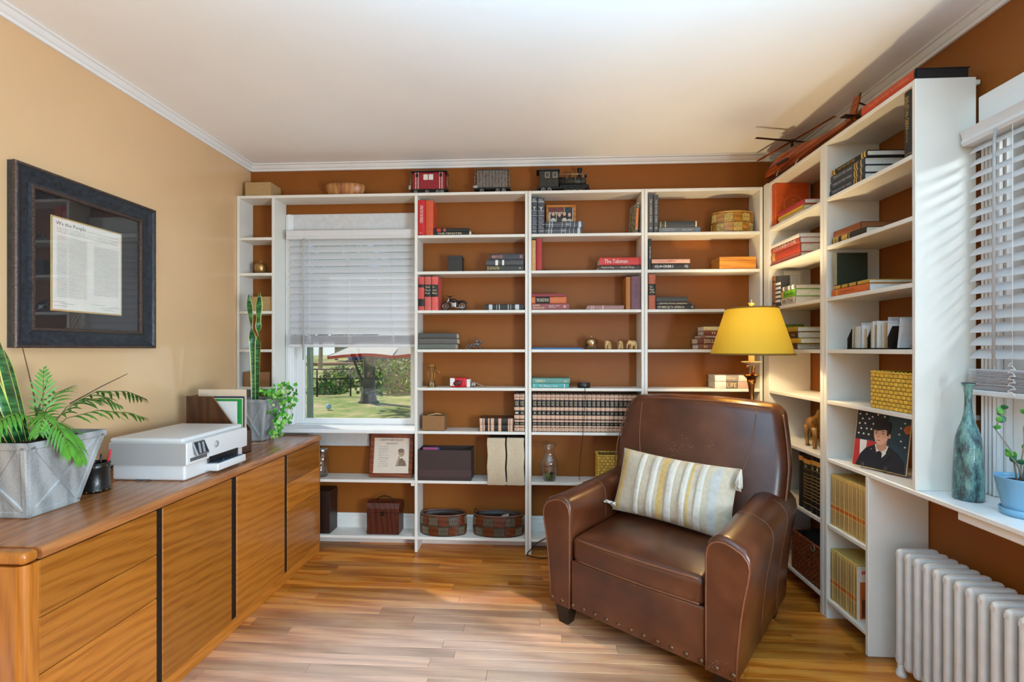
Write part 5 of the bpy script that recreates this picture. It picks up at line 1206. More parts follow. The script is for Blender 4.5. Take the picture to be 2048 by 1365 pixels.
# green cloth cover text-free; white gridded book standing behind the binders
def grid_book():
    y1, y0 = ry(1572, 1.60), ry(1606, 1.60)
    o = book('book', 'white gridded notebook standing face out behind the green book', .012, .225, .10, M('grid_white', '#dcdad4', .6), [], [], pagew); h = .225
    o.location = (1.538, 2.966, SZ[4] + EPS); o.rotation_euler = (0, 0, R(-90)); mm = MB(); 
    for k in range(9): mm.box(.0120, .0124, .012, .096, .02 + k * .022, .0212 + k * .022)
    for k in range(5): mm.box(.0120, .0124, .012 + k * .02, .0132 + k * .02, .02, .2)
    q = mm.build('grid_print', M('grid_line', '#a8a8a8', .6, 0, 0), o); q['kind'] = 'stuff'
grid_book()
def mysteries():
    o = book('book', 'green jacketed book standing face out behind the golden-lit pile', .02, .155, .14, M('jacket_green', '#7c8a30', .5, 0, .2, 30), [], [], page)
    o.location = (XF + .055, 2.972, SZ[5] + EPS); o.rotation_euler = (0, 0, R(-90))
    MB().box(.0200, .0205, .008, .132, .05, .135).build('cover_panel', M('jacket_dark', '#4c5a20', .5, 0, .2, 30), o)
    for i, s in enumerate(('LOST AND', 'MYSTERIES', 'TOLD')): text(s, M('jacket_letters', '#c8a24a', .5, 0, 0), o, (.0208, .07, .118 - .028 * i), (0, 1, 0), (0, 0, 1), .10, .018)
mysteries()
def animal_statue():
    p = onX(1606, HZ, 1.52); wd = WOOD('statue_wood', '#5a3a10', '#80561e', '#9a6c2a', .4, 2, 4); a = thing('horse_statue', 'carved wooden horse statue on the low shelf beside the armchair back', 'statue', (1.545, 2.66, SZ[7] + .005), R(-100)); k = 1
    mm = MB().ell((0, 0, .125), .075, .034, .042, 16, 10)
    mm.tube([(.05, 0, .14), (.085, 0, .185), (.095, 0, .215)], [.034, .024, .02], 10).ell((.113, 0, .212), .032, .014, .017, 12, 8)
    for (x, y, q) in ((.05, -.018, .006), (.045, .018, -.004), (-.05, -.018, -.008), (-.055, .018, .002)): mm.tube([(x, y, .11), (x + q, y, .06), (x, y, .012), (x + .006, y, .001)], [.019, .011, .009, .012], 8)
    mm.tube([(-.07, 0, .14), (-.095, 0, .11), (-.10, 0, .06)], [.010, .008, .004], 8).build('body', wd, a)
    MB().tube([(.055, 0, .175), (.08, 0, .222), (.10, 0, .236)], [.010, .010, .006], 6).build('mane', wd, a)
    for s_ in (-1, 1): MB().lathe([(.006, 0), (.004, .012), (0, .02)], 8, T3(.095, s_ * .009, .228)).build('ear', wd, a)
animal_statue()
y1, y0 = ry(1594, XF + .02), ry(1641.5, XF + .02)
dw = M('dark_wicker', '#7a3a1c', .4, 0, .35, 60, .4, 200); dwi = M('dark_wicker_inner', '#1e0e06', .7)
wk = wicker_box('dark brown wicker basket on the floor-level shelf beside the armchair', (XF + .014, (y0 + 2.465 + .27) / 2, SZ[9] + EPS), R(-90), .27, .20, .215, 9, 15, dw, dwi)
MB().tube([(.085 + .016 * math.cos(a * PI / 8), -.012, .200 + .016 * math.sin(a * PI / 8)) for a in range(16)], .003, 6, None, 0, False, True).build('handle', M('handle_metal', '#8a7a68', .35, .7), wk)
o = MB().rbox((0, 0, 0), (.14, .18, .10), .03, lambda p: (p[0] + .01 * math.sin(p[2] * 50), p[1], p[2] + .01 * math.cos(p[1] * 40)), 2, 4).build('black_bag', M('black_cloth', '#101012', .7, 0, .1, 60, .3, 200)); o.location = (XF + .12, 2.62, SZ[9] + .20); tag(o, 'folded black cloth lying in the dark wicker basket', 'cloth')
# top-down: letter organiser
def organiser():
    x = XF + .02; ya, yb = ry(1664, x), ry(1783, x); z = SZ[5] + EPS; o = thing('letter_rack', 'black letter rack stuffed with envelopes and papers', 'letter rack', (x, yb, z)); L = ya - yb; bk = M('rack_black', '#1e1612', .4)
    dv = [(.0, .175 * L * 0 + 0, 0)]
    MB().box(0, .15, 0, L * .72, 0, .004).build('base', bk, o)
    def divider(y, h1, h2): MB().prism([(0, 0), (.15, 0), (.15, h2 * .6), (.05, h2), (.02, h2), (0, h1)], y, y + .003, 'y').build('divider', bk, o)
    for y in (.02, L * .36, L * .70): divider(y, .05, .098)
    g = random.Random(9); rack = o
    def paper(y, h, x0, ln, tilt, col, cat='envelope', lab=None, t=.0012):
        e = MB().box(0, ln, -t / 2, t / 2, 0, h, .0003).build('envelope', M('paper_' + col.strip('#'), col, .8, 0, .06, 30))
        e.location = (x + x0, yb + y, z + .006); e.rotation_euler = (R(tilt), 0, 0); tag(e, lab or 'paper envelope filed in the black letter rack', cat, 'papers in the letter rack'); return e
    cols = ['#d8d6d2', '#cfc9bc', '#c8b48c', '#dcdad6', '#b8946a', '#c9c6c0']
    for k in range(12): paper(L * .39 + k * (L * .29) / 12 + .004, .085 + .02 * g.random(), .004 + .01 * g.random(), .12, 2 + k * .6 * 0, cols[k % 6])
    for k in range(12): paper(.03 + k * (L * .30) / 12, .10 + .02 * g.random(), .004 + .01 * g.random(), .13, 1, cols[(k * 5) % 6])
    paper(L * .62, .118, .03, .14, 9, '#e0dedb', 'envelope', 'broad white envelope standing tallest at the far end of the letter rack'); paper(L * .26, .135, .05, .14, 6, '#d9d9da', 'envelope', 'white envelope rising behind the middle divider of the letter rack')
    fs = [(.004 + .009 * k, -4 - 4 * k, '#d0d0d2') for k in range(5)]
    for k in range(6): paper(-.004 - .0017 * k, .125 - .003 * k, .02, .12, 7 + 1.6 * k, '#cfd0d2', 'envelope', 'pale grey paper fanned out before the letter rack')
organiser()
def turtle():
    gl = M('cut_glass', '#8f9496', .08, 0, .35, 60, .4, 60, 0, .8, .55); x = 1.53; p = onX(1800, HZ, x); a = thing('glass_animal', 'small clear glass animal paperweight beside the letter rack', 'paperweight', (x + .006, 1.926, SZ[5] + EPS), R(200)); a.scale = (.82, .82, .9)
    mm = MB().ell((0, 0, .030), .040, .034, .029, 14, 8); mm.build('body', gl, a)
    MB().ell((.042, 0, .034), .020, .018, .019, 12, 8).build('head', gl, a)
    for (x_, y_) in ((.03, -.026), (.03, .026), (-.026, -.024), (-.026, .024)): MB().ell((x_, y_, .011), .014, .010, .0105, 10, 6).build('foot', gl, a)
    for s_ in (-1, 1): MB().ell((.046, s_ * .012, .052), .006, .004, .008, 8, 6).build('ear', gl, a)
turtle()
y0 = 1.8795; wy = ry(1744, XF + .02) - y0
wicker_box('yellow wicker basket at the shelf end above the airman portrait', (XF + .014, y0 + .008 + .116, SZ[6] + EPS), R(-90), .228, .19, .156, 9, 9, M('straw_bright', '#d2a63a', .5, 0, .15, 50, .4, 200), strawi)
# portrait of an airman on a little clear easel
def portrait():
    W_, H_ = .222, .252; pr = thing('airman_portrait', 'unframed portrait of an airman in dark uniform before flags', 'photograph', (1.49, 2.178, SZ[7] + .012), R(-106)); pr.rotation_euler = (R(-9), 0, R(-69))
    pr.location = (1.474, 2.243, SZ[7] + .012)
    A = MB().box(0, W_, 0, .004, 0, H_, .0006).build('print', M('portrait_ground', '#1f3a4a', .3, 0, .25, 12), pr)
    MB().box(-.0025, W_ + .0025, .0005, .0045, -.0025, H_ + .0025, .0006).build('cream_edge', M('portrait_edge', '#d8c090', .5), pr)
    nv_ = M('flag_navy', '#14161f', .4, 0, .2, 20); wt = M('flag_white', '#cfccc8', .4, 0, .1, 20); rd_ = M('flag_red', '#a82a2c', .4, 0, .15, 20); un = M('uniform', '#151a26', .4, 0, .15, 20); sk = M('portrait_skin', '#c99c84', .45, 0, .06, 20); hr = M('portrait_hair', '#1c120e', .5); st = M('star_white', '#e4e4e2', .4, 0, 0)
    y = -.0002
    lay = lambda poly, k, mat, nm, lab=None: MB().prism([(a * W_, b * H_) for (a, b) in poly], y - .00035 * k, y + .0005, 'y').build(nm, mat, pr, label=lab)
    lay([(0, .47), (.36, .50), (.52, .44), (.62, .70), (.60, .999), (0, .999)], 1, nv_, 'flag_field')
    lay([(0, 0), (.0, .47), (.10, .47), (.14, 0)], 1, rd_, 'flag_stripe'); lay([(.10, .47), (.14, 0), (.24, 0), (.24, .47)], 1, wt, 'flag_stripe'); lay([(.24, .47), (.24, 0), (.44, 0), (.40, .47)], 1, rd_, 'flag_stripe')
    def star(cx, cz, r): return [((cx * W_ + (r if i % 2 == 0 else r * .42) * math.sin(i * PI / 5)) / W_, (cz * H_ + (r if i % 2 == 0 else r * .42) * math.cos(i * PI / 5)) / H_) for i in range(10)]
    for (a, b) in ((.05, .93), (.18, .94), (.11, .85), (.24, .86), (.06, .76), (.17, .77), (.10, .67), (.21, .68), (.30, .90), (.33, .78), (.06, .58), (.16, .58), (.26, .58), (.30, .68), (.40, .95), (.53, .93)): lay(star(a, b, .0058), 2, st, 'star')
    for (a, b) in ((.90, .86), (.84, .77), (.82, .66), (.86, .55), (.94, .46)): lay(star(a, b, .0052), 2, st, 'star')
    lay([(.88, .75), (.93, .82), (.999, .84), (.999, .70), (.94, .68)], 2, M('flag_emblem', '#b4602c', .4, 0, .2), 'flag_emblem')
    lay([(.06, 0), (.14, .22), (.24, .34), (.40, .42), (.66, .42), (.84, .33), (.95, .20), (.97, 0)], 3, un, 'uniform_jacket')
    lay([(.40, .43), (.42, .22), (.50, .16), (.60, .26), (.66, .43)], 4, M('shirt', '#d4ccc4', .5), 'shirt'); lay([(.45, .30), (.51, .33), (.55, .29), (.55, .10), (.49, .03), (.45, .10)], 5, nv_, 'tie'); lay([(.40, .43), (.36, .30), (.50, .08), (.46, .24)], 6, un, 'lapel'); lay([(.66, .43), (.74, .30), (.52, .06), (.60, .24)], 6, un, 'lapel')
    lay([(.42, .48), (.44, .36), (.52, .31), (.62, .38), (.62, .52)], 6, M('portrait_neck', '#b0846c', .5, 0, .05), 'neck')
    el = lambda cx, cz, rx, rz, n=20: [(cx + rx * math.cos(a * 2 * PI / n), cz + rz * math.sin(a * 2 * PI / n)) for a in range(n)]
    lay(el(.655, .60, .022, .04, 12), 6, sk, 'ear_drawn'); lay([(.36, .70), (.37, .57), (.41, .47), (.48, .425), (.55, .44), (.62, .52), (.645, .62), (.64, .72)], 7, sk, 'face')
    lay([(.60, .72), (.61, .60), (.64, .60), (.66, .72)], 8, hr, 'hair'); lay([(.345, .68), (.36, .75), (.345, .80), (.40, .86), (.56, .88), (.66, .84), (.67, .76), (.66, .69), (.56, .70), (.45, .675)], 8, M('beret', '#0c0c12', .5, 0, .1), 'cap')
    dk = M('portrait_line', '#4a2e26', .6, 0, 0)
    for (a, b) in ((.415, .625), (.535, .63)): lay(el(a, b, .022, .009, 10), 9, dk, 'eye'); lay([(a - .035, b + .03), (a + .035, b + .035), (a + .03, b + .045), (a - .03, b + .042)], 9, hr, 'eyebrow')
    lay([(.455, .62), (.47, .62), (.475, .545), (.435, .545)], 8.5, M('portrait_nose', '#b98c74', .5, 0, 0), 'nose'); lay(el(.468, .505, .038, .009, 10), 9, M('portrait_lips', '#9a5a50', .5, 0, 0), 'mouth')
    lay([(.585, .30), (.625, .305), (.625, .285), (.585, .28)], 8, st, 'badge'); lay([(.335, .335), (.35, .335), (.35, .325), (.335, .325)], 8, st, 'badge')
    cl = GLASS('acrylic', (.95, .95, .9), .10); e = thing('acrylic_easel', 'clear acrylic easel holding the airman portrait', 'easel', pr.location, 0); e.rotation_euler = pr.rotation_euler
    for a in (.22, .66): MB().box(a * W_ - .007, a * W_ + .007, -.009, -.006, -.009, .018, .001).box(a * W_ - .007, a * W_ + .007, -.009, .05, -.0105, -.0045, .001).build('clip', cl, e)
portrait()
# teal bottle vase on the sill
def teal_vase():
    m = M('teal_glaze', '#5a7c7c', .22, .15, 0, 30, 0, 100, .4)
    t = m.node_tree; p = t.nodes['Principled BSDF']; v = coords(t, (1, 1, .35)); n = t.nodes.new('ShaderNodeTexNoise'); n.inputs['Scale'].default_value = 34; n.inputs['Detail'].default_value = 6; n.inputs['Roughness'].default_value = .75
    vo = t.nodes.new('ShaderNodeTexVoronoi'); vo.inputs['Scale'].default_value = 260; v2 = coords(t); t.links.new(v2, vo.inputs['Vector'])
    t.links.new(v, n.inputs['Vector']); r = ramp(t, [(.36, '#2c2622'), (.47, '#44666a'), (.58, '#6a9a94'), (.72, '#8a9a80')]); t.links.new(n.outputs[0], r.inputs[0]); t.links.new(r.outputs[0], p.inputs['Base Color']); bump(t, p, vo.outputs[0], .5, .002)
    prof = [(.040, 0), (.044, .003), (.0445, .02), (.0435, .07), (.041, .13), (.0385, .19), (.0355, .225), (.028, .255), (.018, .285), (.0125, .315), (.0105, .35), (.0105, .38), (.0135, .405), (.0195, .419), (.0195, .421), (.0165, .420), (.009, .40), (.008, .36)]
    o = thing('bottle_vase', 'tall teal mottled bottle vase on the window sill', 'vase', (1.565, 1.765, .8066)); MB().lathe(prof, 40).build('body', m, o)
    MB().tube([(.0182 * math.cos(a * PI / 14), .0182 * math.sin(a * PI / 14), .4205) for a in range(28)], .0016, 6, None, 0, False, True).build('lip', M('dark_lip', '#1c1c1a', .3), o)
teal_vase()
def blue_pot():
    bl_ = M('blue_plastic', '#6fa3c4', .35, 0, .02); c = (1.588, 1.600, .8066); o = thing('potted_plant', 'leggy green plant in a light blue pot on the sill', 'plant', c)
    MB().lathe([(0, .006), (.045, .006), (.047, .022), (.067, .121), (.069, .125), (.066, .125), (.062, .115), (.058, .105)], 36).build('pot', bl_, o)
    MB().lathe([(0, 0), (.048, 0), (.053, .003), (.056, .024), (.053, .024), (.050, .0058), (0, .0058)], 36).build('saucer', bl_, o)
    so = MB().lathe([(.061, .106), (.04, .113), (0, .116)], 24); so.build('soil', M('dark_soil', '#1a2028', .9, 0, .6, 160, .8, 120), o)
    st = M('grey_stem', '#8a8072', .7, 0, .15, 60); g = random.Random(2); lf = MB().ell((0, 0, .011), .009, .0022, .0115, 10, 6).mesh('leaf', M('jade_leaf', '#4f9a3c', .35, 0, .25, 30)); lf2 = MB().ell((0, 0, .011), .010, .0022, .0125, 10, 6).mesh('leaf', M('jade_leaf_dark', '#2c6a4a', .3, 0, .25, 30))
    def stem(pts, leaves, r=.0026):
        P = [Vector(p) for p in pts]; MB().tube(P, [r * (1 - .55 * i / (len(P) - 1)) for i in range(len(P))], 6).build('stem', st, o)
        for (i, k) in leaves:
            q = place('leaf', lf if k else lf2, o, P[i]); q.rotation_euler = (g.uniform(-.9, .9), g.uniform(-.9, .9), g.uniform(-3, 3) * .3 - R(45)); s_ = g.uniform(.8, 1.25); q.scale = (s_, s_, s_)
    u = Vector((.72, -.69, 0))   # screen-right direction on the sill
    def pt(a, z, b=0): w = u * a + Vector((.69, .72, 0)) * b; return (w.x, w.y, z)
    stem([pt(-.012, .11), pt(-.018, .16), pt(-.022, .20), pt(-.045, .245), pt(-.062, .275), pt(-.055, .300), pt(-.046, .325), pt(-.040, .345)], [(4, 0), (4, 1), (5, 1), (6, 1), (7, 0), (6, 0), (5, 0)])
    stem([pt(-.006, .11), pt(-.002, .18), pt(.004, .24), pt(.002, .285), pt(.010, .32), pt(.006, .335)], [(5, 1), (4, 1), (5, 0)])
    for k in range(9):
        a = g.uniform(-.4, 1.0); h = g.uniform(.05, .13); stem([pt(0, .11), pt(a * .02, .13 + h * .3, g.uniform(-.01, .01)), pt(a * .045, .12 + h * .8, g.uniform(-.02, .02)), pt(a * .07, .12 + h, g.uniform(-.03, .03))], [(3, 1), (2, k % 2), (3, 1)], .0032)
blue_pot()
# carved wooden helicopter on the corner bookcase
def helicopter():
    wd = WOOD('rose_wood', '#5a1e08', '#8e3a10', '#ab5420', .3, 0, 3, 5, False, .3); dk = M('dark_rose', '#2a0c06', .35, 0, .1); gy = M('grey_blade', '#6a6056', .5)
    hx = thing('model_helicopter', 'carved reddish wooden helicopter model on top of the corner bookcase', 'model', (1.535, 2.74, SZ[1] + .0045)); 
    d = Vector((-.09, .60, 0)).normalized(); hx.rotation_euler = (0, R(0), math.atan2(d.y, d.x))   # local +x = nose
    sec = [(.34, .010, .012, .066), (.325, .020, .020, .068), (.28, .030, .036, .076), (.22, .036, .048, .084), (.14, .038, .054, .090), (.06, .037, .052, .092), (-.02, .030, .040, .094), (-.08, .018, .024, .097), (-.18, .013, .016, .100), (-.28, .010, .012, .104), (-.335, .009, .012, .108)]
    n = 16; vs = []; fs = []
    for (x, ry_, rz_, zc) in sec:
        for i in range(n):
            a = 2 * PI * i / n; c_, s_ = math.cos(a), math.sin(a); vs.append((x, ry_ * abs(c_) ** .8 * (1 if c_ > 0 else -1), zc + rz_ * abs(s_) ** .8 * (1 if s_ > 0 else -1)))
    for k in range(len(sec) - 1):
        for i in range(n): j = (i + 1) % n; fs.append((k * n + i, (k + 1) * n + i, (k + 1) * n + j, k * n + j))
    fs += [list(range(n))[::-1], [(len(sec) - 1) * n + i for i in range(n)]]
    fs = [f[::-1] for f in fs]
    MB().add(vs, fs, True).build('fuselage', wd, hx)
    MB().ell((.235, 0, .110), .065, .028, .028, 16, 8).build('canopy', M('dark_canopy', '#241a18', .2), hx)
    MB().ell((.13, -.028, .115), .075, .016, .016, 14, 8).ell((.13, .028, .115), .075, .016, .016, 14, 8).build('engine_pod', wd, hx)
    MB().rbox((.10, 0, .140), (.14, .034, .022), .008, None, 2, 3).build('mast_fairing', gy, hx)
    MB().lathe([(.007, .148), (.006, .185), (.014, .187), (.014, .197), (.004, .203), (0, .203)], 12, T3(.10, 0, 0)).build('mast', dk, hx)
    for k, (a, L) in enumerate(((4, .30), (94, .24), (184, .30), (274, .24))):
        b_ = MB().box(.012, L, -.009, .009, -.0012, .0012, .0008); o = b_.build('rotor_blade', wd if k % 2 == 0 else dk, hx, (.10, 0, .191), (R(4), 0, R(a)))
    MB().prism([(-.345, .10), (-.30, .10), (-.325, .16), (-.345, .205), (-.372, .21), (-.38, .19)], -.004, .004, 'y').build('tail_fin', wd, hx)
    MB().box(-.36, -.325, -.062, .062, .112, .117, .001).build('tailplane', dk, hx)
    for a in (20, 140, 260): MB().box(.004, .048, -.004, .004, -.001, .001).build('tail_rotor_blade', dk, hx, (-.36, -.012, .175), (R(90), 0, 0)).rotation_euler = Euler((R(90), R(a), 0))
    sk = M('skid_light', '#b8a898', .4)
    for s_ in (-1, 1):
        MB().tube([(.235, s_ * .050, .006), (.22, s_ * .05, .002), (-.05, s_ * .05, .002), (-.065, s_ * .05, .006)], .0028, 8).build('skid', dk, hx)
        for x in (.17, .01): MB().tube([(x, s_ * .024, .052), (x, s_ * .042, .03), (x, s_ * .05, .004)], .0028, 8).build('skid_strut', sk, hx)
        MB().box(.05, .13, s_ * .036 - .003 + s_ * .02, s_ * .036 + .003 + s_ * .02, .066, .071, .001).rbox((.09, s_ * .07, .060), (.09, .018, .018), .007, None, 2, 2).build('stub_wing', dk, hx)
helicopter()
# ---------------------------------------------------------------- armchair
def leather():
    m = M('leather', '#553019', .31, 0, 0, 10, 0, 10, .25)
    t = m.node_tree; p = t.nodes['Principled BSDF']; v = coords(t)
    n = t.nodes.new('ShaderNodeTexNoise'); n.inputs['Scale'].default_value = 5; n.inputs['Detail'].default_value = 6; t.links.new(v, n.inputs['Vector'])
    r = ramp(t, [(.30, '#3a1a0c'), (.52, '#502612'), (.75, '#663a22')]); t.links.new(n.outputs[0], r.inputs[0])
    # fine pale scuffs
    n3 = t.nodes.new('ShaderNodeTexNoise'); n3.inputs['Scale'].default_value = 170; n3.inputs['Detail'].default_value = 3; t.links.new(v, n3.inputs['Vector'])
    n4 = t.nodes.new('ShaderNodeTexNoise'); n4.inputs['Scale'].default_value = 4; t.links.new(v, n4.inputs['Vector'])
    ml = t.nodes.new('ShaderNodeMath'); ml.operation = 'MULTIPLY'; t.links.new(n3.outputs[0], ml.inputs[0]); t.links.new(n4.outputs[0], ml.inputs[1])
    mr = t.nodes.new('ShaderNodeMapRange'); mr.inputs['From Min'].default_value = .455; mr.inputs['From Max'].default_value = .49; t.links.new(ml.outputs[0], mr.inputs['Value'])
    mx = t.nodes.new('ShaderNodeMix'); mx.data_type = 'RGBA'; mx.inputs['B'].default_value = lin('#b08a70'); t.links.new(mr.outputs[0], mx.inputs['Factor']); t.links.new(r.outputs[0], mx.inputs['A']); t.links.new(mx.outputs['Result'], p.inputs['Base Color'])
    vo = t.nodes.new('ShaderNodeTexVoronoi'); vo.inputs['Scale'].default_value = 230; t.links.new(v, vo.inputs['Vector']); bump(t, p, vo.outputs[0], .12, .001)
    p.inputs['Coat Roughness'].default_value = .35
    return m
lea = leather(); pip = M('leather_piping', '#74462e', .4, 0, .1, 40)
AC = thing('armchair', 'brown leather armchair with flared arms and nailhead trim', 'armchair', (.062, 2.325, 0), R(-38.5))
def armchair():
    Wd = .90
    # arm cross section in x (outward positive for the near arm) and z
    SEC = [(0, .105), (0, .25), (0, .42), (.001, .50), (.000, .56), (.006, .598), (.022, .622), (.048, .634), (.078, .634), (.108, .624), (.142, .606), (.162, .580), (.168, .548), (.162, .50), (.147, .42), (.135, .33), (.124, .22), (.118, .105)]
    def arm(flip):
        n = len(SEC); cx = .068; cz = .36
        ys = [(0.000, .93), (.004, .965), (.010, .985), (.018, .997), (.03, 1.0), (.15, 1.0), (.30, 1.0), (.45, 1.0), (.60, 1.0), (.72, 1.0), (.80, 1.0), (.825, .99), (.835, .96)]
        vs = []; fs = []
        for (y, k) in ys:
            rise = .028 * max(0, (y - .2) / .6); 
            for (x, z) in SEC:
                X = cx + (x - cx) * k; Z = cz + (z - cz) * (k if z > cz else 1) + rise * max(0, (z - .3) / .33)
                vs.append(((Wd - .136 + X) if flip else (.136 - X), y, Z))
        for a in range(len(ys) - 1):
            for i in range(n):
                j = (i + 1) % n; f = (a * n + i, a * n + j, (a + 1) * n + j, (a + 1) * n + i); fs.append(f if not flip else f[::-1])
        f0 = list(range(n)); f1 = [(len(ys) - 1) * n + i for i in range(n)]; fs += [f0[::-1] if not flip else f0, f1 if not flip else f1[::-1]]
        o = MB().add(vs, fs, True).build('arm', lea, AC)
        # flat front facing edged with piping
        S2 = [(cx + (x - cx) * .925, cz + (z - cz) * (.925 if z > cz else 1)) for (x, z) in SEC]
        P = [((Wd - .136 + x) if flip else (.136 - x), z) for (x, z) in S2]
        MB().prism(P, -.006, .004, 'y').build('front_panel', lea, o)
        MB().tube([(x, -.004, z) for (x, z) in P], .0042, 6).build('piping', pip, o)
        MB().tube([(((Wd - .136 + x) if flip else (.136 - x)), .33, z + .028 * .217 * max(0, (z - .3) / .33) + (.0008 if z > .5 else 0)) for (x, z) in [(a + (.001 if a > .07 else -.001), b) for (a, b) in SEC]], .0016, 5).build('seam', pip, o)
        MB().tube([(((Wd - .136 + x) if flip else (.136 - x)), .60, z + .028 * .667 * max(0, (z - .3) / .33)) for (x, z) in [(a + .0012, b) for (a, b) in SEC[9:]]], .0016, 5).build('seam', pip, o)
    arm(False); arm(True)
    # base front panel, back panel
    MB().rbox((Wd / 2, .014, .222), (Wd - .272, .03, .234), .010, None, 3, 6).build('front_base', lea, AC)
    MB().rbox((Wd / 2, .44, .20), (Wd - .27, .80, .15), .02, None, 2, 4).build('frame', M('frame_cloth', '#1c110c', .8), AC)
    # seat cushion
    def seat(p):
        x, y, z = p; u = x / .315; v = y / .31; q = (1 - min(1, abs(u)) ** 3) * (1 - min(1, abs(v)) ** 3)
        z2 = z + (.030 * q if z > 0 else 0); y2 = y - (.014 * (1 - u * u) if y < 0 else 0)
        return (x, y2, z2)
    s_ = MB().rbox((Wd / 2, .315, .390), (.626, .62, .118), .030, seat, 5, 10).build('seat_cushion', lea, AC)
    L_ = []
    for i in range(21):
        x = -.290 + .580 * i / 20; u = x / .315; L_.append((Wd / 2 + x, .315 - .31 + .0055 - .014 * (1 - u * u), .390 + .0515))
    MB().tube(L_, .0042, 6).build('piping', pip, s_)
    MB().tube([(a, b - .001, c_ - .098) for (a, b, c_) in L_], .0036, 6).build('piping', pip, s_)
    # backrest, leaning, bowed top
    def back(p):
        x, y, z = p; u = x / .4475; w = (z + .33) / .66
        y2 = y + .20 * w - .030 * (1 - u * u) * (1 if y < 0 else .3) + .03 * abs(u) ** 4 * (1 if y < 0 else 0)
        wid = 1.0 + .05 * math.sin(PI * min(1, w * .9)) - .075 * max(0, w - .55) / .45
        z2 = z - .024 * abs(u) ** 2.2 * w
        return (x * wid, y2, z2)
    b_ = MB().rbox((Wd / 2, .665, .755), (.885, .175, .66), .055, back, 6, 12).build('backrest', lea, AC)
    def bp(x, z, front=True):
        q = back((x, -.0875 if front else .0, z)); return (Wd / 2 + q[0], .665 + q[1] - .0012, .755 + q[2])
    for s1 in (-1, 1):
        pts = [bp(s1 * (.325 - .13 * (1 - t_) ** 1.25), -.24 + .56 * t_ * .94) for t_ in [i / 14 for i in range(15)]]
        MB().tube(pts, .0030, 6).build('seam', pip, b_)
        pts = []
        for i in range(25):
            t_ = i / 24; q = back((s1 * .441, -.0715, -.29 + .575 * t_)); pts.append((Wd / 2 + q[0], .665 + q[1], .755 + q[2]))
        MB().tube(pts, .0042, 6).build('piping', pip, b_)
    pts = []
    for i in range(25):
        x = -.39 + .78 * i / 24; q = back((x, -.0715, .3135)); pts.append((Wd / 2 + q[0], .665 + q[1], .755 + q[2]))
    MB().tube(pts, .0036, 6).build('piping', pip, b_)
    # nailheads and feet
    nm = MB().ell((0, 0, 0), .0105, .0055, .0105, 10, 6).mesh('nailhead', M('nail_bronze', '#6a503a', .28, .8, .1))
    for k in range(15):
        x = .030 + k * (.84 / 14); yy = -.007 if (x < .125 or x > Wd - .125) else -.002
        place('nailhead', nm, AC, (x, yy, .128))
    ft = M('dark_foot', '#150a06', .35)
    def foot(x, y):
        vs = [(-.042, -.042, .106), (.042, -.042, .106), (.042, .042, .106), (-.042, .042, .106), (-.026, -.026, 0), (.026, -.026, 0), (.026, .026, 0), (-.026, .026, 0)]
        MB().add(vs, [(0, 1, 2, 3), (7, 6, 5, 4), (0, 4, 5, 1), (1, 5, 6, 2), (2, 6, 7, 3), (3, 7, 4, 0)]).build('foot', ft, AC, (x, y, 0))
    for (x, y) in ((.075, .055), (Wd - .075, .055), (.08, .78), (Wd - .08, .78)): foot(x, y)
armchair()
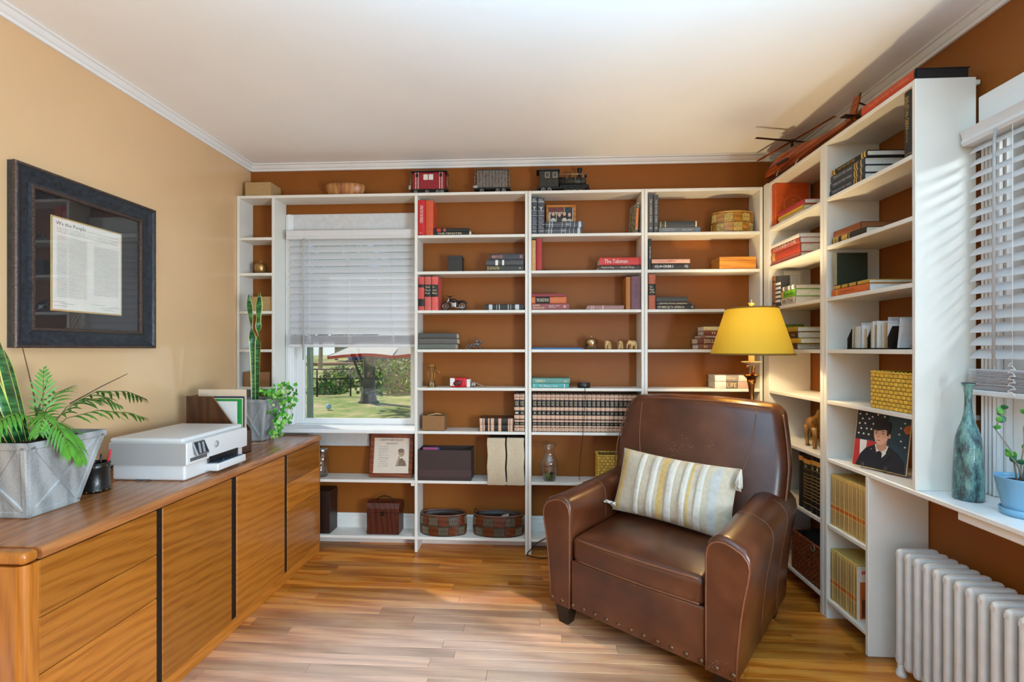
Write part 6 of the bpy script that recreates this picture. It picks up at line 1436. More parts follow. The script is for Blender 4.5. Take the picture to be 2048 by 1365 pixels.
# pillow
def pillow():
    pm = M('pillow_linen', '#bdb09a', .85, 0, .10, 45, .4, 350); tuft = M('tuft_white', '#cfc8bb', .95, 0, .12, 260, .9, 500); yl = M('pillow_yellow', '#c4a565', .85, 0, .14, 60, .4, 350); gr = M('pillow_grey', '#b5b4ae', .85, 0, .10, 45, .4, 350)
    w, h, th = .60, .335, .15; n, m_ = 40, 20
    P = thing('lumbar_pillow', 'cream lumbar pillow with tufted white and yellow stripes and tassels', 'pillow')
    base = Matrix.Translation((.077, 2.313, 0)) @ Matrix.Rotation(R(-38.5), 4, 'Z')
    loc = base @ Matrix.Translation((.437, .428, .640)) @ Matrix.Rotation(R(1.5), 4, 'Y') @ Matrix.Rotation(R(-22), 4, 'X')
    P.matrix_world = loc; P.location = loc.to_translation(); P.rotation_euler = loc.to_euler()
    def surf(u, v, s):
        a = max(0, 1 - abs(u) ** 2.6) ** .5; b = max(0, 1 - abs(v) ** 2.4) ** .5
        pin = 1 - .05 * (1 - abs(u) ** 2) ; pv = 1 - .07 * (1 - abs(v) ** 2)
        return Vector((u * w / 2 * (1 - .035 * (1 - v * v)), s * th / 2 * a * b * (.95 + .05 * math.sin(9 * u + 3 * v)), v * h / 2 * (1 - .07 * (1 - u * u))))
    vs = []; fs = []
    for s in (-1, 1):
        for j in range(m_ + 1):
            for i in range(n + 1): vs.append(surf(-1 + 2 * i / n, -1 + 2 * j / m_, s))
    o = (n + 1) * (m_ + 1)
    for k in (0, 1):
        for j in range(m_):
            for i in range(n):
                a = k * o + j * (n + 1) + i; f = (a, a + 1, a + n + 2, a + n + 1); fs.append(f if k == 0 else f[::-1])
    MB().add(vs, fs, True).build('cover', pm, P)
    g = random.Random(4)
    def strip(u0, u1, off, mat, nm, bumpy=0, v0=-.97, v1=.97):
        a = 5 if bumpy else 3; b = 44 if bumpy else 20; V = []; Fs = []
        for j in range(b + 1):
            for i in range(a + 1):
                u = u0 + (u1 - u0) * i / a; v = v0 + (v1 - v0) * j / b; p = surf(u, v, -1); e = 0 if i in (0, a) else 1
                p.y -= off * (.25 + .75 * e) + (g.random() * bumpy * e)
                V.append(p)
        for j in range(b):
            for i in range(a): q = j * (a + 1) + i; Fs.append((q, q + 1, q + a + 2, q + a + 1))
        MB().add(V, Fs, True).build(nm, mat, P)
    strip(-.93, -.84, .0012, yl, 'yellow_stripe'); strip(-.16, -.06, .0012, yl, 'yellow_stripe'); strip(.335, .375, .0012, yl, 'yellow_stripe'); strip(.66, .80, .0012, gr, 'grey_stripe'); 
    for (a, b_) in ((-.58, -.48), (-.34, -.22), (-.03, .10), (.22, .32), (.46, .57)): strip(a, b_, .006, tuft, 'tufted_stripe', .006)
    for (sx, sz) in ((1, 1), (-1, -1)):
        mm = MB(); c0 = surf(sx * .98, sz * .96, -1)
        for k in range(26):
            a = g.uniform(-.5, .5); L = g.uniform(.065, .095)
            if sz > 0: pts = [c0, c0 + Vector((sx * .014, -.014, .0)), c0 + Vector((sx * (.018 + .012 * a), -.030 + .012 * a, -L * .5)), c0 + Vector((sx * (.018 + .03 * a), -.034 + .016 * g.uniform(-1, 1), -L * 1.05))]
            else: pts = [c0, c0 + Vector((.004, -.018, .010)), c0 + Vector((.012 + .03 * a, -.018 - L * .40, .018 + .014 * g.random())), c0 + Vector((.014 + .075 * a, -.015 - L * .75, .016 + .014 * g.random()))]
            mm.tube(pts, .0040, 5)
        q = mm.build('tassel', tuft, P); q['kind'] = 'stuff'
pillow()
# ---------------------------------------------------------------- lamp behind the armchair
def lamp():
    x, y = 1.213, 2.68; l = thing('floor_lamp', 'brass candlestick lamp with a yellow shade behind the armchair', 'lamp', (x, y, 0))
    br = M('lamp_brass', '#9a6a34', .22, 1, .15, 30)
    MB().lathe([(0, 0), (.135, 0), (.14, .008), (.13, .018), (.07, .03), (.03, .05), (.018, .09), (.014, .14), (.012, .5), (.014, .52), (.022, .535), (.014, .55), (.012, .58), (.011, .98), (.016, 1.0), (.020, 1.02), (.013, 1.04), (.012, 1.10), (.016, 1.13), (.020, 1.155), (.024, 1.18)], 24).build('pole', br, l)
    fl_ = MB(); n = 8
    for k in range(n):   # flower-cup petals
        a = 2 * PI * k / n; c_, s_ = math.cos(a), math.sin(a); V = []
        for (r, z, hw) in ((.012, 1.15, .006), (.022, 1.185, .011), (.038, 1.204, .016), (.056, 1.205, .004)):
            for e in (-1, 1): V.append((r * c_ - e * hw * s_, r * s_ + e * hw * c_, z))
        fl_.add(V, [(i * 2, i * 2 + 1, i * 2 + 3, i * 2 + 2) for i in range(3)], True)
    fl_.build('flower_cup', br, l)
    MB().tube([(.004, 0, 1.20), (.010, 0, 1.23), (.012, 0, 1.255), (-.004, 0, 1.262), (-.024, 0, 1.258), (-.026, 0, 1.245), (-.014, 0, 1.242)], [.010, .010, .009, .008, .007, .006, .005], 10).build('scroll', br, l)
    MB().lathe([(0, 1.255), (.012, 1.255), (.02, 1.268), (.052, 1.277), (.054, 1.281), (.02, 1.280), (0, 1.28)], 24).build('drip_pan', M('pan_cream', '#cfc2a0', .3, .3), l)
    MB().lathe([(.016, 1.280), (.016, 1.345), (.012, 1.35), (0, 1.35)], 16).build('candle_sleeve', M('candle_sleeve', '#c8b98e', .5), l)
    sh = TRANSL('lampshade_silk', '#c8a22a', .04, .8)
    zb, zt, r0, r1 = 1.322, 1.578, .212, .134
    V = []; Fs = []; n = 96
    for (r, z) in ((r0, zb), (r0 + (r1 - r0) * .33, zb + (zt - zb) * .34), (r0 + (r1 - r0) * .67, zb + (zt - zb) * .67), (r1, zt)):
        for i in range(n): q = r + (.0011 if i % 2 else 0); V.append((q * math.cos(2 * PI * i / n), q * math.sin(2 * PI * i / n), z))
    for k in range(3):
        for i in range(n): j = (i + 1) % n; Fs.append((k * n + i, k * n + j, (k + 1) * n + j, (k + 1) * n + i))
    o = MB().add(V, Fs, True).build('shade', sh, l)
    tr = M('shade_trim', '#7a5a1a', .6, 0, .1, 80)
    for (r, z, e) in ((r0, zb, .005), (r1, zt, .004)): MB().tube([((r + .0012) * math.cos(2 * PI * i / 48), (r + .0012) * math.sin(2 * PI * i / 48), z) for i in range(48)], e, 6, None, 0, False, True).build('shade_trim', tr, l)
    mm = MB()
    for k in range(3): a = 2 * PI * k / 3; mm.tube([(0, 0, zt - .006), (r1 * math.cos(a), r1 * math.sin(a), zt - .002)], .002, 6)
    mm.build('spider', br, l)
    MB().tube([(.022, 0, 1.35), (.05, 0, 1.43), (.045, 0, 1.53), (0, 0, zt - .004), (-.045, 0, 1.53), (-.05, 0, 1.43), (-.022, 0, 1.35)], .0018, 6).build('harp', br, l)
    MB().lathe([(.012, zt - .004), (.012, zt + .008), (.008, zt + .012), (.016, zt + .028), (.022, zt + .032), (.008, zt + .036), (.010, zt + .045), (.004, zt + .054), (0, zt + .055)], 16).build('finial', M('finial_silver', '#d8c8b0', .15, 1), l)
    em, t, p = newmat('lamp_bulb'); p.inputs['Emission Color'].default_value = (1, .80, .50, 1); p.inputs['Emission Strength'].default_value = 18
    MB().ell((0, 0, 1.405), .028, .028, .038, 16, 10).lathe([(.014, 1.35), (.014, 1.372), (.02, 1.38)], 12).build('bulb', em, l)
    light('lamp_light', 'POINT', (x, y, 1.46), (0, 0, 0), LAMP_W, (1, .80, .45), shadow_soft_size=.035)
LAMP_W = 20
lamp()
# ---------------------------------------------------------------- on the credenza
ZC0 = ZT + .0006
def planter(name, label, cx, cy, bx_, by_, tx, ty, h, dcx=0, dcy=0, rot=0):
    pl = thing(name, label, 'planter', (cx, cy, ZC0), rot); pm = WOOD('galvanised_grey', '#70716f', '#8f9190', '#a6a8a7', .6, 2, 2.2, 3); dkp = M('planter_soil', '#2a1e18', .95, 0, .5, 90, .9, 90)
    def cor(k, z, ins=0):   # corner k at height z (0..1), inset
        sx, sy = ((-1, -1), (1, -1), (1, 1), (-1, 1))[k]; a = bx_ + (tx - bx_) * z; b = by_ + (ty - by_) * z
        return Vector((dcx * z + sx * (a / 2 - ins), dcy * z + sy * (b / 2 - ins), z * h))
    vs = [cor(k, 0) for k in range(4)] + [cor(k, 1) for k in range(4)] + [cor(k, 1, .010) for k in range(4)] + [cor(k, .86, .010) for k in range(4)]
    fs = [(3, 2, 1, 0), (12, 13, 14, 15)]
    for a, b in ((0, 4), (4, 8), (8, 12)):
        for k in range(4): q = (k + 1) % 4; fs.append((a + k, a + q, b + q, b + k))
    MB().add(vs, fs).build('body', pm, pl)
    for k in range(4):
        q = (k + 1) % 4; A, B, D, E = cor(k, 0), cor(q, 0), cor(q, 1), cor(k, 1); nrm = (B - A).cross(E - A).normalized()
        def P(u, v, o): return (A.lerp(B, u)).lerp(E.lerp(D, u), v) + nrm * o
        def board(u0, v0, u1, v1, wd, o=.0045, nm='board'):
            p, r = Vector(P(u0, v0, 0)), Vector(P(u1, v1, 0)); d = (r - p).normalized(); s_ = nrm.cross(d) * wd / 2
            V = [p - s_, p + s_, r + s_, r - s_]; V2 = [x + nrm * o for x in [p - s_ * .7, p + s_ * .7, r + s_ * .7, r - s_ * .7]]
            MB().add(V + V2, [(4, 5, 6, 7)[::-1], (0, 1, 5, 4)[::-1], (1, 2, 6, 5)[::-1], (2, 3, 7, 6)[::-1], (3, 0, 4, 7)[::-1]]).build(nm, pm, pl)
        e = .08
        board(.01, .045, .99, .045, .022); board(.0, .955, 1, .955, .026); board(.05, .05, .05, .95, .020); board(.95, .05, .95, .95, .020)
        board(.10, .09, .90, .91, .016, .004, 'cross_board'); board(.10, .91, .90, .09, .016, .0055, 'cross_board')
    g = random.Random(8); mm = MB(); N_ = 9; V = []; Fs = []
    a, b = bx_ + (tx - bx_) * .9 - .02, by_ + (ty - by_) * .9 - .02
    for j in range(N_):
        for i in range(N_): V.append((dcx * .9 + a * (i / (N_ - 1) - .5), dcy * .9 + b * (j / (N_ - 1) - .5), h * .93 + g.uniform(-.006, .008)))
    for j in range(N_ - 1):
        for i in range(N_ - 1): q = j * N_ + i; Fs.append((q, q + 1, q + N_ + 1, q + N_))
    MB().add(V, Fs, True).build('soil', dkp, pl)
    return pl
p1 = planter('planter', 'large grey tapered planter with crossed boards at the near end of the credenza', -1.805, 1.578, .175, .170, .29, .285, .262, -.012, .014)
p2 = planter('planter', 'small grey tapered planter at the far end of the credenza by the window', -1.765, 2.878, .115, .115, .186, .186, .262, .012, .0)
sgm = None
def snake_mat():
    if 'snake_leaf' in MC: return MC['snake_leaf']
    m, t, p = newmat('snake_leaf'); v = coords(t, (6, 6, 34)); n = t.nodes.new('ShaderNodeTexNoise'); n.inputs['Scale'].default_value = 1.4; n.inputs['Detail'].default_value = 3; n.inputs['Distortion'].default_value = .8
    t.links.new(v, n.inputs['Vector']); r = ramp(t, [(.36, '#0f3a1c'), (.5, '#1f5c2c'), (.66, '#4c8a52')]); t.links.new(n.outputs[0], r.inputs[0]); t.links.new(r.outputs[0], p.inputs['Base Color']); p.inputs['Roughness'].default_value = .35
    MC['snake_leaf'] = m; return m
def snake_leaf(par, base, tip, wid, twist=0, lean=(0, 0, 0), face=(0, -1, 0), cup=.12, n=26, prof=None):
    base, tip, lean = Vector(base), Vector(tip), Vector(lean); V = []; F1 = []; mi = []
    mb = MB(); rows = []
    for i in range(n + 1):
        t = i / n; c_ = base.lerp(tip, t) + lean * math.sin(PI * t); d = (tip - base).normalized(); f = Vector(face); f = (f - d * f.dot(d)).normalized(); s_ = d.cross(f)
        q_ = max(0, min(1, (t - .52) / .26)); a = R(twist) * (q_ * q_ * (3 - 2 * q_) if prof else t); s_, f = s_ * math.cos(a) + f * math.sin(a), f * math.cos(a) - s_ * math.sin(a)
        w = wid * (prof(t) if prof else (.55 + .45 * min(1, t * 2.2)) * (1 - max(0, (t - .72) / .28) ** 2.2)); w = max(w, .0008)
        rows.append([c_ + s_ * w * k / 2 - f * cup * w * (1 - k * k) for k in (-1, -.80, -.35, 0, .35, .80, 1)])
    V = [p for r_ in rows for p in r_]; c7 = 7
    for i in range(n):
        for k in range(6):
            mb.f.append([i * 7 + k, i * 7 + k + 1, (i + 1) * 7 + k + 1, (i + 1) * 7 + k]); mb.sm.append(True); mb.mi.append(1 if k in (0, 5) else 0)
    mb.v = V
    return mb.build('leaf', [snake_mat(), M('leaf_margin', '#c9cf6a', .4, 0, .1)], par)
tw = lambda t: (.42 + .30 * min(1, t * 1.5)) if t < .60 else ((.72 - 2.4 * (t - .60)) if t < .74 else (.36 + 2.8 * (t - .74) if t < .86 else max(0, .70 * (1 - ((t - .86) / .14) ** 1.7))))
S2 = thing('snake_plant', 'tall two-leaved variegated snake plant growing in the small planter', 'plant', (p2.location.x, p2.location.y, ZC0 + .235))
def rel(px, py, Y, par): return onY(px, py, Y) - par.location
snake_leaf(S2, rel(507, 800, 2.87, S2), rel(497, 588, 2.90, S2), .064, -160, (.012, 0, 0), (.3, -.95, 0), prof=tw)
snake_leaf(S2, rel(514, 800, 2.87, S2), rel(519.5, 584, 2.83, S2), .070, 170, (-.004, 0, 0), (-.2, -1, 0), prof=tw)
S1 = thing('snake_plant', 'broad dark green snake plant cropped by the frame edge in the large planter', 'plant', (p1.location.x, p1.location.y, ZC0 + .235))
P1 = Vector((0, 0, 0))
for (pb, yb, pt_, yt, Yt, w_, tw_, fc) in ((50, 900, -14, 655, 1.56, .036, 25, (.35, -.9, 0)), (42, 900, -22, 735, 1.50, .026, -30, (.3, -.9, 0)), (30, 905, -30, 790, 1.46, .026, 20, (.3, -.9, .2)), (60, 905, 8, 700, 1.62, .030, 15, (.5, -.8, 0)), (25, 905, -36, 700, 1.58, .036, 10, (.3, -.9, 0))):
    snake_leaf(S1, rel(pb, yb, 1.56, S1), rel(pt_, yt, Yt, S1), w_, tw_, (0, 0, .0), fc)
def palm():
    pa = thing('parlour_palm', 'feathery parlour palm spilling over the large planter', 'plant', (p1.location.x + .02, p1.location.y + .01, ZC0 + .24)); g = random.Random(12)
    gm = M('palm_leaf', '#4f8a28', .45, 0, .3, 25); gm2 = M('palm_leaf_dark', '#35661f', .45, 0, .3, 25); st = M('palm_stem', '#5a6a2a', .5, 0, .2)
    def frond(pts, n, L, mat, ang=52, w=.011, droop=.3):
        pts = [Vector(p) for p in pts]; 
        def at(t):
            q = t * (len(pts) - 1); i = min(int(q), len(pts) - 2); return pts[i].lerp(pts[i + 1], q - i), (pts[i + 1] - pts[i]).normalized()
        f = MB().tube(pts, [.0022 - .0014 * i / (len(pts) - 1) for i in range(len(pts))], 5).build('frond', st, pa); mm = MB()
        for i in range(n):
            t = .30 + .70 * i / (n - 1); c_, d = at(t); side = d.cross(Vector((0, 0, 1)))
            side = side.normalized() if side.length > .1 else Vector((1, 0, 0)); ll = L * (math.sin(PI * min(1, .25 + t * .72)) ** .6) * g.uniform(.85, 1.1)
            for s_ in (-1, 1):
                if i == n - 1 and s_ < 0: continue
                a = R(ang * (1 - .45 * t)); dr = (d * math.cos(a) + side * s_ * math.sin(a)).normalized(); V = []
                nn = dr.cross(d).normalized() if dr.cross(d).length > .05 else Vector((0, 0, 1))
                ww = dr.cross(nn).normalized()
                for k in range(5):
                    u = k / 4; p = c_ + dr * ll * u + Vector((0, 0, -droop * ll * u * u)); wd = w * (math.sin(PI * min(1, .12 + u * .86)) if k < 4 else .06)
                    V += [p - ww * wd / 2, p + nn * wd * .12, p + ww * wd / 2]
                mm.add(V, [(k * 3 + e, k * 3 + e + 1, k * 3 + e + 4, k * 3 + e + 3) for k in range(4) for e in (0, 1)], True)
        o = mm.build('leaflets', mat, f); o['kind'] = 'stuff'
    F_ = [([(0, 0, 0), (.04, .06, .12), (.07, .15, .17), (.09, .26, .16), (.10, .33, .125)], 13, .085, gm2, 62, .011, .55), ([(0, 0, 0), (.06, .04, .08), (.11, .11, .10), (.15, .20, .08), (.17, .26, .05)], 12, .075, gm, 60, .012, .5),
          ([(0, 0, 0), (-.01, .02, .10), (-.02, .03, .19), (-.04, .05, .26)], 10, .07, gm, 45, .009, .2), ([(0, 0, 0), (.02, -.04, .09), (.03, -.10, .12), (.05, -.17, .10), (.06, -.21, .05)], 14, .075, gm, 58, .009, .6),
          ([(0, 0, 0), (.05, -.02, .07), (.11, -.05, .08), (.16, -.06, .03), (.18, -.06, -.03)], 14, .07, gm, 55, .009, .6), ([(0, 0, 0), (.03, .03, .08), (.08, .06, .14), (.14, .10, .15), (.19, .12, .12)], 12, .08, gm2, 60, .012, .5),
          ([(0, 0, 0), (-.05, -.02, .08), (-.10, -.06, .11), (-.15, -.12, .07)], 13, .075, gm2, 60, .010, .6), ([(0, 0, 0), (.05, .02, .05), (.10, .0, .05), (.145, .0, -.01), (.16, .0, -.07)], 14, .065, gm, 52, .009, .5), ([(0, 0, 0), (.02, .0, .06), (.05, -.03, .11), (.09, -.07, .10), (.12, -.11, .05)], 13, .07, gm, 55, .009, .5), ([(0, 0, 0), (-.02, .04, .11), (-.03, .09, .17), (-.03, .15, .19)], 10, .07, gm, 55, .010, .4)]
    for a in F_: frond(*a)
    for (a, b, c_) in (((0, 0, 0), (-.045, .02, .17), (-.10, .03, .34)), ((.04, .07, .13), (.09, .15, .19), (.13, .22, .235)), ((-.01, 0, .1), (-.03, .04, .17), (-.045, .07, .23))): MB().tube([a, b, c_], [.0022, .002, .0012], 6).build('bare_stem', M('brown_stem', '#4a3a22', .6), pa)
palm()
def ivy():
    iv = thing('ivy', 'bright green ivy trailing from the small planter onto the credenza', 'plant', (p2.location.x + .06, p2.location.y - .02, ZC0 + .24)); g = random.Random(21)
    out = [(0, 0), (.32, -.10), (.5, .12), (.40, .38), (.62, .52), (.30, .62), (0, 1.0), (-.30, .62), (-.62, .52), (-.40, .38), (-.5, .12), (-.32, -.10)]
    def leafmesh(mat):
        V = [(x, y, -.10 * abs(x) + .05 * math.sin(6 * y)) for (x, y) in out] + [(0, .35, .03)]
        return MB().add(V, [(i, (i + 1) % 12, 12) for i in range(12)], True).mesh('leaf', mat)
    ms = [leafmesh(M('ivy_green', '#3f9a2a', .4, 0, .25, 40)), leafmesh(M('ivy_light', '#7fc24a', .4, 0, .25, 40)), leafmesh(M('ivy_dark', '#2a7024', .4, 0, .25, 40)), leafmesh(M('ivy_pale', '#a8c878', .4, 0, .2, 40))]
    O = iv.location; st = M('ivy_stem', '#5a6a3a', .6)
    vines = [[(545, 800), (556, 776), (570, 782), (578, 800), (572, 830), (560, 850), (556, 868), (548, 878)], [(545, 800), (562, 772), (584, 775), (590, 800), (582, 830), (574, 845)], [(545, 800), (538, 785), (532, 800), (540, 826), (534, 828)], [(545, 800), (552, 790), (566, 796), (566, 826), (556, 846), (560, 872)], [(545, 800), (560, 790), (576, 790), (584, 812), (580, 822)], [(545, 800), (530, 785), (524, 792)], [(548, 800), (560, 800), (566, 815), (552, 838), (548, 866), (541, 876)]]
    Yv = 2.80
    for vi, v in enumerate(vines):
        pts = []
        for k, (px, py) in enumerate(v):
            y = p2.location.y - .03 - .012 * k + g.uniform(-.02, .02); q = onY(px, py, y); q.z = max(q.z, ZC0 + .008); pts.append(q - O)
        # smooth
        sm = []
        for i in range(len(pts) - 1):
            for t in (0, .33, .66): sm.append(pts[i].lerp(pts[i + 1], t))
        sm.append(pts[-1]); MB().tube(sm, .0012, 5).build('vine', st, iv)
        for i in range(1, len(sm)):
            for r_ in range(2 if i < 14 else 3):
                if g.random() < .2: continue
                p = sm[i] + Vector((g.uniform(-.022, .022), g.uniform(-.02, .02), g.uniform(-.012, .014))); s_ = g.uniform(.018, .031)
                o = place('leaf', ms[g.choice((0, 0, 1, 1, 2, 3))], iv, p); o.scale = (s_, s_, s_); o.rotation_euler = (R(g.uniform(40, 110)), R(g.uniform(-30, 30)), R(g.uniform(-60, 70)))
    # saucer cable on the credenza top
ivy()
def pen_cup():
    c = thing('pen_cup', 'black leather pen cup with brass studs between planter and printer', 'pen cup', (-1.785, 1.800, ZC0)); bl_ = M('black_leather', '#171514', .3, 0, .1, 50, .3, 200)
    MB().lathe([(0, 0), (.050, 0), (.050, .012), (.047, .016), (.046, .088), (.049, .093), (.049, .115), (.045, .116), (.043, .11), (.043, .01), (0, .01)], 28).build('cup', bl_, c)
    sm = MB().ell((0, 0, 0), .003, .003, .003, 8, 6).mesh('stud', brass)
    for z in (.006, .104):
        for k in range(14): a = 2 * PI * k / 14; place('stud', sm, c, (.0495 * math.cos(a), .0495 * math.sin(a), z))
    for i, (a, b, L, col, lab) in enumerate(((.02, .01, .155, '#c8283c', 'red pen standing in the black pen cup'), (-.01, -.02, .145, '#b8b0a8', 'silver pen standing in the black pen cup'), (.0, .025, .132, '#24242a', 'black pen standing in the black pen cup'))):
        o = MB().lathe([(0, 0), (.004, .004), (.0042, L - .01), (.003, L), (0, L)], 10).build('pen', M('pen_' + col.strip('#'), col, .3)); o.location = (c.location.x + a, c.location.y + b, ZC0 + .0105); o.rotation_euler = (R(-6 if b > 0 else 5), R(8 if a > 0 else -6), 0); tag(o, lab, 'pen')
pen_cup()
def printer():
    x0, x1, y0, y1 = -1.86, -1.505, 1.935, 2.36; p = thing('printer', 'white desktop inkjet printer on the credenza', 'printer', ((x0 + x1) / 2, (y0 + y1) / 2, ZC0)); W_, L = x1 - x0, y1 - y0; hx, hy = W_ / 2, L / 2
    wm = M('printer_white', '#d4d3d1', .42, 0, 0, 10, .05, 900); wm2 = M('printer_shaded_side', '#a9a7a3', .5, 0, 0, 10, .05, 900); dk = M('printer_dark', '#101215', .3)
    MB().rbox((-.006, 0, .036), (W_ - .022, L - .022, .072), .012, None, 3, 2).build('base', wm, p)
    MB().rbox((0, 0, .118), (W_, L, .098), .006, None, 3, 2).build('body', wm, p)
    MB().rbox((-.012, .0, .176), (W_ - .024, L - .012, .020), .009, None, 3, 2).build('scanner_lid', wm, p)
    MB().box(-hx + .004, hx - .004, -hy - .0004, -hy + .002, .071, .1655).build('side_panel', wm2, p)  # greyer sheet over the near side, its shade painted into the colour
    MB().box(hx - .002, hx + .0006, -.075, .135, .046, .078, .001).build('paper_slot', dk, p)
    # tray
    MB().rbox((hx - .022, .03, .028), (.13, .21, .034), .006, None, 2, 2).build('tray', wm, p)
    MB().box(hx - .06, hx + .036, -.06, .12, .0455, .0475, .001).build('tray_bed', M('tray_blue', '#2c4a66', .15), p)
    for k in range(3): MB().box(hx - .01 + .014 * k, hx - .004 + .014 * k, -.02 + .03 * k, .03 + .03 * k, .0475, .053, .001).build('tray_guide', dk, p)
    # tilting control screen at the near front corner
    s = MB().rbox((0, 0, 0), (.012, .075, .066), .005, None, 2, 2).build('control_panel', M('panel_silver', '#8f9192', .3, .4, 0), p, (hx + .010, -hy + .07, .134)); s.rotation_euler = (0, R(-24), R(0))
    MB().box(.006, .0068, -.032, .032, -.027, .028, .001).build('screen', M('screen_dark', '#1c1e22', .08), s)
    for k, a in enumerate((-.018, .006)): MB().add([(.0071, a - .008, -.024), (.0071, a + .006, -.024), (.0071, a + .02, .024), (.0071, a + .006, .024)], [(0, 1, 2, 3)]).build('screen_stripe', M('screen_grey', '#8a8f96', .1), s)
    MB().box(hx - .004, hx + .0008, -hy + .02, -hy + .125, .082, .098, .001).build('panel_recess', M('recess_grey', '#5a5c5e', .4), p)
    o = MB().lathe([(0, 0), (.0165, 0), (.0165, .0008), (0, .0008)], 28, T3(hx, -.025, .128) @ RY(90)).build('logo', M('logo_grey', '#a9aaac', .4), p)
    text('hp', M('logo_text', '#d6d6d6', .5, 0, 0), o, (hx + .0011, -.025, .128), (0, 1, 0), (0, 0, 1), .017, .019)
    MB().box(-.06, .005, -hy + .0105, -hy + .014, .0005, .006).build('foot_recess', M('recess_grey', '#5a5c5e', .4), p)
    tag(MB().tube([(-1.93, 1.93, ZC0 + .003), (-1.94, 1.99, ZC0 + .02), (-1.92, 2.08, ZC0 + .06), (-1.87, 2.12, ZC0 + .06)], .004, 6).build('power_cable', soot), 'short black power cable behind the white printer', 'cable')
printer()
def file_box():
    b = thing('magazine_file', 'brown leather magazine file holding folders behind the printer', 'magazine file', (-1.90, 2.44, ZC0)); le = WOOD('file_leather', '#2e170c', '#43230f', '#553018', .4, 2, 2); L, w, h = .30, .105, .318
    P = [(0, 0), (L, 0), (L, .12), (.15, h), (0, h)]
    for y in (0, w - .004): MB().prism(P, y, y + .004, 'y').build('side', le, b)
    for (x, hh) in ((0, h), (L - .004, .12)): MB().box(x, x + .004, .004, w - .004, 0, hh).build('end', le, b)
    MB().box(0, L, .004, w - .004, 0, .004).build('bottom', le, b)
    e = M('file_edge', '#8a6a44', .5, 0, .1); pt = [(0, -.001, h), (.15, -.001, h), (L, -.001, .12)]
    MB().tube(pt, .0025, 5).build('edge_trim', e, b)
    X, Y, Z = b.location
    for (y, x1_, hh, col, lab, cat, t) in ((.016, .270, .285, '#d4d2cc', 'white paper sheaf nearest in the brown magazine file', 'paper', .012), (.036, .292, .296, '#1f8a3c', 'green folder in the brown magazine file', 'folder', .004), (.046, .299, .300, '#d6cfa4', 'pale yellow folder behind the green one in the magazine file', 'folder', .003), (.056, .308, .308, '#1e2a48', 'navy folder in the brown magazine file', 'folder', .006), (.074, .338, .345, '#d8c0a4', 'cream folder standing tallest in the brown magazine file', 'folder', .006)):
        o = MB().box(.012, min(x1_, .288), 0, t, 0, hh, .001).build('folder', M('folder_' + col.strip('#'), col, .6, 0, .04)); o.location = (X + 0, Y + y, Z + .0045); tag(o, lab, cat)
file_box()
tag(MB().tube([(-1.66, 2.80, ZC0 + .045), (-1.65, 2.79, ZC0 + .02), (-1.64, 2.77, ZC0 + .003), (-1.70, 2.73, ZC0 + .003), (-1.80, 2.70, ZC0 + .003)], .0018, 6).build('white_cable', M('cable_beige', '#b0a48e', .5)), 'thin beige cable on the credenza beside the small planter', 'cable')
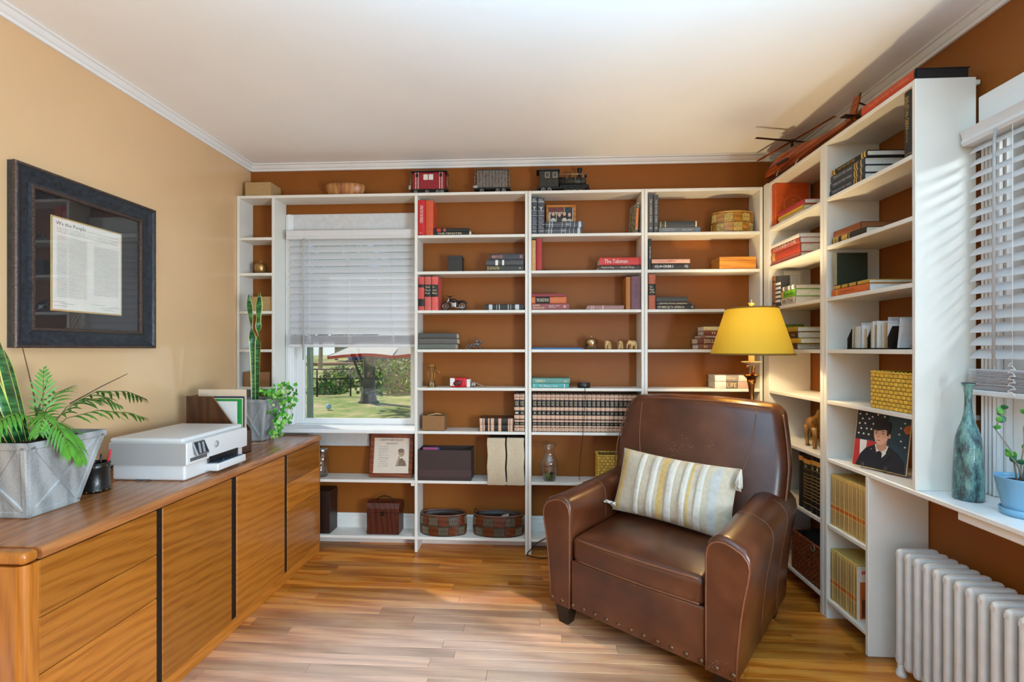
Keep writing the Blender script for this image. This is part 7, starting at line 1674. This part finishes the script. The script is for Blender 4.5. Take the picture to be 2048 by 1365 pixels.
# ---------------------------------------------------------------- garden seen through the back window
GZ = -.62
def garden():
    m, t, p = newmat('lawn_grass'); v = coords(t); n = t.nodes.new('ShaderNodeTexNoise'); n.inputs['Scale'].default_value = .55; n.inputs['Detail'].default_value = 8; n.inputs['Roughness'].default_value = .7
    t.links.new(v, n.inputs['Vector']); r = ramp(t, [(.34, '#5a7030'), (.46, '#8a9a48'), (.55, '#b0a868'), (.66, '#ceb48c')]); t.links.new(n.outputs[0], r.inputs[0]); t.links.new(r.outputs[0], p.inputs['Base Color']); p.inputs['Roughness'].default_value = .9
    V = []; Fs = []; nx, ny = 60, 60
    for j in range(ny + 1):
        for i in range(nx + 1):
            x = -40 + 70 * i / nx; y = YW + .3 + 55 * (j / ny) ** 1.5; z = GZ + (0 if y < 20 else min(1.2, (y - 20) * .06)) + .05 * mnoise.noise(Vector((x * .4, y * .4, 0))) * min(1, (y - 3.5) / 5)
            V.append((x, y, z))
    for j in range(ny):
        for i in range(nx): a = j * (nx + 1) + i; Fs.append((a, a + 1, a + nx + 2, a + nx + 1))
    o = MB().add(V, Fs, True).build('lawn', m); struct(o)
    g0 = MB().box(-60, 60, -60, 62, GZ - .3, GZ - .14).build('ground', M('yard_ground', '#8a8a5c', .9, 0, .2, .6)); struct(g0)
    o = MB().box(-45, 8, 33, 40, 0, .35).build('road', M('dirt_road', '#a8805c', .9, 0, .1, 1)); struct(o)
    # tree
    bark = M('bark', '#6a5f50', .9, 0, .35, 4, .8, 14); q = onZ(737, 806, GZ); T = thing('tree', 'grey barked garden tree seen through the back window', 'tree', (q.x, q.y, GZ - .05))
    MB().tube([(0, 0, 0), (0, 0, .15), (.0, 0, .5), (.02, 0, 1.2), (.05, 0, 2.2), (.0, 0, 3.4), (.1, 0, 5)], [.44, .30, .24, .22, .21, .20, .12], 16).build('trunk', bark, T)
    MB().tube([(-.1, -.1, .6), (-.35, -.1, 1.2), (-.6, 0, 1.75), (-.75, 0, 2.3)], [.07, .05, .04, .02], 8).tube([(-.5, 0, 1.5), (-.2, -.1, 1.75), (.0, -.15, 1.9)], [.03, .02, .01], 6).build('branch', bark, T)
    g = random.Random(31); lm = [M('crown_leaf', '#5a8030', .7, 0, .3, 3)]
    def leafball(par, cx, cy, cz, rx, ry, rz, n, s, mats, nm='foliage'):
        mm = MB()
        for k in range(n):
            a, b, r = g.uniform(0, 6.28), math.acos(g.uniform(-1, 1)), g.uniform(.45, 1) ; c_ = Vector((cx + rx * r * math.sin(b) * math.cos(a), cy + ry * r * math.sin(b) * math.sin(a), cz + rz * r * math.cos(b)))
            u = Vector((g.uniform(-1, 1), g.uniform(-1, 1), g.uniform(-1, 1))).normalized() * s * g.uniform(.6, 1.3); w = u.orthogonal().normalized() * s * .5
            mm.add([c_ - u, c_ - w, c_ + u, c_ + w], [(0, 1, 2, 3)], False, None, g.randrange(len(mats)))
        o = mm.build(nm, mats, par); o['kind'] = 'stuff'; return o
    leafball(T, 0, 0, 5.2, 2.6, 2.6, 1.8, 900, .22, lm)
    # shrubs on the bank
    gr = [M('shrub_green', '#5f9230', .7, 0, .2, 3), M('shrub_lime', '#9ab848', .7, 0, .2, 3), M('shrub_deep', '#3c6426', .7, 0, .2, 3), M('shrub_tan', '#a08a64', .7, 0, .2, 3)]
    labs = ['leafy green shrub just right of the tree trunk', 'wide leafy shrub at the right of the window view', 'low shrub by the wire fence', 'shrub behind the wire fence corner', 'yellow-green shrub left of the tree trunk', 'shrub filling the gap beyond the fence', 'dark shrub far along the bank', 'tall green shrub under the parasol edge']
    for i, (px, py, Y, rx, rz) in enumerate(((768, 770, 20.5, 1.3, 1.0), (806, 766, 22.6, 1.5, 1.15), (655, 786, 20.5, .9, .5), (699, 775, 22.6, .9, .8), (690, 760, 24.8, 1.4, .8), (722, 766, 26.9, .9, 1.0), (780, 748, 29, 2.6, .9), (800, 718, 32, 2.8, 1.5))):
        q = onY(px, py, Y); s = thing('shrub', labs[i], 'shrub', (q.x, Y, q.z - rz * .8)); MB().tube([(0, 0, -.2), (.05, 0, rz)], [.05, .02], 6).build('stem', bark, s); leafball(s, 0, 0, rz * .8, rx, .9, rz, 750, .13, gr)
    # wire fence
    fm = M('fence_metal', '#3a3630', .6, .3); f = thing('wire_fence', 'rusty pipe and wire garden fence left of the tree', 'fence', (0, 0, 0)); Y = 19.0
    for px in (634, 701): q = onY(px, 797, Y); w = onY(px, 738, Y); MB().tube([(q.x, Y, q.z - .15), (w.x, Y, w.z)], .035, 8).build('post', fm, f)
    for px in (648, 651.5): q = onY(px, 790, Y); w = onY(px, 742, Y); MB().tube([(q.x, Y, q.z), (w.x, Y, w.z)], .015, 6).build('stake', fm, f)
    for py in (739, 757.5): a = onY(626, py, Y); b = onY(707, py, Y); MB().tube([tuple(a), tuple(b)], .028, 8).build('rail', fm, f)
    mm = MB()
    for k in range(7): a = onY(627, 760 + k * 5.5, Y); b = onY(701, 760 + k * 5.5, Y); mm.tube([tuple(a), tuple(b)], .006, 4)
    mm.build('wire', fm, f)['kind'] = 'stuff'
    # green porch post close to the window, at left of the view
    q = onY(623, 805, 8.0); MB_ = thing('porch_post', 'grey-green painted post close outside the window', 'post', (q.x - .03, 8.0, GZ)); pm = M('post_green', '#93a596', .7, 0, .1); MB().box(-.035, .045, -.05, .05, 0, 2.35, .01).build('shaft', pm, MB_); MB().box(-.07, .08, -.08, .08, 0, .18, .01).build('base', pm, MB_)
    # parasol
    u = thing('parasol', 'white tilted parasol with red valance outside the back window', 'parasol', (-1.56, 6.3, GZ)); cl = TRANSL('parasol_cloth', '#dedcd8', .35, .8); rdv = TRANSL('parasol_red', '#c8241c', .3, .8)
    MB().lathe([(.022, 0), (.022, 2.6), (0, 2.62)], 10).build('pole', M('pole_grey', '#a8a8a8', .4, .5), u); MB().lathe([(.0, 0), (.25, 0), (.25, .04), (.05, .09), (.03, .14)], 20).build('base', M('base_grey', '#55565a', .8), u)
    top = Vector((0, 0, 2.42)); n = 8; rim = []
    for k in range(n): a = 2 * PI * (k + .0) / n; rim.append(Vector((1.28 * math.cos(a), 1.28 * math.sin(a), 1.90 + .02 * math.cos(a))))
    mm = MB(); vm = []
    for k in range(n):
        A, B = rim[k], rim[(k + 1) % n]; V = [top]
        for i in range(7): tt = i / 6; p_ = A.lerp(B, tt); p_ = p_ + Vector((-p_.x, -p_.y, 0)) * .07 * math.sin(PI * tt) + Vector((0, 0, .03 * math.sin(PI * tt))); V.append(p_)
        MB().add(V, [(0, i, i + 1) for i in range(1, 7)], True).build('canopy_panel', cl, u)
        Q = V[1:]; MB().add([*Q, *[p_ + Vector((0, 0, -.035)) for p_ in Q]], [(i, i + 1, i + 8, i + 7) for i in range(6)], True).build('valance', rdv, u)
        MB().tube([tuple(top - Vector((0, 0, .05))), tuple(A * 1.0)], .008, 6).build('rib', M('pole_grey', '#a8a8a8', .4, .5), u)
    # far house, tarps and trees
    h = thing('garden_house', 'pale sided house far beyond the garden at left', 'house', (-13.5, 42, .2)); sd = M('siding', '#a8a698', .8, 0, .1, 1)
    MB().box(-5, 3.2, 0, 6, 0, 4.6).build('wall', sd, h); MB().prism([(-.6, 4.6), (6.6, 4.6), (3, 7.2)], -5.3, 3.5, 'x').build('roof', M('roof_grey', '#4a4846', .9), h)
    for x in (-3.6, -1.2, 1.3): w = MB().box(x - .45, x + .45, -.06, .02, 1.2, 3.0).build('window', M('house_trim', '#d0cec8', .6), h); MB().box(x - .36, x + .36, -.08, -.05, 1.3, 2.9).build('pane', M('house_pane', '#2a3038', .1), w)
    MB().box(2.2, 3.0, -.05, .02, 0, 2.2).build('door', M('house_door', '#3a2c24', .6), h)
    for px, lab, col in ((716, 'blue tarp heap left of the tree trunk beyond the road', '#2f62b0'), (757, 'blue tarp heap right of the tree trunk beyond the road', '#2a6cc0')):
        q = onY(px, 732, 36); o = thing('tarp_heap', lab, 'tarp', (q.x, 36, .55)); MB().rbox((0, 0, .35), (1.15, 1.2, .9), .35, lambda p_: (p_[0] * (1.1 - p_[2] * .7), p_[1], p_[2] + .06 * math.sin(p_[0] * 6)), 3, 4).build('cover', M('tarp_blue_%d' % px, col, .5), o); MB().box(-.65, .65, -.75, .75, -.2, -.02, .02).build('pallet', M('pallet_grey', '#8a7a68', .9), o)
    for i, (px, Y, r, hh, lab) in enumerate(((640, 30, 1.2, 5, 'slim pale trunked tree beside the far house'), (672, 38, 1.6, 5.5, 'bushy tree before the far house'), (812, 34, 2.6, 6, 'green tree at the far right of the garden'), (690, 58, 3, 9, 'distant tree behind the parasol'), (790, 56, 4, 9, 'distant broad tree right of the trunk'))):
        q = onY(px, HZ, Y); o = thing('tree', lab, 'tree', (q.x, Y, .1)); MB().tube([(0, 0, -.6), (.1, 0, hh * .5), (0, 0, hh * .8)], [.16, .11, .04], 8).build('trunk', M('pale_bark', '#a89c8a', .9, 0, .2, 5), o); leafball(o, 0, 0, hh * .72, r, r, hh * .36, 800, .26, gr)
    o = thing('ball', 'small pale blue ball lying on the shaded lawn', 'ball', onZ(657, 814, GZ + .09)); MB().ell((0, 0, .0), .085, .085, .085, 16, 10).build('skin', M('ball_blue', '#b4d8ea', .4), o); MB().tube([(.086 * math.cos(a * PI / 12), 0, .086 * math.sin(a * PI / 12)) for a in range(24)], .004, 5, None, 0, False, True).build('seam', M('ball_seam', '#5a88a8', .5), o)
garden()
